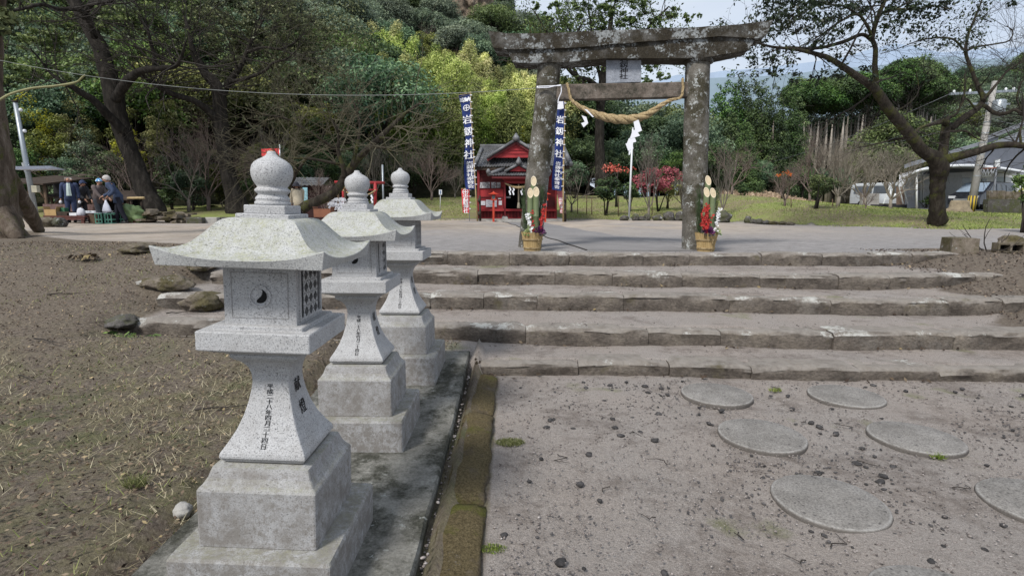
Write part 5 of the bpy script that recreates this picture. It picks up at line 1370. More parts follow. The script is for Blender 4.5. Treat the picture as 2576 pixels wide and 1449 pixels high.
for k_, (n_, sd, fn) in {'vase': (8, 21, .9), 'pink': (5, 22, .75), 'grey': (4, 23, .55), 'small': (5, 24, .7), 'tan': (6, 25, .5)}.items():
    H_ = {'vase': 4.2, 'pink': 5.0, 'grey': 6.0, 'small': 3.2, 'tan': 4.6}[k_]
    BARE[k_ + '2'] = bare(k_, sd, H_, .09, n_, {'vase': M_bark_tan, 'pink': M_bark_pink, 'grey': M_bark_grey, 'small': M_bark_pink, 'tan': M_bark_grey}[k_], .65, .25, 3, (3, 5), fn, .24, .66)
_bare_n = [0]
def bare_tree(kind, vx, vy, Y, top, label, group='bare winter trees on the grass', rz=0):
    p = at(vx, vy, Y); p.z = gzs(p.x, p.y); H = {'vase': 4.2, 'pink': 5.0, 'grey': 6.0, 'small': 3.2, 'tan': 4.6}[kind]
    s = (at(vx, top, Y).z - p.z) / H
    r = thing('bare_tree', label, 'tree', p, rz, group)
    r.scale = (s, s, s)
    _bare_n[0] += 1; a, b = BARE[kind + ('2' if _bare_n[0] % 2 else '')]; r.scale = (s * (.85 + .1 * (_bare_n[0] % 4)), s * (.85 + .1 * (_bare_n[0] % 3)), s)
    put(bpy.data.objects.new('trunk', a), r); put(bpy.data.objects.new('branches', b), r)
bare_tree('vase', 2240, 525, 27, 345, 'wide bare tree with a fan of pale branches in front of the van', rz=1)
bare_tree('tan', 2105, 535, 26, 340, 'bare many-stemmed tree beside the round leafy shrub', rz=2)
bare_tree('pink', 1840, 500, 36, 335, 'bare pinkish tree beyond the straight torii pillar, before the old tiled house', rz=.5)
bare_tree('pink', 2040, 480, 38, 330, 'bare pinkish tree behind the thin tree with orange leaves', rz=3)
bare_tree('vase', 2175, 500, 34, 350, 'bare pale tree behind the wide fan-shaped bare tree', rz=4)
bare_tree('grey', 1632, 545, 28, 350, 'tall bare grey tree in front of the red maple', rz=1.4)
bare_tree('grey', 1438, 530, 30, 385, 'thin bare grey tree between the shrine and the dark round evergreen', rz=2.2)
bare_tree('grey', 1818, 530, 27, 395, 'thin bare tree just beside the straight torii pillar, above the large rock', rz=3.3)
bare_tree('small', 1972, 535, 27, 415, 'thin bare tree with a few orange-red leaves at its top', rz=.3)
bare_tree('pink', 1085, 500, 36, 355, 'bare reddish-brown tree near the blue banner on its pale pole', rz=.9)
bare_tree('tan', 1145, 498, 38, 410, 'low tan bare tree directly behind the blue banner', rz=1.9)
bare_tree('pink', 820, 500, 22, 435, 'small pinkish bare tree behind the leaning sawn tree', rz=2.9)
bare_tree('small', 2178, 527, 25, 470, 'small stunted bare tree in front of the van', rz=3.9)
bare_tree('tan', 1715, 540, 32, 430, 'low bare shrub-like tree beside the straight torii pillar on the shrine side', rz=5)
def shrub(name, vx, vy, Y, top, wpx, mat, label, seed, n=1600, size=.12, trunk=.25, group=None, flat=.8, cat='shrub', sparse=False):
    p = at(vx, vy, Y); p.z = gzs(p.x, p.y); H = at(vx, top, Y).z - p.z; W = wpx * .5 * vpx(Y)
    g = np.random.default_rng(seed); pr = random.Random(seed)
    zc = H * (trunk + 1) / 2; hh = H * (1 - trunk) / 2
    bl = []
    for i in range(18):
        d = g.normal(0, 1, 3); d /= np.linalg.norm(d); k = g.uniform(.3, .8); s = min(W, hh) * g.uniform(.3, .45)
        bl.append(((d[0] * W * k, d[1] * W * k, zc + d[2] * hh * k), (s, s, s * flat)))
    root = thing(name, label, cat, p, 0, group)
    Q, t = cloud(bl, n, size, g)
    put(bpy.data.objects.new('foliage', quads_mesh('foliage', Q, t, [mat])), root)
    mb = MB()
    for k in range(5):
        b = bl[pr.randrange(18)][0]
        mb.tube([(pr.gauss(0, .04), pr.gauss(0, .04), -.1), (b[0] * .25, b[1] * .25, H * trunk), b], [.045, .03, .01], 5)
    mb.build('stems', M_twig_dark, root)
    return root
shrub('leafy_shrub', 2054, 535, 25, 435, 88, ML_mid, 'round leafy green shrub with thin stems on the grass', 61, 1500, .10, .28)
shrub('evergreen_shrub', 1524, 533, 29, 440, 76, ML_dark, 'dark round evergreen on a single stem near the shrine', 62, 1500, .12, .33)
shrub('evergreen_shrub', 1585, 530, 31, 455, 60, ML_dark, 'dark evergreen bush just behind the white flagpole', 63, 1300, .12, .3)
shrub('maple_tree', 1655, 530, 31, 412, 150, ML_red, 'small maple with red leaves beside the white flagpole', 64, 1900, .13, .30, None, .85, 'tree')
shrub('maple_tree', 1550, 525, 34, 406, 150, ML_ored, 'thin maple with orange-red leaves only at the top', 65, 210, .14, .66, None, .7, 'tree')
shrub('maple_tree', 1970, 500, 33, 425, 60, ML_ored, 'thin spindly maple with faint orange leaves near the old house', 66, 70, .12, .65, None, .9, 'tree')
shrub('leafy_shrub', 1680, 525, 32, 450, 70, ML_olive, 'loose olive-green shrub beside the red maple', 67, 900, .11, .25)
shrub('leafy_shrub', 1705, 470, 40, 370, 70, ML_mid, 'bright green conifer-like bush beside the straight torii pillar', 68, 1600, .14, .1)
shrub('leafy_shrub', 1445, 490, 40, 400, 80, ML_blue, 'dark green bush on the slope right of the shrine', 69, 1700, .14, .1)
shrub('leafy_shrub', 1312, 375, 46, 300, 46, ML_yel, 'small round yellow-green bush above the shrine roof', 70, 900, .14, .1)
shrub('leafy_shrub', 1870, 482, 40, 452, 34, ML_dark, 'low dark bush on the dry grass slope', 71, 600, .12, .05)
shrub('leafy_shrub', 2590, 480, 17, 400, 80, ML_mid, 'green pine-like branches reaching in at the picture edge above the block wall', 72, 900, .10, .2)
shrub('leafy_shrub', 2330, 515, 37, 488, 34, ML_mid, 'small green bush below the white stepladder', 73, 400, .10, .1)
shrub('leafy_shrub', 2575, 505, 30, 470, 60, ML_yel, 'yellow-green hedge bush on top of the block wall', 74, 500, .12, .1)
# undergrowth below the camphor trees
random.seed(77)
U = [(60, 450, 27.5, 300, 110, ML_dark), (130, 440, 28, 270, 110, ML_olive), (200, 450, 28, 300, 120, ML_blue), (270, 450, 28.5, 330, 100, ML_dark), (160, 480, 26.5, 380, 100, ML_blue), (240, 485, 27, 395, 90, ML_dark), (330, 430, 29, 240, 80, ML_yel), (395, 420, 30, 220, 80, ML_olive), (430, 470, 28.5, 380, 90, ML_dark), (480, 500, 28, 385, 100, ML_blue), (430, 360, 33, 200, 100, ML_olive), (500, 420, 31, 300, 90, ML_dark), (650, 480, 30, 390, 100, ML_dark), (700, 470, 31, 340, 110, ML_dark), (640, 410, 33, 320, 80, ML_olive), (760, 470, 32, 370, 100, ML_blue), (830, 470, 33, 360, 110, ML_dark), (900, 470, 34, 350, 110, ML_blue), (970, 465, 36, 330, 110, ML_dark), (1040, 460, 38, 320, 110, ML_dark), (110, 350, 31, 200, 110, ML_yel), (200, 340, 32, 200, 120, ML_olive), (30, 350, 30, 220, 100, ML_dark), (1110, 470, 41, 360, 90, ML_dark), (1170, 470, 42, 370, 70, ML_dark), (560, 470, 30, 370, 80, ML_olive), (300, 360, 32, 210, 90, ML_olive), (20, 480, 26, 400, 90, ML_dark), (880, 400, 38, 270, 110, ML_dark), (800, 390, 36, 260, 110, ML_dark), (720, 380, 34, 240, 100, ML_olive), (960, 390, 42, 260, 120, ML_blue)]
kinds = {ML_dark.name: 'dark green', ML_olive.name: 'olive green', ML_blue.name: 'bluish green', ML_yel.name: 'yellow-leaved'}
for i, (vx, vy, Y, top, w, m) in enumerate(U):
    shrub('undergrowth_bush', vx, vy, Y, top, w, m, kinds[m.name] + ' bush in the undergrowth at the foot of the hillside', 100 + i, 3600 if m is not ML_yel else 1600, .115, .02, kinds[m.name] + ' undergrowth bushes', .85)
for vx, vy, Y, top in ((1168, 150, 72, 72), (1195, 140, 76, 84), (1215, 130, 80, 66), (1075, 140, 74, 70)):
    bare_tree('pink', vx, vy, Y, top, 'bare greyish tree on the steep hillside below the rock face', 'bare trees on the hillside', vx)
# bare saplings in the undergrowth
for i, (vx, vy, Y, top, k) in enumerate([(470, 470, 27, 300, 'grey'), (520, 480, 28, 280, 'pink'), (640, 480, 28, 330, 'pink'), (690, 470, 29, 330, 'grey'), (330, 480, 26.5, 330, 'pink'), (940, 470, 32, 350, 'grey'), (1000, 470, 34, 340, 'grey')]):
    bare_tree(k, vx, vy, Y, top, 'bare tangled sapling among the bushes under the camphor trees', 'bare saplings in the undergrowth', i)
# ------------------------------------------------------------------ shrine
def paint(name, col, rough=.6, var=.3, sc=3): return flat_mat(name, col, rough, var, sc, .35, 0, .15, 40)
M_red = paint('red_paint', (.205, .018, .022)); M_red2 = paint('red_paint_bright', (.31, .026, .03)); M_redd = paint('dark_red_paint', (.105, .012, .014))
M_verm = paint('vermilion_paint', (.42, .045, .022), .55, .2)
M_interior = flat_mat('dark_interior', (.012, .012, .014), .9, .4)
M_wood = flat_mat('old_wood', (.13, .09, .06), .9, .4, 6, .2, 0, .3, 60, (1, 1, .2)); M_woodd = flat_mat('dark_wood', (.045, .032, .024), .9, .4, 6)
M_redwood = flat_mat('red_brown_wood', (.085, .032, .026), .75, .35, 6); M_bampole = flat_mat('dry_bamboo', (.36, .27, .14), .6, .3, 6)
M_stone_l = flat_mat('pale_stone', (.33, .32, .30), .9, .25, 8, .2, 0, .4)
M_steel = flat_mat('galvanised_steel', (.29, .32, .345), .45, .15, 4, .5, .6); M_white = flat_mat('white_enamel', (.62, .64, .66), .5, .08, 4)
M_patterned = (lambda t: t.done(t.mix(t.ramp(t.nz(16, 5, .8, t.obj()), [(.44, 0.0), (.52, 1.0)]), (.56, .57, .60), (.19, .19, .20))))(NT('patterned_sheet', .8))
M_lines = (lambda t: t.done(t.mix(t.ramp(t.nz(30, 3, .8, t.scaled((.3, 1, 1.8), t.obj())), [(.50, 0.0), (.60, .55)]), (.60, .62, .66), (.16, .17, .2))))(NT('written_sheet', .8))
def tile_mat():
    t = NT('roof_tile', .45, .4)
    c = t.ramp(t.nz(2.2, 6, .7), [(.3, (.05, .05, .053)), (.5, (.115, .117, .122)), (.72, (.21, .215, .225))])
    c = t.mix(.6, c, t.mix(1.0, c, t.ramp(t.nz(14, 4, .7), [(.3, .5), (.65, 1.3)]), 'MULTIPLY'))
    return t.done(c)
M_tile = tile_mat()
def tile_roof(mb, el, er, rl, rr, cols, rows, amp=.022, step=.02, mi=0):
    el, er, rl, rr = [Vector(p) for p in (el, er, rl, rr)]
    nrm = (er - el).cross(rl - el).normalized()
    if nrm.z < 0: nrm = -nrm
    sub = 6
    for r in range(rows):
        prev = None
        for k in range(cols * sub + 1):
            u = k / (cols * sub); w = math.cos(2 * PI * u * cols)
            w = amp * (w if w > 0 else w * .35)
            a = el.lerp(er, u).lerp(rl.lerp(rr, u), r / rows) + nrm * (w + step)
            b = el.lerp(er, u).lerp(rl.lerp(rr, u), (r + 1.08) / rows) + nrm * (w * .9)
            c = a - nrm * (step * 1.6)
            if prev: 
                mb.add([prev[0], a, b, prev[1]], [(0, 1, 2, 3)], mi, True)
                mb.add([prev[2], c, a, prev[0]], [(0, 1, 2, 3)], mi, False)
            prev = (a, b, c)
def vbox(mb, x0, y0, x1, y1, Y, dep, mi=0):
    a, b, c, d = at(x0, y1, Y), at(x1, y1, Y), at(x1, y0, Y), at(x0, y0, Y)
    mb.prism([a, b, c, d], (0, dep, 0), mi)
def vpart(name, mat, parent, base, rects, Y, dep, bevel=0.0):
    mb = MB()
    for r in rects: vbox(mb, r[0], r[1], r[2], r[3], r[4] if len(r) > 4 else Y, r[5] if len(r) > 5 else dep)
    mb.v = [tuple(Vector(v) - base) for v in mb.v]
    return mb.build(name, mat, parent, None, bevel)
def shrine():
    b = Vector((at(1305, 555, 25.2).x, 25.2, .95))
    root = thing('shrine_building', 'small red shrine hall with grey tiled roofs at the end of the paved path', 'shrine', b)
    W = 25.6
    vpart('stone_base', M_stone_l, root, b, [(1199, 551, 1420, 562, 25.15, 4.2), (1262, 552.5, 1350, 562, 24.2, .9), (1222, 555, 1262, 562, 24.1, .3)], W, 4)
    vpart('wall', M_red, root, b, [(1206, 424, 1268, 530), (1343, 424, 1398, 530), (1266, 424, 1345, 462)], W, .12)
    vpart('side_wall', M_redd, root, b, [(1206, 424, 1208, 530, W + .12, 3.8), (1396, 424, 1398, 530, W + .12, 3.8)], W, 3.8)
    vpart('back_wall', M_interior, root, b, [(1206, 424, 1398, 530, W + 2.2, .1)], W, .1)
    vpart('upper_boards', M_redd, root, b, [(1208, 426, 1267, 437.5), (1208, 438.2, 1267, 446.5), (1208, 447, 1267, 455)], W - .03, .03)
    for k, (x0, y0, x1, y1) in enumerate([(1206, 475, 1266, 495.5), (1208, 497, 1266, 526), (1377, 495, 1395, 520)]):
        vpart('red_panel', [M_red2, M_red, M_redd][k], root, b, [(x0, y0, x1, y1)], W - .035, .035)
    vpart('patterned_panel', M_patterned, root, b, [(1206.5, 458.5, 1232, 473.5), (1235, 458.5, 1248, 473.5), (1249.5, 459, 1259, 473)], W - .05, .02)  # pale and dark grey mottle
    for r in ((1206, 506, 1221, 516.5), (1222.5, 503, 1249.5, 521), (1254.5, 505.5, 1262.5, 516), (1253, 499, 1260.5, 501.5), (1373, 505, 1376, 520), (1273, 494.5, 1284.5, 499)):
        vpart('notice_sheet', M_lines, root, b, [r], W - .06 if r[0] != 1273 else 26.0, .012)
    vpart('corner_post', M_red, root, b, [(1200.5, 422, 1206.5, 552), (1396, 424, 1401, 552)], W - .08, .16)
    vpart('rail', M_redd, root, b, [(1201, 495.3, 1268, 497.2), (1201, 455.2, 1268, 458.2), (1201, 473.8, 1268, 475.4), (1343, 473, 1400, 476)], W - .07, .07)
    vpart('deck', M_red2, root, b, [(1201, 526, 1400, 531.5)], 25.25, .5)
    mb = MB()
    for x in np.arange(1203, 1398, 3.6): vbox(mb, x, 531.5, x + 1.5, 548.5, 25.35, .05)
    vbox(mb, 1201, 547.5, 1400, 550, 25.34, .07)
    mb.v = [tuple(Vector(v) - b) for v in mb.v]; mb.build('skirt_lattice', M_red, root)
    vpart('under_floor', M_interior, root, b, [(1202, 531, 1399, 551)], 25.7, .05)
    for x in (1270, 1341):
        vpart('porch_post', M_red, root, b, [(x - 2.2, 445, x + 2.2, 546)], 24.55, .12)
        mb = MB(); p = at(x, 550, 24.6) - b
        mb.square([(.15, p.z - .12), (.14, p.z + .02), (.09, p.z + .10)], 0, .02); mb.v = [(v[0] + p.x, v[1] + p.y, v[2]) for v in mb.v]
        mb.build('post_footing', M_stone_l, root)
    vpart('porch_beam', M_red2, root, b, [(1264, 446.5, 1347, 452), (1268, 456.5, 1343, 462)], 24.56, .1)
    vpart('porch_tie', M_redd, root, b, [(1268, 446, 1270.5, 450, 24.66, 1.0), (1340, 446, 1342.5, 450, 24.66, 1.0)], 24.6, 1)
    # offering box and bottle
    # main roof
    mb = MB()
    eL, eR = at(1194, 420, 24.75), at(1436, 417, 24.75)
    rL, rR = at(1212, 378, 27.2), at(1418, 377, 27.2)
    tile_roof(mb, eL, eR, rL, rR, 34, 9, .028, .022)
    bL, bR = Vector((eL.x, 29.6, eL.z)), Vector((eR.x, 29.6, eR.z))
    tile_roof(mb, bR, bL, rR, rL, 34, 9, .028, .022)
    mb.v = [tuple(Vector(v) - b) for v in mb.v]
    rf = mb.build('roof', M_tile, root)
    mb = MB()
    for o1, o2 in ((eL, bL), (eR, bR)):
        mb.add([o1 - b, o2 - b, (rL if o1 is eL else rR) - b], [(0, 1, 2)])
    mb.build('roof_gable_end', M_redd, root)
    mb = MB(); mb.bar(rL - b + Vector((-.06, 0, .06)), rR - b + Vector((.06, 0, .06)), .22, .2); mb.tube([rL - b + Vector((-.08, 0, .19)), rR - b + Vector((.08, 0, .19))], .075, 8)
    mb.tube([eL - b + Vector((0, 0, .05)), eL.lerp(rL, .5) - b + Vector((0, 0, .07)), rL - b + Vector((0, 0, .1))], [.10, .09, .09], 7); mb.tube([eR - b + Vector((0, 0, .05)), rR - b + Vector((0, 0, .1))], [.10, .09], 7)
    mb.build('ridge', M_tile, rf)
    mb = MB(); mb.bar(eL - b + Vector((0.05, .1, -.09)), eR - b + Vector((-.05, .1, -.09)), .12, .10); mb.quad(eL - b + Vector((.05, .1, -.05)), eR - b + Vector((-.05, .1, -.05)), eR - b + Vector((-.05, 1.0, -.02)), eL - b + Vector((.05, 1.0, -.02)))
    mb.build('eave', M_woodd, rf)
    # front gable
    gY = 24.95
    gl, gr, ga = at(1240, 397, gY), at(1356, 397, gY), at(1298, 363.5, gY)
    mb = MB(); mb.prism([gl - b, gr - b, ga - b], (0, .1, 0))
    for f in (.3, .55, .78): mb.bar(gl.lerp(ga, f) - b + Vector((.1, -.02, 0)), gr.lerp(ga, f) - b + Vector((-.1, -.02, 0)), .02, .015)
    fg = mb.build('front_gable', M_red2, root)
    mb = MB(); up = Vector((0, 0, .10))
    for s, e in ((gl, at(1226, 404, gY)), (gr, at(1370, 404, gY))):
        mb.bar(ga + up * .5 - b + Vector((0, -.06, 0)), e - b + Vector((0, -.06, 0)), .10, .09)
    mb.build('barge_board', M_redd, fg)
    mb = MB()
    for s in (-1, 1):
        e = at(1226 if s < 0 else 1370, 402, gY) + Vector((0, -.12, .06)); a_ = ga + Vector((0, -.12, .16))
        tile_roof(mb, a_ , a_ + Vector((0, 1.9, 0)), e, e + Vector((0, 1.3, -.0)), 9, 6, .022, .02)
        mb.tube([a_ + Vector((0, -.02, .03)), e + Vector((0, -.02, .03))], .065, 7)
    mb.tube([ga + Vector((0, -.16, .22)), ga + Vector((0, 2.2, .22))], .10, 8)
    on = ga + Vector((0, -.18, .26))
    mb.lathe([(.02, -.16), (.13, -.12), (.16, 0), (.10, .08), (.05, .16), (.01, .2)], 10, M=Matrix.Translation(on))
    mb.v = [tuple(Vector(v) - b) for v in mb.v]; mb.build('gable_roof', M_tile, root)
    # porch roof
    pY = 24.0
    mb = MB()
    pl, pr_ = at(1231, 441, pY), at(1379, 441, pY); ql, qr = at(1252, 424, 25.4), at(1358, 424, 25.4)
    tile_roof(mb, pl, pr_, ql, qr, 22, 5, .026, .02)
    pa = at(1305, 415, pY + .25); 
    for s in (-1, 1):
        e = at(1305 + s * 30, 432, pY + .25)
        tile_roof(mb, pa, pa + Vector((0, 1.2, 0)), e, e + Vector((0, .5, 0)), 5, 3, .02, .02)
        mb.tube([pa + Vector((0, -.03, .03)), e + Vector((s * .1, -.03, .0))], .06, 7)
        c = at(1305 + s * 62, 436, pY + .1)
        mb.tube([c + Vector((s * .25, -.12, -.06)), c + Vector((-s * .2, .3, .14)), c + Vector((-s * .45, .8, .26))], [.09, .08, .07], 7)
        mb.lathe([(.01, -.1), (.09, -.05), (.10, .04), (.05, .12), (.01, .15)], 8, M=Matrix.Translation(c + Vector((s * .24, -.1, .04))))
    mb.tube([pa + Vector((0, -.08, .07)), pa + Vector((0, 1.3, .07))], .08, 8)
    mb.lathe([(.02, -.12), (.12, -.1), (.14, 0), (.08, .08), (.03, .2)], 10, M=Matrix.Translation(pa + Vector((0, -.1, .12))))
    mb.v = [tuple(Vector(v) - b) for v in mb.v]; prf = mb.build('porch_roof', M_tile, root)
    mb = MB(); A, B_, C_ = at(1281, 431.5, pY + .3), at(1329, 431.5, pY + .3), at(1305, 418, pY + .3)
    mb.prism([A - b, B_ - b, C_ - b], (0, .08, 0)); mb.build('porch_gable', M_red2, prf)
    mb = MB(); mb.bar(pl - b + Vector((.1, .1, -.08)), pr_ - b + Vector((-.1, .1, -.08)), .1, .1); mb.quad(pl - b + Vector((.1, .1, -.06)), pr_ - b + Vector((-.1, .1, -.06)), qr - b + Vector((0, 0, -.12)), ql - b + Vector((0, 0, -.12)))
    mb.build('porch_eave', M_redd, prf)
    # things hanging in the porch
    pts = catmull([at(1270, 461, 24.4), at(1287, 469, 24.35), at(1305, 472, 24.3), at(1323, 469, 24.35), at(1341, 461, 24.4)], 6)
    mb = MB(); rope_strands(mb, pts, [.03 + .03 * math.sin(PI * i / (len(pts) - 1)) for i in range(len(pts))], 5); o = mb.build('sacred_rope', M_straw); tag(o, 'thin straw rope hung across the porch of the red shrine', 'rope')
    for i, x in enumerate((1280.5, 1289, 1310, 1318)):
        mb = MB(); p = at(x, 469.5, 24.32); s = .055
        for k in range(4):
            o_ = Vector((.03 * (k % 2) - .03 * (k // 2) * .5, -.006 * k, -.09 * k))
            q = [p + o_ + Vector(v) for v in ((0, 0, 0), (s, 0, .02), (s * 1.3, 0, -.08), (s * .3, 0, -.10))]; mb.poly(q)
        o = mb.build('paper_streamer', M_paper); tag(o, 'small white zigzag paper streamer hanging in the shrine porch', 'paper streamer', 'paper streamers of the shrine porch')
    mb = MB(); mb.tube([at(1304.5, 463, 24.8), at(1304.5, 510, 24.8)], .032, 7); mb.tube([at(1304.5, 510, 24.8), at(1304.5, 513, 24.8), at(1304.5, 524, 24.8)], [.045, .05, .075], 8)
    o = mb.build('bell_rope', flat_mat('cream_rope', (.50, .45, .34), .9, .2)); tag(o, 'cream bell rope hanging before the dark shrine doorway', 'rope')
shrine()
def red_lantern(vx, lab):
    b = at(vx, 557.5, 24.0); b.z = float(gz(b.x, b.y)) ; root = thing('lantern_post', lab, 'lantern post', b, 0, 'red lantern posts before the shrine')
    z = lambda v: at(vx, v, 24.0).z - b.z
    mb = MB(); mb.box((0, 0, z(504) / 2), (.085, .085, z(504))); mb.build('post', M_verm, root)
    mb = MB(); mb.box((0, 0, z(503)), (.22, .22, .05)); mb.box((0, 0, z(490)), (.2, .2, .03))
    for sx in (-1, 1):
        for sy in (-1, 1): mb.box((sx * .085, sy * .085, (z(503) + z(490)) / 2), (.025, .025, z(490) - z(503)))
    lb = mb.build('lantern_box', M_verm, root)
    MB().box((0, 0, (z(503) + z(490)) / 2), (.15, .15, z(490) - z(503) - .03)).build('lantern_pane', M_dark, lb)
    mb = MB()
    for k in (-1, 0, 1): mb.box((k * .045, -.08, (z(503) + z(490)) / 2), (.008, .008, z(490) - z(503)))
    mb.box((0, -.08, (z(503) + z(490)) / 2), (.16, .008, .008)); mb.build('pane_bars', M_white, lb)
    mb = MB(); mb.square([(.21, z(489)), (.21, z(489) + .015), (.10, z(486)), (.03, z(483.5)), (.02, z(481.5))]); mb.build('lantern_roof', M_verm, root)
red_lantern(1241.5, 'red lantern on a slender post in front of the notice sheets of the shrine')
red_lantern(1371.5, 'red lantern on a slender post half hidden by the leaning torii pillar')

# ------------------------------------------------------------------ banners
def cloth_mat(name, col):
    t = NT(name, .8, .2); c = t.ramp(t.nz(3, 4, .6), [(.3, tuple(x * .75 for x in col)), (.7, tuple(x * 1.2 for x in col))]); return t.done(c)
M_blue = cloth_mat('navy_cloth', (.016, .032, .135)); M_redc = cloth_mat('red_cloth', (.55, .055, .06)); M_pink = cloth_mat('faded_red_cloth', (.58, .20, .22))
def banner(name, lab, L, Rr, Y, pole, cloth, text, small, wave, emblem=.135, ties=14, group=None, poleR=.035, polemat=None, head=None, side=None, fold=0.0):
    b = at(pole[0][0], pole[0][1], Y); root = thing(name, lab, 'banner', b, 0, group)
    lx = lambda v: float(np.interp(v, [p[1] for p in L], [p[0] for p in L])); rx = lambda v: float(np.interp(v, [p[1] for p in Rr], [p[0] for p in Rr]))
    t0, t1 = L[0][1], L[-1][1]; tr0, tr1 = Rr[0][1], Rr[-1][1]
    def S(s, t, lift=0.0):
        vl = t0 + (t1 - t0) * t; vr = tr0 + (tr1 - tr0) * t
        a = at(lx(vl), vl, Y); c = at(rx(vr), vr, Y); p = a.lerp(c, s)
        p.y += wave * math.sin(t * 7 + s * 2.2) * (1 - s * .8) + wave * .5 * math.sin(t * 15 + s * 5) * (1 - s) - lift
        return p - b
    mb = MB(); ns, nt = 8, 50
    mb.v = [tuple(S(i / ns, j / nt)) for j in range(nt + 1) for i in range(ns + 1)]
    for j in range(nt):
        for i in range(ns):
            a = j * (ns + 1) + i; mb.f.append([a, a + 1, a + ns + 2, a + ns + 1]); mb.m.append(0); mb.sm.append(True)
    cl = mb.build('cloth', cloth, root)
    mb = MB(); Wm = (S(1, .5) - S(0, .5)).length; Hm = (S(.5, 1) - S(.5, 0)).length
    def chars(txt, tc0, tc1, size, s0=.5, xs=1.0, bold=.025):
        n = len(txt)
        for i, ch in enumerate(txt):
            vs, fs = glyph(ch); tc = tc0 + (tc1 - tc0) * (i + .5) / n
            for dx in (-bold, 0, bold):
                mb.add([S(s0 + (x * xs + dx) * size / Wm, tc - y * size / Hm, .03) for x, y in vs], fs)
    if text: chars(text[0], text[1], text[2], text[3])
    if small: chars(small[0], small[1], small[2], small[3], small[4] if len(small) > 4 else .55, 1.35, .03)
    if side: chars(side[0], side[1], side[2], side[3], side[4], 1.0, .02)
    if head:
        for i, ch in enumerate(head[0]):
            vs, fs = glyph(ch)
            for dx in (-.05, 0, .05): mb.add([S(head[2] + i * head[3] + (x + dx) * head[4] / Wm, head[1] - y * head[4] / Hm, .03) for x, y in vs], fs)
    if emblem:
        r = Wm * .36; te, se = emblem
        for k in range(28):
            a0, a1 = 2 * PI * k / 28, 2 * PI * (k + 1) / 28
            P = lambda q, a: S(se + q * math.cos(a) / Wm, te + q * 1.12 * math.sin(a) / Hm, .03)
            mb.add([P(r, a0), P(r, a1), P(r * .8, a1), P(r * .8, a0)], [(0, 1, 2, 3)])
        w = r * .13
        for ax in (0, 1):
            for u0, u1 in zip(np.linspace(-.72, .72, 7)[:-1], np.linspace(-.72, .72, 7)[1:]):
                c = [(u0 * r, -w), (u1 * r, -w), (u1 * r, w), (u0 * r, w)]
                if ax: c = [(y, x) for x, y in c]
                mb.add([S(se + x / Wm, te + y * 1.12 / Hm, .031) for x, y in c], [(0, 1, 2, 3)])
    mb.build('lettering', M_white_ink, cl)
    mb = MB(); p0 = Vector((0, 0, -.15)); mb.tube([p0] + [at(x, y, Y + .02) - b for x, y in pole[1:]], [poleR] + [poleR * .8] * (len(pole) - 2) + [poleR * .5], 7)
    mb.build('pole', polemat or M_bampole, root)
    mb = MB(); mb.tube([S(0, 0), S(1.1, 0)], .012, 5); mb.build('crossbar', M_bampole, root)
    for k in range(ties):
        t = (k + .3) / ties; p = S(1, t); mb = MB(); mb.box(tuple(p + Vector((.03, -.03, 0))), (.09, .04, .03)); mb.build('loop_tie', M_paper, root)
    return root
BY = 24.3
bn = banner('shrine_banner', 'tall blue banner on the bamboo pole at the open side of the shrine, fully visible', [(1153, 240), (1159, 263), (1166, 309), (1171, 346), (1169, 392), (1167, 429), (1169, 462), (1172, 477)], [(1183, 235), (1185, 300), (1190, 374), (1194, 430), (1196, 466), (1195, 476)], BY, [(1202, 560), (1196, 470), (1190, 370), (1185, 290), (1183, 231)], M_blue,
       ('岩釼神社', .205, .70, .38), ('岩釼神社奉賛会', .705, .99, .16, .56), .07, (.145, .54), 14, 'tall blue shrine banners', .04, None, ('奉納', .058, .30, .40, .20), ('月吉日', .73, .90, .12, .88))
bn2 = banner('shrine_banner', 'tall blue banner beside the leaning torii pillar, its crest half covered by white paper', [(1404, 238), (1401, 277), (1397, 323), (1395, 387), (1390, 424), (1388, 461), (1389, 477)], [(1421, 238), (1420, 258), (1419, 314), (1416, 387), (1413, 461), (1412, 481)], BY, [(1417, 558), (1417, 480), (1418, 400), (1420, 300), (1421, 232)], M_blue,
       ('岩釼神社', .205, .68, .34), ('岩釼神社奉賛会', .70, .985, .155, .52), .06, (.125, .5), 14, 'tall blue shrine banners', .04, None, None, ('月吉日', .73, .90, .10, .90))
for bt, bx in ((bn, 1202), (bn2, 1417)):
    b = bt.location; mb = MB(); mb.tube([(.10, .12, -.1), (.08, .10, 1.15)], .05, 7); mb.tube([(.0, .05, .38), (.12, .05, .38)], .09, 7); mb.tube([(0, .05, .95), (.12, .05, .95)], .085, 7)
    mb.build('support_stake', M_woodd, bt)
mb = MB(); mb.prism([at(1401, 276, 24.15), at(1418, 273.5, 24.15), at(1416.5, 250, 24.15), at(1404, 250, 24.15)], (0, .01, 0)); o = mb.build('paper_sheet', M_paper); tag(o, 'white folded paper hanging over the crest of the blue banner', 'paper')
banner('small_banner', 'small red banner with white lettering under the fully visible blue banner', [(1160, 475), (1162, 500), (1164, 535)], [(1181, 474), (1181, 500), (1180, 536)], 24.6, [(1181, 559), (1181, 520), (1181, 472)], M_redc, ('岩釼神社', .28, 1.0, .25), None, .03, (.14, .5), 4, 'small red banners', .018, M_steel)
banner('small_banner', 'small faded red banner drooping under the blue banner beside the torii pillar', [(1401, 481), (1404, 500), (1409, 536)], [(1417, 480), (1417, 500), (1415, 537)], 24.6, [(1419, 559), (1419, 520), (1419, 478)], M_pink, ('岩釼神社', .28, 1.0, .16), None, .05, None, 4, 'small red banners', .018, M_steel)

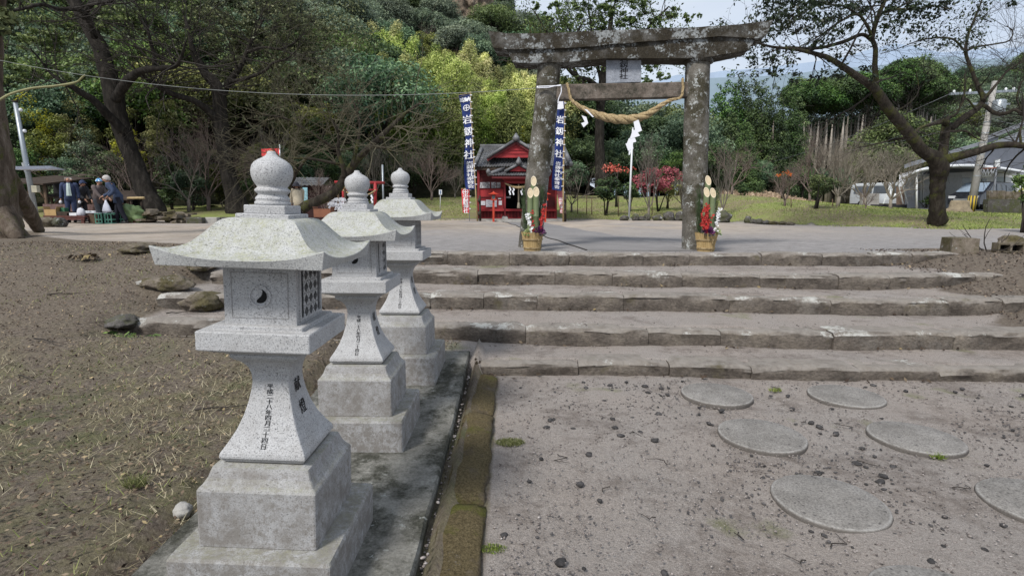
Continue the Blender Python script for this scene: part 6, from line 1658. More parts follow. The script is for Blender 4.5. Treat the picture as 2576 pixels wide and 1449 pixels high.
# flagpole
fp = at(1582, 554, 28); fp.z = float(gz(fp.x, fp.y)); root = thing('flagpole', 'slim white metal flagpole on a flat base plate', 'flagpole', fp)
mb = MB(); mb.tube([(0, 0, 0), at(1592, 324, 28) - fp], [.055, .04], 10); mb.tube([at(1592, 324, 28) - fp, at(1592.1, 322, 28) - fp], .05, 8); mb.build('pole', M_white, root)
MB().box((0, 0, .03), (.55, .45, .09)).build('base', M_stone_l, root)

# poles and signs on the grass beyond
def post(name, lab, vx, vy0, vy1, Y, w, mat, cat='post', group=None, vx1=None):
    b = at(vx, vy0, Y); b.z = gzs(b.x, b.y); mb = MB(); mb.tube([(0, 0, -.1), at(vx1 or vx, vy1, Y) - b], w, 7)
    o = mb.build(name, mat, None, b); tag(o, lab, cat, group); return o
post('steel_pole', 'thin tall steel pole beside the small red torii', 964, 500, 415, 26, .045, M_steel, 'pole', None, 962)
b = at(1107, 520, 30); b.z = gzs(b.x, b.y); root = thing('notice_sign', 'small white notice sign on a thin post on the grass', 'sign', b)
mb = MB(); mb.tube([(0, 0, -.1), at(1108, 480, 30) - b], .018, 6); mb.build('post', M_white, root)
mb = MB(); c = at(1108, 484, 29.95) - b; mb.box(tuple(c), (.16, .02, .26)); pb = mb.build('panel', M_white, root)
mb = MB(); mb.box((c.x, c.y - .014, c.z), (.06, .008, .18)); mb.build('lettering', flat_mat('sign_blue', (.10, .16, .3), .6, .2), pb)
for i, (vx, vy) in enumerate([(1489, 528), (1556, 527), (1641, 527), (1453, 523), (1476, 524), (1990, 531), (2094, 533)]):
    post('wooden_stake', 'thin pale wooden stake supporting a sapling on the grass', vx, vy, vy - 32, 29 if vx < 1900 else 26, .022, M_wood, 'stake', 'sapling stakes')

# ------------------------------------------------------------------ rocks, blocks
def rock(vx, vy, Y, w, h, lab, mat, seed, cat='rock', group=None, name='rock', d=1.0, dz=0.0, amp=.3):
    p = at(vx, vy, Y); p.z = gzs(p.x, p.y); W = w * .5 * vpx(Y); Hh = h * .5 * vpx(Y)
    me = rough_rock(1.0, seed, (W, W * d, Hh), 4, amp, 1.3); me.materials.append(mat)
    o = put(bpy.data.objects.new(name, me)); o.location = p + Vector((0, 0, Hh * .72 + dz)); o.rotation_euler = (0, 0, seed * .7 % .6 - .3)
    tag(o, lab, cat, group); return o
V2 = lambda zx, zy: (1399.7 + zx * .2329, 333.3 + zy * .2329)
for i, (x0, x1, y0, y1) in enumerate([(690, 780, 865, 918), (815, 892, 862, 930), (890, 960, 880, 930), (945, 1015, 860, 930), (1040, 1140, 880, 935), (1155, 1272, 848, 938), (1280, 1400, 848, 938), (1630, 1725, 850, 925)]):
    a, bq = V2((x0 + x1) / 2, y1)
    rock(a, bq, 27.0, (x1 - x0) * .2329 * 1.05, (y1 - y0) * .2329 * 1.25, 'dark rounded boulder in the row behind the torii opening', M_rock, 10 + i, 'boulder', 'row of boulders along the grass')
a, bq = V2(1795, 940); rock(a, bq, 25, 42, 34, 'largest dark boulder, just beyond the straight torii pillar', M_rock, 31, 'boulder')
for i, (x, w, h) in enumerate([(2065, 70, 66), (2125, 70, 44), (2190, 90, 48), (2270, 80, 40), (2350, 90, 36), (2440, 90, 34), (2530, 90, 30)]):
    a, bq = V2(x, 952 - i * 3); rock(a, bq, 24.2 - .35 * i, w * .24, h * .30, 'low mossy edging stone at the rim of the grass bank', M_rock if i < 4 else M_rock_brown, 40 + i, 'edging stone', 'low stone edging of the grass bank')
for i, (vx, vy, Y, w, h, lab, m) in enumerate([(355, 683, 9.3, 72, 30, 'flat brown rock half sunk in dark soil', M_rock_brown), (500, 708, 8.7, 74, 46, 'reddish angular rock behind the largest lantern', M_rock_brown), (512, 722, 8.35, 66, 26, 'mossy stone below the reddish angular rock', M_rock_brown), (425, 782, 7.55, 110, 42, 'long sloping stone at the end of the third step', M_rock_brown), (318, 842, 6.68, 70, 44, 'dark stone at the left end of the second step', M_rock), (515, 773, 7.3, 90, 66, 'rounded mossy stone ending the third step behind the largest lantern', M_rock_brown), (372, 772, 7.6, 36, 14, 'small pale flat stone on the soil', M_stone_l), (456, 1246, 2.95, 44, 36, 'pale angular stone on the dry grass beside the largest lantern base', M_stone_l), (115, 573, 17.5, 50, 24, 'low boulder at the foot of the mossy tree trunk', M_rock_brown), (150, 570, 17.5, 30, 22, 'small boulder at the edge of the sandy ground near the trunk', M_rock), (560, 520, 9.8, 2, 2, '', None)]):
    if m: rock(vx, vy, Y, w * 1.1, h * (1.2 if i in (1, 7, 8, 9) else .85), lab, m, 60 + i, 'rock', None, 'rock', 1.0 if i not in (3,) else .6, 0, .2 if i == 7 else .4)
# kerb blocks and the heap of tiles
for i, (x0, x1, y0, y1) in enumerate([(468, 508, 536.5, 553.5), (512, 546, 536.5, 553), (550, 582, 536.5, 552.5), (585, 618, 536.5, 552)]):
    Y = 20.6 + i * .25; bq = at((x0 + x1) / 2, y1, Y); bq.z = gzs(bq.x, bq.y) - .03; w = (x1 - x0) * vpx(Y); h = (y1 - y0) * vpx(Y)
    mb = MB(); mb.box((0, .15, h / 2), (w, .34, h)); o = mb.build('kerb_block', M_stone_l if i % 2 else M_rock, None, bq, .02); tag(o, 'long grey kerb block in the row below the upright camphor tree', 'kerb block', 'row of grey kerb blocks')
root = thing('stone_pile', 'heap of broken stone slabs and tiles beside the green tarpaulin', 'heap', gp(at(415, 545, 21).x, 21))
random.seed(3); mb = MB()
for k in range(46):
    x, y, z = random.uniform(-.85, .95), random.uniform(-.3, .5), random.random() ** 1.4 * .5
    z *= 1 - abs(x) * .5
    mb.box((0, 0, 0), (random.uniform(.2, .55), random.uniform(.2, .4), random.uniform(.04, .14)), 0, Matrix.Translation((x, y, z + .04)) @ Matrix.Rotation(random.uniform(0, 6), 4, 'Z') @ Matrix.Rotation(random.uniform(-.25, .25), 4, 'X'))
mb.build('slabs', M_rock_brown, root)
mb = MB(); mb.tube([at(322, 499, 21.5), at(362, 498.5, 21.2)], .05, 8); o = mb.build('bamboo_pole', M_bampole); tag(o, 'short pale bamboo log lying above the green tarpaulin', 'log')
mb = MB(); mb.tube([at(330, 505, 21.6), at(331, 540, 21.6)], .04, 6); mb.tube([at(356, 503, 21.4), at(357, 540, 21.4)], .04, 6); mb.bar(at(326, 501.5, 21.5), at(360, 501, 21.3), .1, .05); o = mb.build('log_rest', M_woodd); tag(o, 'rough wooden trestle under the pale bamboo log', 'trestle')

# blocks and fallen branches at the far end of the top step
p = at(2411, 637, 9.75); p.z = gzs(p.x, p.y) - .03
mb = MB(); w = 58 * vpx(9.75); h = 40 * vpx(9.75); rings = []
for j, z in enumerate((0, h * .3, h * .7, h, h + .01)):
    r = []
    for k in range(24):
        a = 2 * PI * k / 24; q = max(abs(math.cos(a)), abs(math.sin(a))); s = (.97 if j == 3 else .55 if j == 4 else 1) * (1 + .05 * mnoise.noise(Vector((k * .9, z * 9, 3))))
        r.append((w / 2 * math.cos(a) / q * s, w / 2 * math.sin(a) / q * s, z))
    rings.append(r)
mb.rings(rings, 0, False); o = mb.build('stone_cube', M_rock_brown, None, p); o.rotation_euler = (0, 0, R(-14)); tag(o, 'rough squared grey stone block at the far end of the top step', 'stone block')
p = at(2550, 632, 9.7); p.z = gzs(p.x, p.y); root = thing('hollow_block', 'hollow concrete block lying by the fallen branches at the picture edge', 'concrete block', p, R(-6))
mb = MB(); L_, D_, H_ = .62, .16, .17
mb.box((0, 0, .015), (L_, D_, .03)); mb.box((0, 0, H_ - .015), (L_, D_, .03))
for x in (-.295, -.1, .1, .295): mb.box((x, 0, H_ / 2), (.03, D_, H_ - .06))
mb.box((0, D_ / 2 - .01, H_ / 2), (L_ - .02, .012, H_ - .06), 1); mb.build('block_shell', [M_rock_brown, M_dark], root)  # dark plate at the back stands for the shade in the hollows
rock(2548, 604, 10.4, 62, 40, 'reddish brown boulder behind the hollow concrete block', M_rock_brown, 91)
g = random.Random(8)
for i in range(7):
    p = at(g.uniform(2455, 2540), 632, g.uniform(9.7, 10.1)); p.z = gzs(p.x, p.y); mb = MB()
    twigs(mb, p + Vector((0, 0, .02)), (g.uniform(-1, 1), g.uniform(-.4, .4), g.uniform(.2, 1.0)), g.uniform(.35, .6), .012, 1, g, .6, 0, 4, (1, 2))
    o = mb.build('fallen_branch', M_twig_dark); tag(o, 'thin dead branch tangled beside the hollow concrete block', 'branch', 'fallen branches by the concrete block')
# ------------------------------------------------------------------ people
M_skin = flat_mat('skin', (.38, .21, .145), .6, .12, 6); M_hair_w = flat_mat('grey_hair', (.42, .40, .38), .8, .25, 40); M_hair_d = flat_mat('dark_hair', (.03, .028, .026), .7, .3, 40)
M_navy = flat_mat('navy_jacket', (.030, .042, .088), .85, .35, 7); M_navy2 = flat_mat('blue_coat', (.042, .060, .11), .85, .35, 7); M_char = flat_mat('black_jacket', (.026, .026, .03), .85, .4, 7)
M_taupe = flat_mat('taupe_jacket', (.11, .088, .085), .85, .3, 7); M_grey = flat_mat('grey_trousers', (.07, .075, .085), .9, .3, 7); M_dkt = flat_mat('dark_trousers', (.014, .015, .024), .9, .4, 7)
M_shirt = flat_mat('pale_shirt', (.42, .50, .48), .8, .15, 9); M_glove = flat_mat('white_glove', (.60, .60, .62), .8, .1, 9); M_shoe = flat_mat('dark_shoe', (.03, .03, .032), .6, .3); M_beige = flat_mat('beige_coat', (.44, .39, .30), .85, .2, 7)
M_band = (lambda t: t.done(t.ramp(t.nz(9, 3, .6, t.obj()), [(.42, (.04, .16, .36)), (.5, (.12, .34, .58)), (.56, (.62, .68, .74))])))(NT('blue_bandana', .8))
def skin_mesh(nodes, edges, root=0, sub=1):
    me = bpy.data.meshes.new('body'); me.from_pydata([n[0] for n in nodes], edges, [])
    ob = bpy.data.objects.new('tmp', me); COL.objects.link(ob)
    sk = ob.modifiers.new('skin', 'SKIN'); sk.branch_smoothing = .4
    if sub: s2 = ob.modifiers.new('sub', 'SUBSURF'); s2.levels = sub; s2.render_levels = sub
    d = me.skin_vertices[0].data
    for i, n in enumerate(nodes):
        r = n[1]; d[i].radius = (r, r) if not hasattr(r, '__len__') else r; d[i].use_root = (i == root)
    dg = bpy.context.evaluated_depsgraph_get(); out = bpy.data.meshes.new_from_object(ob.evaluated_get(dg))
    bpy.data.objects.remove(ob); bpy.data.meshes.remove(me)
    for p in out.polygons: p.use_smooth = True
    return out
def person(label, base, f, H, lean, hands, feet, jacket, trousers, hair, gloves=None, shirt=None, coat=.86, hat=None, headturn=0.0, nod=.0):
    """f facing angle; lean (forward, side) of the chest; hands/feet as (forward, left, up) in metres"""
    k = H / 1.68; F = Vector((math.cos(f), math.sin(f), 0)); S = Vector((-F.y, F.x, 0)); U = Vector((0, 0, 1))
    w = lambda a, b, c: F * a + S * b + U * c
    pel = w(0, 0, .93 * k); spn = w(lean[0] * .35, lean[1] * .35, 1.12 * k); chs = w(lean[0] * .8, lean[1] * .8, 1.32 * k - .12 * lean[0]); nek = w(lean[0] * 1.05, lean[1], 1.44 * k - .2 * lean[0])
    hf = F * math.cos(headturn) + S * math.sin(headturn)
    hd = nek + U * .115 * k + hf * (.03 + .06 * nod); top = nek + U * .20 * k + hf * (.02 + .09 * nod)
    N = [(pel, (.135 * k, .105 * k)), (spn, (.125 * k, .10 * k)), (chs, (.15 * k, .105 * k)), (nek, .055 * k), (nek + U * .06 * k + hf * .015, .06 * k), (hd, (.092 * k, .104 * k)), (top, .088 * k)]
    E = [(0, 1), (1, 2), (2, 3), (3, 4), (4, 5), (5, 6)]
    nose = hd + hf * .118 * k - U * .005; N.append((nose, .018)); E.append((5, 7))
    arm_nodes = {}
    hand_pts = []
    for sd, hnd in ((1, hands[0]), (-1, hands[1])):
        sh = chs + S * sd * .185 * k + U * .055 * k; wr = w(*hnd)
        mid = (sh + wr) / 2; L1, L2 = .285 * k, .25 * k; D = (wr - sh).length
        if D > (L1 + L2) * .99: wr = sh + (wr - sh) * ((L1 + L2) * .99 / D); D = (wr - sh).length
        x = (L1 * L1 - L2 * L2 + D * D) / (2 * D); hgt = math.sqrt(max(0, L1 * L1 - x * x)); dd = (wr - sh).normalized()
        bend = (-F * .8 - U * .6 + S * sd * .5); bend = (bend - dd * bend.dot(dd)).normalized(); el = sh + dd * x + bend * hgt
        i0 = len(N); fo = (wr - el).normalized(); palm = wr + fo * .075 * k
        N += [(sh, .062 * k), (el, .046 * k), (wr, .030 * k), (palm, (.040 * k, .020 * k))]; E += [(2, i0), (i0, i0 + 1), (i0 + 1, i0 + 2), (i0 + 2, i0 + 3)]
        arm_nodes[sd] = (sh, el, wr)
        side = fo.cross(U); side = side.normalized() if side.length > .1 else S
        curl = fo.cross(side).normalized(); curl = curl if curl.z < 0 else -curl
        for q, ln in enumerate((.066, .075, .071, .056)):
            a = palm + fo * .02 + side * (q - 1.5) * .0195 * k; b_ = a + fo * ln * .55 * k + curl * .012; c_ = b_ + fo * ln * .3 * k + curl * ln * .5
            j = len(N); N += [(a, .0095), (b_, .009), (c_, .0075)]; E += [(i0 + 3, j), (j, j + 1), (j + 1, j + 2)]
        a = wr + fo * .035 + side * -.035 * k * (1 if sd > 0 else -1); b_ = a + fo * .035 + curl * .02; j = len(N); N += [(a, .011), (b_, .009)]; E += [(i0 + 3, j), (j, j + 1)]
        hand_pts.append((wr, fo, palm))
    leg_nodes = {}
    for sd, ft in ((1, feet[0]), (-1, feet[1])):
        hip = pel + S * sd * .085 * k - U * .06; an = w(ft[0], ft[1], ft[2] + .075); kn = (hip + an) / 2 + F * .035 + S * sd * .01
        toe = an + F * .15 * k - U * .045
        i0 = len(N); N += [(hip, .088 * k), (kn, .060 * k), (an, .042 * k), (toe, (.045 * k, .03 * k))]; E += [(0, i0), (i0, i0 + 1), (i0 + 1, i0 + 2), (i0 + 2, i0 + 3)]
        leg_nodes[sd] = (hip, kn, an, toe)
    root = thing('person', label, 'person', base)
    body = skin_mesh([(tuple(a), b) for a, b in N], E); body.materials.append(M_skin); bo = put(bpy.data.objects.new('body', body), root)
    # jacket and trousers follow the limbs
    def oval(c, a, b_, n=16, tilt=Vector((0, 0, 0))): return [c + S * (a * k * math.cos(q)) + F * (b_ * k * math.sin(q)) for q in np.linspace(0, 2 * PI, n + 1)[:-1]]
    hem = w(lean[0] * .05, 0, coat * k); mb = MB()
    mb.rings([oval(hem - U * .005, .165, .13), oval(hem, .185, .15), oval(pel + U * .06, .178, .145), oval(spn, .172, .142), oval(chs, .205, .15), oval(chs + U * .05 * k, .205, .135), oval(chs.lerp(nek, .6) + U * .02, .15, .11), oval(nek, .085, .085), oval(nek + U * .035 * k + F * .01, .072, .078), oval(nek + U * .03 * k + F * .01, .055, .06)], 0, True)
    for sd in (1, -1):
        sh, el, wr = arm_nodes[sd]; P = catmull([sh - S * sd * .05 + U * .005, sh + S * sd * .01, el, el.lerp(wr, .93)], 4)
        mb.tube(P, list(np.interp(np.linspace(0, 3, len(P)), range(4), [.075 * k, .085 * k, .066 * k, .050 * k])), 10, 0, True, .05, sd)
    mb.build('jacket', jacket, root)
    mb = MB(); mb.rings([oval(pel + U * .05, .155, .125), oval(pel, .165, .132), oval(pel - U * .10 * k, .168, .128), oval(pel - U * .15 * k, .10, .09)], 0, True)
    for sd in (1, -1):
        hip, kn, an, toe = leg_nodes[sd]; P = catmull([hip + U * .04, kn, an + U * .01], 5)
        mb.tube(P, list(np.interp(np.linspace(0, 2, len(P)), range(3), [.105 * k, .080 * k, .064 * k])), 10, 0, True, .06, sd)
    mb.build('trousers', trousers, root)
    for sd in (1, -1):
        hip, kn, an, toe = leg_nodes[sd]; mb = MB(); a = an - U * .035 - F * .05; mb.tube([a, an - U * .03 + F * .04, toe + F * .03 + U * .0], [.05, .056, .042], 8); mb.build('shoe', M_shoe, root)
    if shirt:
        mb = MB(); n = []
        for t in np.linspace(0, 1, 7):
            p = nek.lerp(pel + U * .02, t * .95); fw = .095 + .045 * math.sin(min(1, t * 1.5) * PI / 2)
            ws = .05 + .03 * t; n.append((p + F * (fw + .02) * k + S * ws, p + F * (fw + .045) * k, p + F * (fw + .02) * k - S * ws))
        for a, b_ in zip(n, n[1:]):
            mb.quad(a[0], a[1], b_[1], b_[0]); mb.quad(a[1], a[2], b_[2], b_[1])
        mb.build('shirt', shirt, root)
    if gloves:
        for wr, fo, palm in hand_pts:
            me = rough_rock(1, 3, (.052, .052, .052), 2, .1); me.materials.append(gloves); o = put(bpy.data.objects.new('glove', me), root); o.location = palm + fo * .04; o.scale = (1.0, 1.0, 1.25)
    for sd in (1, -1):
        c = hd + hf * .097 * k + S * sd * .034 * k + U * .02; mb = MB(); mb.lathe([(.002, -.008), (.009, 0), (.002, .008)], 6, M=Matrix.Translation(c)); mb.build('eye', M_dark, bo)
        c = hd + S * sd * .098 * k - hf * .005; mb = MB(); mb.lathe([(.004, -.03), (.016, -.005), (.014, .02), (.004, .03)], 6, M=Matrix.Translation(c)); mb.build('ear', M_skin, bo)
    mb = MB(); c = hd + hf * .100 * k - U * .045; mb.tube([c + S * .022, c + hf * .006, c - S * .022], .005, 5); mb.build('mouth', M_redd, bo)
    if hair is not None:
        mat, kind = hair; mb = MB(); c = hd.lerp(top, .55) - hf * .012
        ax = Matrix.Translation(c) @ hf.to_track_quat('X', 'Z').to_matrix().to_4x4()
        vs = []; n, m = 18, 9
        for i in range(m + 1):
            th = (PI * (.62 if kind != 'bald' else .8)) * i / m
            row = []
            for j in range(n):
                a = 2 * PI * j / n; front = math.cos(a)
                th2 = th * (1 - .30 * max(0, front)) if kind != 'hat' else th * .78
                if kind == 'bald': th2 = (PI * .40 + th * .22) if front < .3 else PI * .40 + th * .02
                r = .118 * k * (1 + (.05 * mnoise.noise(Vector((i, j, 3))) if kind == 'hair' else 0))
                row.append((r * math.sin(th2) * math.cos(a) * 1.08, r * math.sin(th2) * math.sin(a) * .94, r * 1.12 * math.cos(th2)))
            vs.append(row)
        mb.rings(vs, 0, True, False, False, ax)
        if kind == 'cap':
            q = ax @ Matrix.Translation((.085, 0, .015)); mb.add([q @ Vector(p) for p in ((0, -.075, .01), (.09, -.05, -.012), (.105, 0, -.014), (.09, .05, -.012), (0, .075, .01))], [(0, 1, 2, 3, 4)])
        if kind == 'brim':
            mb.lathe([(.20, -.035), (.18, -.02), (.105, .0), (.10, .02)], 18, M=ax)
        mb.build({'hair': 'hair', 'bald': 'hair', 'cap': 'cap', 'hat': 'bandana', 'brim': 'hat'}[kind], mat, bo)
    return root, hand_pts
def gpt(vx, vy, Y):
    p = at(vx, vy, Y); p.z = gzs(p.x, p.y) ; return p
PY = 20.9
person('bald person in a navy jacket and pale shirt wearing white gloves behind the low bench', gpt(184, 561, PY), R(-62), 1.66, (.0, 0), ((.05, .27, .80), (.02, -.29, .78)), ((.02, .09, 0), (.0, -.10, 0)), M_navy, M_navy, (M_hair_w, 'bald'), M_glove, M_shirt, .80)
person('person in a black jacket and dark cap stooping over the bench', gpt(210, 560, 21.8), R(-20), 1.58, (.20, -.05), ((.42, .12, .82), (.40, -.12, .86)), ((.0, .1, 0), (-.05, -.1, 0)), M_char, M_char, (M_navy, 'cap'), None, None, .78, None, 0, .5)
person('person with a blue patterned headscarf and taupe jacket in the middle of the stall helpers', gpt(252, 559, PY), R(-12), 1.60, (.10, 0), ((.45, .10, .86), (.42, -.14, .84)), ((.0, .08, 0), (.06, -.08, 0)), M_taupe, M_grey, (M_band, 'hat'), None, None, .74, None, 0, .3)
pr_, hp = person('white-haired person in a long navy coat holding a white plastic bag', gpt(304, 560, PY - .3), R(200), 1.74, (.26, .0), ((.24, .27, .98), (.52, -.16, .98)), ((-.22, .10, 0), (.14, -.10, 0)), M_navy2, M_dkt, (M_hair_w, 'hair'), None, None, .72, None, 0, .3)
wr, fo, palm = hp[0]
mb = MB(); c = pr_.location + palm + fo * .05; rings = []
for z, w_, d_ in ((-.02, .02, .015), (-.12, .05, .03), (-.25, .11, .06), (-.40, .155, .085), (-.46, .15, .08), (-.47, .1, .05)):
    rings.append([(c.x + w_ * math.cos(a) * (1 + .06 * math.sin(a * 5 + z * 20)), c.y + d_ * math.sin(a), c.z + z) for a in np.linspace(0, 2 * PI, 17)[:-1]])
mb.rings(rings); o = mb.build('plastic_bag', flat_mat('white_plastic', (.56, .58, .66), .5, .1, 9)); tag(o, 'full white plastic carrier bag held by the white-haired person', 'bag')
person('person in a beige coat and dark brimmed hat beyond the roof of the largest lantern', gpt(752, 560, 18.5), R(120), 1.45, (.12, 0), ((.25, .15, .7), (.25, -.15, .7)), ((0, .09, 0), (0, -.09, 0)), M_beige, M_dkt, (flat_mat('dark_felt', (.035, .035, .045), .9, .3), 'brim'), None, None, .70)

# ------------------------------------------------------------------ stall corner
def wbox(name, lab, cat, vx0, vx1, vy0, vy1, Y, dep, mat, group=None, bevel=.006, parts=None, rz=0):
    b = at((vx0 + vx1) / 2, vy1, Y); w = (vx1 - vx0) * vpx(Y); h = (vy1 - vy0) * vpx(Y)
    mb = MB(); mb.box((0, dep / 2, h / 2), (w, dep, h)); o = mb.build(name, mat, None, b, bevel); o.rotation_euler = (0, 0, rz); tag(o, lab, cat, group); return o, w, h
b = gpt(164, 562, 20.2); b.z -= .02; bench = thing('low_bench', 'long low red-brown bench carrying the boxes in front of the stall helpers', 'bench', b)
zt = at(164, 543, 20.2).z - b.z; Lb = 104 * vpx(20.2)
MB().box((0, .2, zt - .03), (Lb, .45, .06)).build('bench_top', M_redwood, bench)
mb = MB(); mb.box((0, .0, zt - .10), (Lb - .06, .03, .09)); mb.build('apron', M_redwood, bench)
for sx in (-1, 1):
    for sy in (.03, .38): MB().box((sx * (Lb / 2 - .12), sy, (zt - .06) / 2), (.10, .06, zt - .06)).build('leg', M_redwood, bench)
tz = b.z + zt
def ontop(name, lab, cat, vx, w, d, h, mat, dy=.2, build=None):
    p = at(vx, 543, 20.2); loc = Vector((p.x, b.y + dy, tz))
    if build is None:
        mb = MB(); mb.box((0, 0, h / 2), (w, d, h)); o = mb.build(name, mat, None, loc, .005)
    else: o = build(loc)
    if not o.get('label'): tag(o, lab, cat)
    return o
M_cardb = flat_mat('cardboard', (.36, .24, .11), .9, .2, 6); M_cardd = flat_mat('brown_cardboard', (.20, .085, .05), .9, .2, 6)
def openbox(name, lab, loc, w, d, h, mat, flap=.12):
    r = thing(name, lab, 'box', loc)
    mb = MB(); t = .012
    for s in (-1, 1): mb.box((s * (w / 2 - t / 2), 0, h / 2), (t, d, h)); mb.box((0, s * (d / 2 - t / 2), h / 2), (w - 2 * t, t, h))
    mb.box((0, 0, t / 2), (w - 2 * t, d - 2 * t, t)); mb.build('box_body', mat, r)
    for s in (-1, 1):
        mb = MB(); mb.prism([(s * w / 2, -d / 2, h), (s * w / 2, d / 2, h), (s * (w / 2 + flap * .35), d / 2, h + flap), (s * (w / 2 + flap * .35), -d / 2, h + flap)], (.006, 0, 0)); mb.build('flap', mat, r)
    return r
openbox('cardboard_box', 'open cardboard box at the end of the low bench near the steel pole', Vector((at(124, 543, 20.2).x, b.y + .2, tz)), .42, .30, .22, M_cardb, .10)
ontop('carton', 'small green and white carton standing behind the open cardboard box', 'carton', 146, .16, .2, .28, flat_mat('green_carton', (.04, .13, .07), .7, .5, 14), .32)
ontop('serving_tray', 'dark tray of food in the middle of the low bench', 'tray', 156, .46, .3, .14, M_woodd)
ontop('white_tray', 'stack of flat white trays on the low bench', 'tray', 178, .34, .3, .10, M_white)
me = rough_rock(1, 8, (.13, .10, .18), 3, .3); me.materials.append(flat_mat('thin_plastic', (.52, .53, .58), .5, .15, 9)); o = put(bpy.data.objects.new('plastic_bag', me)); o.location = (at(199, 543, 20.2).x, b.y + .1, tz + .12); tag(o, 'crumpled white plastic bag lying on the low bench', 'bag')
b2 = gpt(238, 561, 20.7); t2 = thing('serving_table', 'low table with a white sheet in front of the person with the blue headscarf', 'table', b2)
z2 = at(238, 536.5, 20.7).z - b2.z; L2 = 64 * vpx(20.7)
MB().box((0, .3, z2 - .02), (L2, .6, .04)).build('table_top', M_woodd, t2)
MB().box((0, .28, z2 + .008), (L2 - .1, .58, .015)).build('sheet', M_paper, t2)
for sx in (-1, 1):
    for sy in (.05, .55): MB().box((sx * (L2 / 2 - .05), sy, (z2 - .04) / 2), (.06, .06, z2 - .04)).build('leg', M_woodd, t2)
for i, x in enumerate((216, 232, 268)):
    p = at(x, 536, 20.75); mb = MB(); mb.lathe([(.02, 0), (.10, .01), (.13, .06), (.125, .065), (.05, .02)], 14, M=Matrix.Translation(Vector((p.x, b2.y + .2, b2.z + z2 + .016)))); o = mb.build('food_bowl', M_white); tag(o, 'white bowl standing on the sheet of the low serving table', 'bowl', 'bowls on the serving table')
wbox('wooden_crate', 'plain wooden crate below the white sheet of the serving table', 'crate', 227, 245, 541, 562, 20.35, .3, M_wood)
M_crate = flat_mat('green_plastic', (.12, .30, .22), .55, .2, 6)
def bottle_crate(vx, Y, lab, rz=0):
    p = gpt(vx, 561, Y); r = thing('bottle_crate', lab, 'crate', p, rz, 'green bottle crates'); w, d, h = .36, .30, .38
    mb = MB()
    for z in (.02, .15, h - .02): 
        for s in (-1, 1): mb.box((0, s * d / 2, z), (w, .014, .045)); mb.box((s * w / 2, 0, z), (.014, d, .045))
    for sx in (-1, -.33, .33, 1):
        for s in (-1, 1): mb.box((sx * w / 2, s * (d / 2 + .001), h / 2), (.03, .016, h - .01))
    mb.build('crate_frame', M_crate, r); MB().box((0, 0, h * .42), (w - .03, d - .03, h * .8)).build('crate_inside', M_interior, r)
bottle_crate(261, 20.5, 'green bottle crate next to the legs of the person with the blue headscarf'); bottle_crate(276, 20.5, 'green bottle crate in the middle between two standing people'); bottle_crate(308, 20.9, 'green bottle crate behind the legs of the white-haired person')
# tarpaulin heap
pt = gpt(338, 555, 21.0); me = rough_rock(1, 14, (.42, .35, .34), 4, .35, 1.6); me.materials.append(flat_mat('green_tarpaulin', (.14, .20, .085), .6, .35, 5)); o = put(bpy.data.objects.new('tarpaulin', me)); o.location = pt + Vector((0, 0, .30)); o.rotation_euler = (0, R(38), .2); tag(o, 'green tarpaulin draped over a heap behind the white-haired person', 'tarpaulin')
wbox('wooden_tub', 'dark reddish wooden tub half covered by the green tarpaulin', 'tub', 318, 341, 539, 562, 20.8, .4, M_redwood)
b3 = gpt(190, 556, 22.2); root = thing('panel_fence', 'low pinkish corrugated panel standing behind the stall helpers', 'panel', b3); mb = MB(); Lp = 155 * vpx(22.2); h3 = at(190, 514, 22.2).z - b3.z
n = 90
for i in range(n):
    x0, x1 = -Lp / 2 + Lp * i / n, -Lp / 2 + Lp * (i + 1) / n; mb.quad((x0, .02 * (i % 2), 0), (x1, .02 * ((i + 1) % 2), 0), (x1, .02 * ((i + 1) % 2), h3), (x0, .02 * (i % 2), h3))
mb.build('sheet', flat_mat('pink_sheet', (.19, .125, .115), .8, .25, 5), root)
# sheds
def shed(lab, x0, x1, ytop, yfront, Y, dep, ground):
    b = gpt((x0 + x1) / 2, ground, Y); r = thing('open_shed', lab, 'shed', b); w = (x1 - x0) * vpx(Y); h = at(0, ytop, Y).z - b.z
    mb = MB(); mb.prism([(-w / 2 - .1, -.3, h - .12), (w / 2 + .1, -.3, h - .22), (w / 2 + .1, -.3, h - .16), (-w / 2 - .1, -.3, h - .06)], (0, dep + .6, .35)); mb.build('roof', M_woodd, r)
    mb = MB(); mb.box((0, dep, h / 2), (w, .08, h)); mb.build('back_wall', M_interior, r)
    for x in (-w / 2 + .1, 0, w / 2 - .1):
        mb = MB(); mb.tube([(x, 0, -.1), (x, 0, h - .12)], .055, 7); mb.build('post', M_wood, r)
        mb = MB(); mb.tube([(x, -.02, h * .52), (x + (.35 if x < .5 else -.35), -.02, h - .2)], .04, 6); mb.build('brace', M_wood, r)
shed('open wooden shed with dark flat roof behind the leaning steel pole', 36, 128, 452, 460, 23.0, 2.2, 556)
shed('long dark open shed behind the stall helpers', 130, 330, 490, 500, 24.2, 1.6, 548)
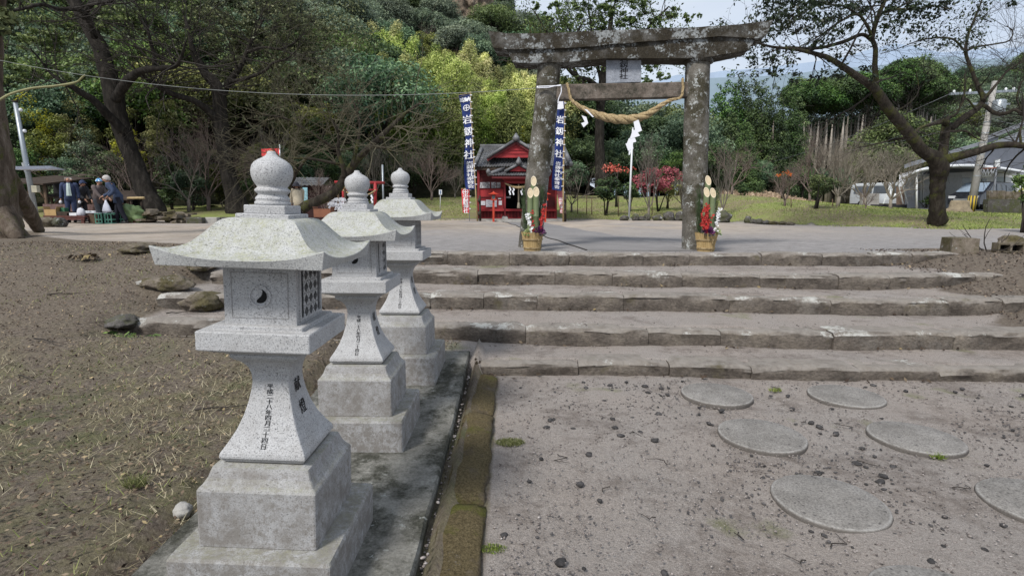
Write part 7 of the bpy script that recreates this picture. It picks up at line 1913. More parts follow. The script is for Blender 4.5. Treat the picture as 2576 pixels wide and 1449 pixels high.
# leaning steel pole with meter box
bp = gpt(93, 548, 18.5); root = thing('steel_pole', 'leaning grey steel pole with a meter box near the mossy tree trunk', 'pole', bp)
mb = MB(); mb.tube([(0, 0, -.2), at(64, 400, 18.5) - bp, at(38, 256, 18.5) - bp], [.082, .075, .062], 12); mb.build('pole_shaft', M_steel, root)
mb = MB(); mb.tube([at(38, 257, 18.5) - bp, at(37.6, 254, 18.5) - bp], .085, 12); mb.build('cap', M_woodd, root)
mb = MB(); mb.tube([at(92, 548, 18.7) - bp, at(80, 470, 18.7) - bp, at(58, 410, 18.7) - bp], .05, 8); mb.build('conduit', flat_mat('grey_pipe', (.20, .21, .22), .6, .2), root)
mb = MB(); c = at(90, 476, 18.3) - bp; mb.box(tuple(c), (.18, .14, .22)); mb.build('meter_box', flat_mat('cream_box', (.36, .34, .26), .6, .15), root, None, .01)
for (vx, vy) in ((52, 277), (62, 330)):
    mb = MB(); mb.lathe([(.02, -.05), (.05, -.03), (.05, .03), (.02, .05)], 10, M=Matrix.Translation(at(vx, vy, 18.35) - bp)); mb.build('insulator', M_white, root)
mb = MB(); mb.prism([at(30, 419, 17.4), at(79, 430, 18.9), at(30, 427, 17.4)], (-.1, 1.6, .12)); o = mb.build('awning', flat_mat('white_awning', (.58, .63, .74), .5, .08, 4)); tag(o, 'white pointed awning sticking out from behind the mossy tree trunk', 'awning')
mb = MB(); mb.tube(catmull([at(-30, 275, 11.5), at(0, 252, 11.6), at(30, 236, 11.7), at(80, 223, 11.8), at(140, 217, 11.9), at(190, 208, 12.0), at(206, 196, 12.0), at(214, 189, 12.0)], 6), [.024] * 30 + [.018] * 13, 7)
o = mb.build('bent_pole', flat_mat('greenish_pole', (.22, .21, .10), .6, .25, 5)); tag(o, 'thin greenish pole arching up from the mossy trunk to the overhead wire', 'pole')
mb = MB(); a, c = at(-60, 140, 12.0), torw(1352, 222, -.25); pts = [a.lerp(c, t) - Vector((0, 0, .62 * 4 * t * (1 - t) * .62)) for t in np.linspace(0, 1, 40)]; mb.tube(pts, .0052, 5)
o = mb.build('overhead_wire', flat_mat('grey_wire', (.20, .21, .20), .6, .1)); tag(o, 'thin wire sagging from the mossy tree trunk to the leaning torii pillar', 'wire')
mb = MB(); lp = [torw(1350 + 30 * (1 - math.cos(t)) , 219 - 3 * t / PI, -.26) for t in np.linspace(0, PI, 9)] + [torw(1411, 216, -.24), torw(1412, 232, -.24), torw(1405, 250, -.22), torw(1404, 262, -.22)]
mb.tube(catmull(lp, 4), .010, 5); mb.tube([torw(1350, 222, -.26), torw(1380, 221, -.27), torw(1410, 214, -.25)], .008, 5); o = mb.build('white_string', M_paper); tag(o, 'white string tied round the leaning torii pillar', 'string')

# red flag seen over the largest lantern
b = gpt(704, 520, 19); root = thing('red_flag', 'red flag with a pale ring, just over the tip of the largest lantern', 'flag', b); q = lambda x, y, Y=19: at(x, y, Y) - b
mb = MB(); mb.tube([(0, 0, 0), q(703.5, 364)], .018, 7); mb.build('pole', M_white, root)
mb = MB(); A_ = [[q(657 + 46 * i / 8 + (3 if j > 3 else 0) * (1 - i / 8), 375 - 1.5 * i / 8 + 33 * j / 6) + Vector((0, .03 * math.sin(i * 1.1 + j * .5), 0)) for i in range(9)] for j in range(7)]
mb.v = [tuple(p) for r in A_ for p in r]
for j in range(6):
    for i in range(8): a = j * 9 + i; mb.f.append([a, a + 1, a + 10, a + 9]); mb.m.append(0); mb.sm.append(True)
fc = mb.build('cloth', M_redc, root)
mb = MB(); c = q(681, 390, 18.9)
for k in range(24):
    a0, a1 = 2 * PI * k / 24, 2 * PI * (k + 1) / 24; P = lambda r, a: c + Vector((r * math.cos(a), 0, r * math.sin(a)))
    mb.add([P(.16, a0), P(.16, a1), P(.125, a1), P(.125, a0)], [(0, 1, 2, 3)])
mb.build('ring_mark', flat_mat('tan_print', (.55, .33, .2), .8, .1), fc)

# middle distance between the lanterns
b = gpt(774, 530, 24); root = thing('small_hut', 'small dark hut with a grey tiled roof behind the leaning sawn tree', 'hut', b)
hh = at(0, 462, 24).z - b.z; mb = MB(); mb.box((-.1, 1.0, hh / 2), (1.6, 1.6, hh)); mb.build('wall', flat_mat('dark_red_boards', (.03, .012, .012), .9, .3), root)
mb = MB(); tile_roof(mb, Vector((-1.1, -.3, hh - .02)), Vector((.8, -.3, hh - .02)), Vector((-1.0, 1.0, hh + .35)), Vector((.7, 1.0, hh + .35)), 10, 4, .025, .02); mb.build('roof', M_tile, root)
mb = MB(); mb.prism([at(761, 472, 22) , at(773, 472, 22), at(774, 512, 22), at(765, 512, 22)], (0, .02, 0)); o = mb.build('hanging_cloth', flat_mat('light_blue_cloth', (.22, .40, .46), .8, .2)); tag(o, 'light blue cloth hanging beside the small dark hut', 'cloth')
b = gpt(900, 520, 22); root = thing('small_torii', 'small red torii with a straw rope, half hidden by the lantern finial', 'torii gate', b)
q = lambda x, y, Y=22: at(x, y, Y) - b
mb = MB(); mb.tube([q(842, 458.5), q(967, 460.5)], .055, 8); mb.build('lintel', M_verm if False else M_red2, root)
mb = MB(); mb.tube([q(852, 478), q(950, 478)], .03, 8); mb.build('tie_beam', M_red2, root)
for x in (864, 944): mb = MB(); mb.tube([q(x, 522), q(x, 460)], .062, 8); mb.build('pillar', M_red2, root)
mb = MB(); rope_strands(mb, catmull([at(862, 478, 21.9), at(880, 487, 21.85), at(904, 490, 21.85), at(928, 489, 21.85), at(946, 478, 21.9)], 5), [.03] * 21, 5); o = mb.build('sacred_rope', M_straw); tag(o, 'yellow straw rope hung across the small red torii', 'rope')
for x in (932,):
    mb = MB(); p = at(x, 491, 21.8)
    for k in range(4): mb.poly([p + Vector(v) + Vector((.03 * (k % 2), -.004 * k, -.075 * k)) for v in ((0, 0, 0), (.06, 0, .02), (.07, 0, -.07), (.01, 0, -.09))])
    o = mb.build('paper_streamer', M_paper); tag(o, 'white paper streamer hanging from the rope of the small red torii', 'paper streamer')
b = gpt(848, 545, 19); root = thing('fortune_paper_rack', 'wooden rack with rows of tied white fortune papers', 'rack', b); q = lambda x, y, Y=19: at(x, y, Y) - b
for x, y0 in ((826, 500), (851, 478), (868, 472)): mb = MB(); mb.tube([q(x, 545), q(x, y0)], .035, 7); mb.build('post', M_wood, root)
for y in (503, 513.5, 523.5):
    mb = MB(); mb.tube([q(826, y - 2), q(848, y), q(870, y - 2)], .012, 5); mb.build('bar', M_wood, root)
    mb = MB(); g = random.Random(int(y))
    for k in range(46):
        p = q(827 + 43 * k / 46, y - 2 * abs(math.cos(PI * k / 46))) + Vector((0, g.uniform(-.04, .02), g.uniform(-.04, .02))); mb.box((0, 0, 0), (.05, .02, .09), 0, Matrix.Translation(p) @ Matrix.Rotation(g.uniform(-.7, .7), 4, 'Y'))
    o = mb.build('fortune_papers', M_paper, root); o['kind'] = 'stuff'
mb = MB(); mb.tube([q(866, 476), q(868, 470), q(870, 476)], .05, 7); mb.build('bell', M_bampole, root)
p = gpt(816, 548, 15.5); openbox('cardboard_box', 'brown cardboard carton standing open between two lantern roofs', at(816, 546, 15.5), .46, .36, .22, M_cardd, .06)

# ------------------------------------------------------------------ road, cars, house
M_asph = (lambda t: (t.bump(t.nz(40, 5, .7), .3, .01), t.done(t.ramp(t.nz(3, 7, .7), [(.3, (.085, .088, .10)), (.7, (.14, .145, .16))])))[1])(NT('asphalt', .9))
def strip(name, cl, wid, mat, dz):
    P = catmull([Vector((x, y, 0)) for x, y in cl], 10); mb = MB(); rows = []
    for i, p in enumerate(P):
        d = (P[min(i + 1, len(P) - 1)] - P[max(0, i - 1)]).normalized(); s = Vector((d.y, -d.x, 0)); w = float(np.interp(i / len(P), np.linspace(0, 1, len(wid)), wid))
        rows.append([(q.x, q.y, float(gz(q.x, q.y)) + dz) for q in (p + s * w * t for t in np.linspace(-.5, .5, 7))])
    mb.v = [v for r in rows for v in r]
    for j in range(len(rows) - 1):
        for i in range(6): a = j * 7 + i; mb.f.append([a, a + 1, a + 8, a + 7]); mb.m.append(0); mb.sm.append(True)
    o = mb.build(name, mat); tag(o, kind='structure'); return o
strip('road', [(25.0, 62), (26.5, 50), (27.5, 43), (29.5, 36.5), (34, 31.8), (42, 29.6), (60, 28)], [3.6, 4, 5, 6.5, 6, 5, 5], M_asph, .03)
M_glass = flat_mat('car_glass', (.05, .06, .07), .12, .3, 2, .7); M_tyre = flat_mat('tyre_rubber', (.015, .015, .016), .85, .3); M_rim = flat_mat('wheel_rim', (.42, .43, .45), .35, .15, 3, .5, .5); M_lamp = flat_mat('headlamp_glass', (.62, .64, .68), .15, .1, 4, .6)
def car(name, lab, cat, loc, rz, L, Wd, H, prof, belt, paintm, wins, wheels, wr):
    """prof: side outline (x forward, z); wins: list of side windows as outlines; wheels: x positions"""
    r = thing(name, lab, cat, loc, rz)
    mb = MB(); ys = (-.5, -.47, -.40, .40, .47, .5); rings = []
    for yy in ys:
        ring = []
        for x, z in prof:
            t = max(0, (z - belt) / (H - belt)); half = Wd / 2 * (abs(yy) * 2) * (1 - .13 * t)
            s = 1.0 if abs(yy) < .46 else (.985 if abs(yy) < .49 else .95)
            ring.append(((x) * s, math.copysign(half, yy), (z - .55) * s + .55))
        rings.append(ring)
    mb.rings(rings, 0, True)
    bo = mb.build('car_body', paintm, r); es = bo.modifiers.new('edge', 'EDGE_SPLIT'); es.split_angle = R(35)
    for w in wins:
        for s in (-1, 1):
            mb = MB(); pts = []
            for x, z in w:
                t = max(0, (z - belt) / (H - belt)); pts.append((x, s * (Wd / 2 * (1 - .13 * t) * 1.0 + .006), z))
            mb.prism(pts, (0, s * .008, 0)); mb.build('side_window', M_glass, r)
    return r
def wheels_(r, xs, Wd, wr):
    for x in xs:
        for s in (-1, 1):
            mb = MB(); T = Matrix.Translation((x, s * (Wd / 2 - .07), wr)) @ Matrix.Rotation(PI / 2, 4, 'X')
            mb.lathe([(wr * .6, -.11), (wr * .95, -.10), (wr, -.06), (wr, .06), (wr * .95, .10), (wr * .6, .11)], 20, M=T); w = mb.build('wheel', M_tyre, r)
            mb = MB(); mb.lathe([(wr * .2, -.118), (wr * .58, -.112), (wr * .6, 0), (wr * .58, .112), (wr * .2, .118)], 16, M=T); mb.build('rim', M_rim, w)
# grey van
M_silver = flat_mat('silver_paint', (.40, .42, .43), .3, .06, 2, .6, .3); M_black = flat_mat('black_paint_metallic', (.018, .02, .028), .18, .2, 2, .7)
vb = gpt(2222, 520, 45); vr = car('parked_van', 'silver grey van parked on the road behind the bare trees', 'van', vb, R(-42), 4.6, 1.7, 2.0, [(-2.25, .35), (-2.28, .9), (-2.22, 1.75), (-2.05, 1.95), (.9, 2.0), (1.25, 1.92), (1.95, 1.12), (2.2, 1.0), (2.28, .7), (2.25, .35)], 1.05, M_silver, [[(-2.0, 1.15), (-.75, 1.15), (-.75, 1.72), (-1.95, 1.72)], [(-.65, 1.15), (.45, 1.15), (.45, 1.74), (-.65, 1.74)], [(.55, 1.15), (1.55, 1.15), (1.2, 1.72), (.55, 1.74)]], None, None)
mb = MB(); mb.quad((1.30, -.68, 1.87), (1.30, .68, 1.87), (1.98, .76, 1.13), (1.98, -.76, 1.13)); mb.v = [(x + .02, y, z + .02) for x, y, z in mb.v]; mb.build('windscreen', flat_mat('bright_glass', (.30, .34, .38), .1, .2, 2, .8), vr)  # windscreen paler than the side windows: shine put into its colour
mb = MB(); mb.quad((-2.285, -.62, 1.15), (-2.285, .62, 1.15), (-2.25, .58, 1.72), (-2.25, -.58, 1.72)); mb.build('rear_window', M_glass, vr)
for s in (-1, 1): mb = MB(); mb.box((2.22, s * .6, .85), (.12, .32, .16)); mb.build('headlight', M_lamp, vr)
mb = MB(); mb.box((2.27, 0, .48), (.10, 1.6, .16)); mb.build('bumper', M_silver, vr); wheels_(vr, (-1.35, 1.45), 1.7, .31)
cb = gpt(2466, 527, 36); cr = car('parked_car', 'dark minivan parked nose-out under the carport', 'car', cb, R(205), 4.3, 1.75, 1.75, [(-2.1, .35), (-2.15, .9), (-2.05, 1.5), (-1.85, 1.72), (.2, 1.75), (.6, 1.68), (1.45, 1.08), (2.0, .92), (2.15, .65), (2.12, .32)], 1.0, M_black, [[(-1.9, 1.06), (-.9, 1.06), (-.9, 1.56), (-1.8, 1.56)], [(-.8, 1.06), (.2, 1.06), (.2, 1.6), (-.8, 1.6)], [(.3, 1.06), (1.15, 1.06), (.62, 1.54), (.3, 1.6)]], None, None)
mb = MB(); mb.quad((.64, -.66, 1.66), (.64, .66, 1.66), (1.47, .76, 1.09), (1.47, -.76, 1.09)); mb.v = [(x + .02, y, z + .02) for x, y, z in mb.v]; mb.build('windscreen', flat_mat('sky_glass', (.26, .33, .42), .1, .2, 2, .8), cr)  # sky reflection put into the windscreen colour
for s in (-1, 1): mb = MB(); mb.box((2.0, s * .62, .78), (.26, .36, .15)); mb.build('headlight', M_lamp, cr)
mb = MB(); mb.box((2.12, 0, .62), (.06, 1.0, .12)); mb.build('grille', M_rim, cr); wheels_(cr, (-1.3, 1.35), 1.75, .30)

M_wallg = flat_mat('grey_white_wall', (.62, .63, .66), .85, .1, 2); M_roofg = flat_mat('dark_grey_roof', (.16, .17, .19), .6, .2, 2); M_fascia = flat_mat('slate_fascia', (.11, .12, .145), .6, .15, 2); M_concr = flat_mat('concrete', (.30, .29, .275), .9, .25, 4, .2, 0, .3)
HY = 40.0
b = gpt(2470, 520, HY); house = thing('modern_house', 'modern grey house with sloping dark roofs behind the carport', 'house', b); q = lambda x, y, Y=HY: at(x, y, Y) - b
mb = MB(); mb.prism([q(2262, 530), q(2680, 530), q(2680, 300), q(2576, 326), q(2400, 400), q(2262, 440)], (1.3, 1.6, 0)); mb.build('wall', M_wallg, house)
mb = MB(); mb.prism([q(2275, 424, HY - .6), q(2512, 352, HY - .6), q(2512, 345, HY - .6), q(2275, 415, HY - .6)], (1.6, 2.0, .25)); mb.build('roof', M_roofg, house)
mb = MB(); mb.prism([q(2330, 432, HY - .3), q(2512, 368, HY - .3), q(2700, 350, HY - .3), q(2700, 420, HY - .3), q(2330, 438, HY - .3)], (0, .28, 0)); mb.build('fascia', M_fascia, house)
mb = MB(); mb.prism([q(2470, 358, HY - .9), q(2720, 262, HY - .9), q(2720, 250, HY - .9), q(2470, 347, HY - .9)], (2.1, 2.4, .3)); mb.build('upper_roof', M_roofg, house)
for (x0, y0, x1, y1) in ((2420, 448, 2442, 480), (2470, 450, 2482, 500), (2502, 446, 2530, 500)):
    mb = MB(); vbox(mb, x0, y0, x1, y1, HY - .04, .04); mb.v = [tuple(Vector(v) - b) for v in mb.v]; mb.build('window', flat_mat('house_glass', (.20, .24, .25), .15, .2, 2, .7), house)
b = gpt(2400, 520, 37.5); cp = thing('carport', 'carport with a curved translucent white roof and thin white posts', 'carport', b); q = lambda x, y, Y=37: at(x, y, Y) - b
crv = catmull([q(2272, 447, 35.2), q(2310, 430, 35.2), q(2370, 420, 35.2), q(2440, 417, 35.2), q(2520, 424, 35.2), q(2580, 434, 35.2)], 5)
mb = MB()
dv_ = Vector((3.3, 4.6, .1))
for a, c in zip(crv, crv[1:]): mb.quad(a, c, c + dv_, a + dv_)
mb.build('roof_sheet', flat_mat('milky_sheet', (.60, .62, .64), .4, .06, 3), cp)
mb = MB(); mb.tube(crv, .09, 6); mb.tube([p + dv_ for p in crv], .06, 6); mb.build('roof_rim', M_white, cp)
for x, Y in ((2306, 35.4), (2318, 39.6), (2560, 35.4)): mb = MB(); mb.tube([q(x, 531, Y), q(x, 431, Y)], .06, 6); mb.build('post', M_white, cp)
mb = MB(); mb.prism([q(2324, 515, 39.3), q(2420, 515, 39.3), q(2420, 440, 39.3), q(2324, 440, 39.3)], (0, .1, 0)); mb.build('back_panel', flat_mat('shaded_panel', (.50, .51, .53), .8, .15), cp)
b = gpt(2497, 520, 33); hp_ = thing('basketball_hoop', 'basketball hoop on a post beside the carport', 'basketball hoop', b); q = lambda x, y, Y=33: at(x, y, Y) - b
mb = MB(); mb.tube([(0, 0, 0), q(2506, 428)], .05, 7); mb.build('post', M_roofg, hp_)
mb = MB(); mb.prism([q(2500, 425), q(2517, 424), q(2518, 398), q(2502, 402)], (.0, .05, 0)); bd = mb.build('backboard', M_roofg, hp_)
mb = MB(); mb.prism([q(2502, 421, 32.96), q(2515, 420, 32.96), q(2516, 401, 32.96), q(2504, 405, 32.96)], (0, .02, 0)); mb.build('board_panel', M_white, bd)
c = q(2485, 424); mb = MB(); mb.tube([c + Vector((.42 * math.cos(a), .3 * math.sin(a), .02 * math.cos(a))) for a in np.linspace(0, 2 * PI, 20)], .022, 5); mb.build('hoop_ring', M_ored_ := flat_mat('orange_ring', (.5, .16, .08), .5, .1), hp_)
mb = MB()
for k in range(12):
    a = 2 * PI * k / 12; mb.tube([c + Vector((.42 * math.cos(a), .3 * math.sin(a), 0)), c + Vector((.2 * math.cos(a + .5), .15 * math.sin(a + .5), -.5))], .010, 3); mb.tube([c + Vector((.42 * math.cos(a), .3 * math.sin(a), 0)), c + Vector((.2 * math.cos(a - .5), .15 * math.sin(a - .5), -.5))], .010, 3)
mb.build('hoop_net', M_paper, hp_)
# utility pole
b = gpt(2440, 534, 31); up_ = thing('utility_pole', 'leaning concrete utility pole with yellow and black stripes at its foot', 'utility pole', b); q = lambda x, y, Y=31: at(x, y, Y) - b
foot, top = Vector((0, 0, -.2)), q(2503, 205); mb = MB(); mb.tube([foot, foot.lerp(top, .5), top], [.20, .17, .13], 14); mb.build('pole_shaft', M_concr, up_)
t = NT('hazard_stripes', .6); s = t.sep(t.obj()); ang = t.math('ARCTAN2', s[1], s[0]); fr = t.math('FRACT', t.math('MULTIPLY_ADD', ang, 1.27, .3)); m_ = t.done(t.ramp(fr, [(.0, (.42, .30, .03)), (.5, (.03, .03, .03))], 'CONSTANT'))
mb = MB(); d_ = (top - foot).normalized(); mb.tube([Vector((0, 0, 0)) + d_ * 0, d_ * .85], [.215, .21], 18); mb.build('striped_sleeve', m_, up_)
mb = MB(); mb.bar(q(2390, 237), q(2556, 229), .12); mb.bar(q(2440, 262), q(2540, 262), .1); mb.build('crossarm', M_steel, up_)
for x, y in ((2400, 233), (2440, 231), (2530, 227), (2550, 226)): mb = MB(); mb.lathe([(.03, -.1), (.07, -.06), (.05, 0), (.07, .06), (.03, .12)], 8, M=Matrix.Translation(q(x, y))); mb.build('insulator', M_white, up_)
for f in (.30, .38, .46, .55, .62, .70, .78): mb = MB(); p = foot.lerp(top, f); mb.lathe([(.20 - f * .06, -.03), (.21 - f * .06, 0), (.20 - f * .06, .03)], 10, M=Matrix.Translation(p)); mb.build('band', M_steel, up_)
mb = MB(); p = foot.lerp(top, .80); mb.lathe([(.2, -.5), (.3, -.45), (.3, .35), (.2, .4)], 12, M=Matrix.Translation(p + Vector((.1, -.45, 0)))); mb.build('transformer', M_steel, up_)
for i, (x0, y0, Y0, x1, y1, Y1, sag) in enumerate([(2400, 232, 31, 1760, 420, 85, 1.6), (2440, 262, 31, 2050, 380, 70, 1.0), (2550, 228, 31, 2900, 190, 25, .6), (2500, 280, 31, 2120, 350, 60, 1.0), (2470, 290, 31, 2700, 300, 38, .5)]):
    a, c = at(x0, y0, Y0), at(x1, y1, Y1); mb = MB(); mb.tube([a.lerp(c, t_) - Vector((0, 0, sag * 4 * t_ * (1 - t_))) for t_ in np.linspace(0, 1, 24)], .014, 4); o = mb.build('power_line', M_roofg); tag(o, 'thin power line running from the leaning utility pole', 'wire', 'power lines')
# walls, stump, ladder
b = gpt(2540, 531, 28); wl = thing('block_wall', 'low weathered concrete block wall at the picture edge below the house', 'wall', b); q = lambda x, y, Y=28: at(x, y, Y) - b
mb = MB(); vbox(mb, 2486, 502, 2720, 536, 28, .3); mb.v = [tuple(Vector(v) - b) for v in mb.v]; mb.build('lower_courses', M_rock, wl)
mb = MB()
for x0, x1, y0 in ((2488, 2508, 480), (2509, 2530, 480), (2531, 2600, 482), (2601, 2720, 482)): vbox(mb, x0, y0, x1 - .7, 501.5, 28.1, .16)
mb.v = [tuple(Vector(v) - b) for v in mb.v]; mb.build('upper_blocks', M_rock_brown, wl)
b = gpt(2412, 533, 27); mb = MB(); rings = []
for z, r_ in ((-.1, .62), (.05, .58), (.2, .46), (.48, .42), (.56, .38)): rings.append([(r_ * (1 + .14 * mnoise.noise(Vector((math.cos(a) * 2, math.sin(a) * 2, z)))) * math.cos(a) - (.35 if z < .1 and math.cos(a) < 0 else 0) * abs(math.cos(a)), r_ * .8 * math.sin(a), z) for a in np.linspace(0, 2 * PI, 25)[:-1]])
mb.rings(rings); o = mb.build('tree_stump', flat_mat('pale_stump', (.27, .22, .15), .95, .4, 5, .2, 0, .5), None, b); tag(o, 'pale sawn tree stump in front of the dark minivan', 'stump')
b = gpt(2255, 520, 37); ld = thing('stepladder', 'white stepladder standing open beside the house', 'ladder', b); q = lambda x, y, Y=37: at(x, y, Y) - b
for (x0, x1, Y) in ((2222, 2243, 37), (2236, 2252, 37), (2272, 2258, 37.6), (2283, 2268, 37.6)): mb = MB(); mb.bar(q(x0, 513, Y), q(x1, 455, Y), .07, .05); mb.build('rail', M_white, ld)
mb = MB()
for f in (.2, .4, .6, .8): mb.bar(q(2222 + 21 * f, 513 - 58 * f), q(2236 + 16 * f, 513 - 58 * f), .05, .03)
mb.build('rungs', M_white, ld)
b = gpt(2195, 520, 39); mb = MB(); vbox(mb, 2168, 487, 2212, 519, 39, .25); o = mb.build('gate_post', M_concr); tag(o, 'grey stone gatepost wall beside the white stepladder', 'gatepost')
mb = MB(); vbox(mb, 2262, 470, 2276, 519, 38, .3); o = mb.build('gate_post', flat_mat('brown_tile', (.24, .17, .13), .9, .2)); tag(o, 'brownish gatepost hidden partly by the spreading tree trunk', 'gatepost')
b = gpt(2330, 520, 36.4); root = thing('bicycle_cover', 'low dark planter boxes beside the gateposts', 'planter', gpt(2235, 522, 37.5)); MB().box((0, 0, .14), (2.2, .4, .28)).build('planter_box', M_char, root, None, .03)
# old tiled house
b = gpt(1890, 440, 62); b.z = at(0, 425, 62).z - .2; root = thing('old_house', 'old low house with brown tiled roof among bare trees', 'house', b); q = lambda x, y, Y=62: at(x, y, Y) - b
mb = MB(); mb.prism([q(1845, 440), q(1945, 440), q(1945, 405), q(1845, 405)], (0, 5, 0)); mb.build('wall', flat_mat('grey_plaster', (.28, .29, .30), .9, .2), root)
M_tileb = flat_mat('brown_tiles', (.135, .10, .085), .7, .35, 3)
mb = MB(); tile_roof(mb, q(1838, 409, 61), q(1932, 404, 61), q(1868, 388, 64), q(1925, 388, 64), 20, 5, .05, .03); tile_roof(mb, q(1895, 386, 62), q(1960, 384, 62), q(1900, 370, 66), q(1950, 370, 66), 14, 4, .05, .03); mb.build('roof', M_tileb, root)
mb = MB(); mb.bar(q(1838, 411, 60.9), q(1932, 406, 60.9), .12, .12); mb.build('gutter', M_white, root)
# dry grass slope in front of it
p = at(1890, 455, 48); M_dry = (lambda t: (t.bump(t.nz(9, 6, .8), 1, .1), t.done(t.ramp(t.nz(2.2, 7, .78), [(.3, (.13, .09, .05)), (.5, (.30, .21, .12)), (.72, (.46, .35, .22))])))[1])(NT('dry_grass', .95))
g5 = np.random.default_rng(55); n = 9000; X = g5.uniform(at(1790, 0, 50).x, at(2030, 0, 50).x, n); Y_ = g5.uniform(44, 54, n); Zb = gz(X, Y_) + hill_h(X, Y_); k = np.exp(-((X - X.mean()) / 7) ** 2); P_ = np.stack([X, Y_, Zb + g5.random(n) * .25 + (Y_ - 44) * .14 * k], -1)
Q = leaves_at(P_, np.tile([0, -.6, .7], (n, 1)), .55, g5, .3, .7)
M_dryl = leaf_mat('dry_grass_blades', [(0, (.22, .15, .09)), (.5, (.46, .34, .21)), (1, (.68, .55, .37))], .2)
o = put(bpy.data.objects.new('dry_grass', quads_mesh('dry_grass', Q, g5.random(n), [M_dryl]))); tag(o, kind='stuff')

# ------------------------------------------------------------------ loose ground cover
g6 = np.random.default_rng(66)
M_litter = leaf_mat('leaf_litter', [(0, (.020, .014, .010)), (.4, (.075, .052, .036)), (.7, (.16, .12, .08)), (.92, (.27, .215, .14)), (1, (.36, .28, .14))], .1, .8)
n = 42000; X = g6.uniform(-9.5, -.62, n); Y_ = .8 + 10 * g6.random(n) ** 1.25
keep = (Y_ < np.interp(X, [-10.4, -5.5, -4.2, -.5], [12.0, 10.0, 8.8, 8.5])) & ~((X > -4.6) & (Y_ > 6.5)) & ~((X > -1.76) & (Y_ < 5.95)) & (X > -1.05 * Y_ - .5); X, Y_ = X[keep], Y_[keep]; n = len(X)
P_ = np.stack([X, Y_, gz(X, Y_) + .018 + .012 * g6.random(n)], -1)
Q = leaves_at(P_, np.tile([0, 0, 1.0], (n, 1)), .030, g6, .5, .45)
o = put(bpy.data.objects.new('leaf_litter', quads_mesh('leaf_litter', Q, g6.random(n) ** 1.3, [M_litter]))); tag(o, kind='stuff')
def blades(name, X, Y_, h, w, mat, g, lean=.6, dz=.0):
    n = len(X); a = g.uniform(0, 2 * PI, n); hh = h * g.uniform(.4, 1.2, n); l = hh * lean * g.uniform(.2, 1.3, n); b_ = g.uniform(0, 2 * PI, n)
    base = np.stack([X, Y_, gz(X, Y_) + dz], -1); s = np.stack([np.cos(a) * w / 2, np.sin(a) * w / 2, np.zeros(n)], -1); tip = base + np.stack([np.cos(b_) * l, np.sin(b_) * l, hh], -1)
    Q = np.stack([base - s, base + s, tip + s * .25, tip - s * .25], 1)
    o = put(bpy.data.objects.new(name, quads_mesh(name, Q, g.random(n), [mat]))); return tag(o, kind='stuff')
M_gr = leaf_mat('grass_blades', [(0, (.09, .12, .03)), (.5, (.22, .27, .07)), (1, (.40, .41, .17))], .3)
M_st = leaf_mat('straw_blades', [(0, (.14, .12, .065)), (.5, (.32, .275, .17)), (1, (.52, .47, .33))], .2)
n = 46000; X = g6.uniform(-8, -.65, n); Y_ = .8 + 5.6 * g6.random(n) ** 1.1; f = np.sin(X * 2.3 + 1) * np.sin(Y_ * 1.7) + .5 * np.sin(X * 5 + Y_ * 4) - np.clip(Y_ - 4.2, 0, 3) * .6; keep = ~((X > -1.76) & (Y_ < 5.95)) & (f + g6.normal(0, .6, n) > -.25) & (X > -1.05 * Y_ - .5)
blades('dry_straw', X[keep], Y_[keep], .040, .0055, M_st, g6, 2.2, .012)
n = 16000; X = g6.uniform(-10, -.65, n); Y_ = .8 + 9.0 * g6.random(n); f = np.sin(X * 1.7 + 2) * np.sin(Y_ * 1.3 + 1) + .5 * np.sin(X * 4.1 - Y_ * 3.3); keep = ~((X > -1.76) & (Y_ < 5.95)) & (f + g6.normal(0, .25, n) > .42) & (X > -1.05 * Y_ - .5) & ~((X > -4.6) & (Y_ > 6.4))
blades('green_grass', X[keep], Y_[keep], .04, .006, M_gr, g6, 1.2, .01)
n = 42000; X = g6.uniform(-6, 34, n); Y_ = yb(X) + g6.random(n) ** 1.7 * 15 - .3; keep = (np.abs(X) < .98 * Y_) & ~((X > 24.5) & (Y_ > 29) & (Y_ < 60)) & ~((X > -2.2) & (X < 2.7) & (Y_ < 30))
blades('lawn_grass', X[keep], Y_[keep], .055, .03, M_gr, g6, .9)
# pebbles and gravel
def pebbles(name, X, Y_, s, mat, g, dz=0.0, squash=.6):
    base = []
    for q in range(4):
        bm = bmesh.new(); bmesh.ops.create_icosphere(bm, subdivisions=1, radius=1)
        for v in bm.verts: v.co *= 1 + .35 * mnoise.noise(v.co * 1.3 + Vector((q * 5, 0, 0)))
        base.append((np.array([v.co[:] for v in bm.verts]), np.array([[v.index for v in f.verts] for f in bm.faces]))); bm.free()
    V, Fc = [], []; off = 0; Z = gz(X, Y_)
    for i in range(len(X)):
        bv, bf = base[i % 4]; a = g.uniform(0, 2 * PI); c_, s_ = math.cos(a), math.sin(a); e = g.uniform(.7, 1.4)
        p = bv * np.array([s[i] * e, s[i] / e, s[i] * squash]); p = np.stack([p[:, 0] * c_ - p[:, 1] * s_ + X[i], p[:, 0] * s_ + p[:, 1] * c_ + Y_[i], p[:, 2] + Z[i] + dz + s[i] * squash * .3], -1)
        V.append(p); Fc.append(bf + off); off += len(bv)
    V = np.concatenate(V); Fc = np.concatenate(Fc); me = bpy.data.meshes.new(name); me.from_pydata(V.tolist(), [], Fc.tolist()); me.materials.append(mat)
    for p in me.polygons: p.use_smooth = True
    o = put(bpy.data.objects.new(name, me)); return tag(o, kind='stuff')
t = NT('gravel_grains', .9, .2); M_grav = t.done(t.ramp(t.vor(60, None, 'F1', 'Color') if False else t.nz(55, 2, .5), [(.3, (.05, .044, .042)), (.45, (.14, .12, .11)), (.6, (.26, .23, .215)), (.8, (.46, .43, .41))]))
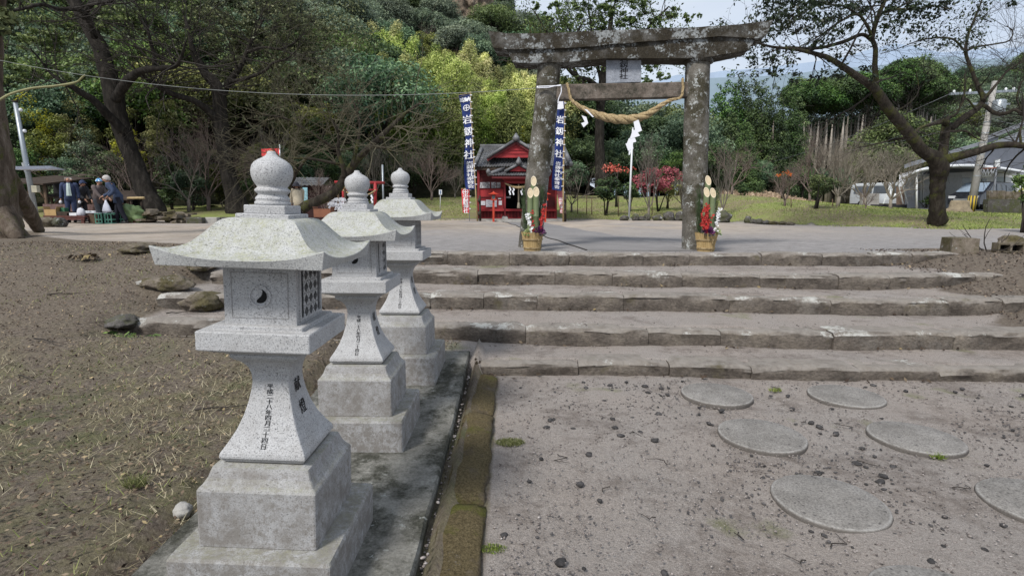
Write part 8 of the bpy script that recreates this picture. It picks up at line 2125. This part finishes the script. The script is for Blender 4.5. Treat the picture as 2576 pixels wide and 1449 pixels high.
n = 13000; X = g6.uniform(-.1, 6.2, n); Y_ = 1.9 + 3.5 * g6.random(n) ** 1.3; keep = np.abs(X) < 1.0 * Y_; X, Y_ = X[keep], Y_[keep]
for sx, sy, _ in SS:
    k_ = np.hypot(X - sx, Y_ - sy) > .33; X, Y_ = X[k_], Y_[k_]
pebbles('gravel', X, Y_, .0035 + .006 * g6.random(len(X)) ** 2.5, M_grav, g6, .012)
n = 5200; X = g6.uniform(0, 5, n); Y_ = 1.9 + 3.4 * g6.random(n); k_ = (np.sin(X * 2.4 + Y_) + np.sin(Y_ * 3.1 - X * 1.2) + g6.normal(0, .5, n) > .75) & (np.abs(X) < Y_); X, Y_ = X[k_], Y_[k_]
for sx, sy, _ in SS:
    k_ = np.hypot(X - sx, Y_ - sy) > .335; X, Y_ = X[k_], Y_[k_]
pebbles('gravel', X, Y_, .004 + .008 * g6.random(len(X)) ** 2, flat_mat('dark_gravel', (.075, .07, .07), .9, .5, 30), g6, .010)
n = 2600; X = g6.uniform(-4.2, 7, n); Y_ = g6.uniform(5.6, 9.6, n); pebbles('gravel', X, Y_, .004 + .008 * g6.random(n) ** 3, M_grav, g6, .004)
n = 160; X = g6.uniform(-.44, -.41 + .03, n) * 0 + g6.uniform(-.445, -.40, n); Y_ = g6.uniform(2, 5.4, n); pebbles('gravel', X, Y_, .004 + .010 * g6.random(n) ** 2, M_grav, g6, .012)
n = 4000; X = g6.uniform(6.2, 11, n); Y_ = g6.uniform(6.3, 10, n); P_ = np.stack([X, Y_, gz(X, Y_) + .02 + .012 * g6.random(n)], -1)
o = put(bpy.data.objects.new('leaf_litter', quads_mesh('leaf_litter', leaves_at(P_, np.tile([0, 0, 1.0], (n, 1)), .04, g6, .5, .45), g6.random(n) ** 1.6, [M_litter]))); tag(o, kind='stuff')
# individually scattered dark stones, twigs and fallen leaves on the court
M_lava = old_stone('dark_lava', (.055, .052, .052), (.115, .11, .11), (.02, .02, .02), .0, 4, 0, scale=9)
LV = []
for i in range(5):
    me = rough_rock(1, 70 + i, (1, .8, .45), 2, .5, 1.7); me.materials.append(M_lava); LV.append(me)
g = random.Random(12); k = 0
while k < 120:
    x, y = g.uniform(-.05, 4.9), 1.95 + 3.4 * g.random() ** .9
    if abs(x) > y * .98 or any(math.hypot(x - sx, y - sy) < .36 for sx, sy, _ in SS): continue
    if g.random() > .35 + .65 * (math.sin(x * 2.1 + y) > -.1): continue
    s = g.choice((.011, .014, .018, .018, .024, .03)); o = put(bpy.data.objects.new('loose_stone', LV[k % 5])); o.scale = (s, s, s); o.location = (x, y, float(gz(x, y)) + s * .25 + .005); o.rotation_euler = (g.uniform(-.2, .2), g.uniform(-.2, .2), g.uniform(0, 6)); tag(o, 'small dark pitted stone lying loose on the gravel court', 'stone', 'dark stones scattered over the gravel court'); k += 1
for i in range(26):
    x, y = g.uniform(.1, 4.6), g.uniform(2.3, 5.2)
    if any(math.hypot(x - sx, y - sy) < .4 for sx, sy, _ in SS): continue
    a = g.uniform(0, 6); L = g.uniform(.06, .16); z = float(gz(x, y)) + .018; pts = [Vector((x + math.cos(a + g.uniform(-.4, .4) * j) * L * j / 4, y + math.sin(a + .3 * j * g.uniform(-1, 1)) * L * j / 4, z + .004 * (j % 2))) for j in range(5)]
    mb = MB(); mb.tube(pts, [.004, .0035, .003, .0025, .0015], 4); o = mb.build('fallen_twig', M_twig_dark); tag(o, 'short dark twig lying on the gravel court', 'twig', 'twigs scattered over the gravel court')
for i in range(14):
    x, y = -1.9 - 4.5 * g.random(), g.uniform(2.2, 7.5)
    if abs(x) > y: continue
    a = g.uniform(-.5, .7); L = g.uniform(.25, .7); z = float(gz(x, y)) + .03; pts = [Vector((x + math.cos(a) * L * j / 4 + g.uniform(-.02, .02), y + math.sin(a) * L * j / 4, z + .01 * (j % 2))) for j in range(5)]
    mb = MB(); mb.tube(pts, [.008, .007, .006, .004, .002], 4); o = mb.build('fallen_twig', M_twig_dark); tag(o, 'long thin twig lying on the dark soil', 'twig', 'twigs on the dark soil')
# leaves collected at the foot of the steps
X = []; Y_ = []
for xs_, ys_, top in ROWS:
    for _ in range(170):
        x = g.uniform(max(-3.5, xs_[0]), xs_[-1]); 
        if math.sin(x * 3.1 + top * 20) + g.gauss(0, .6) < .2: continue
        X.append(x); Y_.append(float(np.interp(x, xs_, ys_)) - abs(g.gauss(0, .05)) - .01)
X, Y_ = np.array(X), np.array(Y_); n = len(X); P_ = np.stack([X, Y_, gz(X, Y_) + .02 + .015 * g6.random(n)], -1)
o = put(bpy.data.objects.new('fallen_leaves', quads_mesh('fallen_leaves', leaves_at(P_, np.tile([0, -.2, 1.0], (n, 1)), .055, g6, .5, .5), g6.random(n), [M_litter]))); tag(o, kind='stuff')
# green weeds: moss pad on the court, ivy leaves by the stones
def weedpatch(name, lab, cx, cy, r, n, h, w, mat, cat='weed'):
    a = g6.uniform(0, 2 * PI, n); q = r * g6.random(n) ** .6; X = cx + q * np.cos(a); Y_ = cy + q * .6 * np.sin(a); o = blades(name, X, Y_, h, w, mat, g6, .9, .008); o['kind'] = 'thing'; tag(o, lab, cat)
weedpatch('moss_pad', 'bright green moss pad on the sand beside the kerb', float(onz(1283, 1116, 0).x), float(onz(1283, 1116, 0).y), .11, 900, .018, .006, M_gr, 'moss')
weedpatch('moss_pad', 'dull green moss patch on the sand near the bottom edge', float(onz(1240, 1385, 0).x), float(onz(1240, 1385, 0).y), .07, 300, .012, .006, M_gr, 'moss')
weedpatch('weed_tuft', 'small weed growing at the rim of the second stepping stone', float(onz(2360, 1155, 0).x), float(onz(2360, 1155, 0).y), .05, 120, .03, .006, M_gr)
weedpatch('weed_tuft', 'small green weed between the upper pair of stepping stones', float(onz(1950, 985, 0).x), float(onz(1950, 985, 0).y), .06, 120, .03, .008, M_gr)
weedpatch('grass_tuft', 'green grass tuft on the dry ground beside the largest lantern pedestal', float(onz(340, 1225, .06).x), float(onz(340, 1225, .06).y), .07, 160, .07, .006, M_gr)
for (vx, vy, lab) in ((335, 848, 'fallen green leaves below the end of the second stone step'), (225, 715, 'heap of dry brown and green leaves on the dark soil')):
    p = onz(vx, vy, .2 if vy > 800 else .45); n = 60; X = p.x + g6.normal(0, .16, n); Y_ = p.y + g6.normal(0, .07, n); P_ = np.stack([X, Y_, gz(X, Y_) + .03 + .05 * g6.random(n)], -1)
    o = put(bpy.data.objects.new('leaf_heap', quads_mesh('leaf_heap', leaves_at(P_, np.tile([0, -.3, 1.0], (n, 1)), .11, g6, .5, .6), g6.random(n), [ML_mid if vy > 800 else M_litter]))); tag(o, lab, 'leaves', None, 'stuff')
# ------------------------------------------------------------------ light
def world():
    w = bpy.data.worlds.new('World'); SC.world = w; w.use_nodes = True
    nt = w.node_tree; bg = nt.nodes['Background']
    sky = nt.nodes.new('ShaderNodeTexSky'); sky.sky_type = 'NISHITA'; sky.sun_disc = False
    sky.sun_elevation = R(48); sky.sun_rotation = R(215); sky.air_density = 1.2; sky.dust_density = 2.0
    tc = nt.nodes.new('ShaderNodeTexCoord')
    mp = nt.nodes.new('ShaderNodeMapping'); mp.inputs['Scale'].default_value = (1, 1, 2.6)
    nz = nt.nodes.new('ShaderNodeTexNoise'); nz.inputs['Scale'].default_value = 2.2; nz.inputs['Detail'].default_value = 6; nz.inputs['Roughness'].default_value = .55
    rp = nt.nodes.new('ShaderNodeValToRGB'); rp.color_ramp.elements[0].position = .3; rp.color_ramp.elements[1].position = .7
    rp.color_ramp.elements[0].color = (4.9, 5.6, 6.8, 1); rp.color_ramp.elements[1].color = (6.3, 6.8, 7.5, 1)
    mx = nt.nodes.new('ShaderNodeMix'); mx.data_type = 'RGBA'; mx.inputs[0].default_value = .86
    L = nt.links.new
    L(tc.outputs['Generated'], mp.inputs[0]); L(mp.outputs[0], nz.inputs['Vector']); L(nz.outputs['Fac'], rp.inputs[0])
    L(sky.outputs[0], mx.inputs[6]); L(rp.outputs[0], mx.inputs[7]); L(mx.outputs[2], bg.inputs['Color'])
    bg.inputs['Strength'].default_value = .132
world()
sun = bpy.data.lights.new('sun', 'SUN'); sun.energy = 4.0; sun.angle = R(12); sun.color = (1, .96, .90)
so = put(bpy.data.objects.new('sun', sun))
az, el = R(215), R(48)      # over the viewer's shoulder
dvec = Vector((math.sin(az) * math.cos(el), math.cos(az) * math.cos(el), math.sin(el)))
so.rotation_euler = (-dvec).to_track_quat('-Z', 'Y').to_euler()
SC.view_settings.view_transform = 'Standard'; SC.view_settings.look = 'None'; SC.view_settings.exposure = 0
SC.render.film_transparent = False
SC.cycles.max_bounces = 6; SC.cycles.transparent_max_bounces = 8
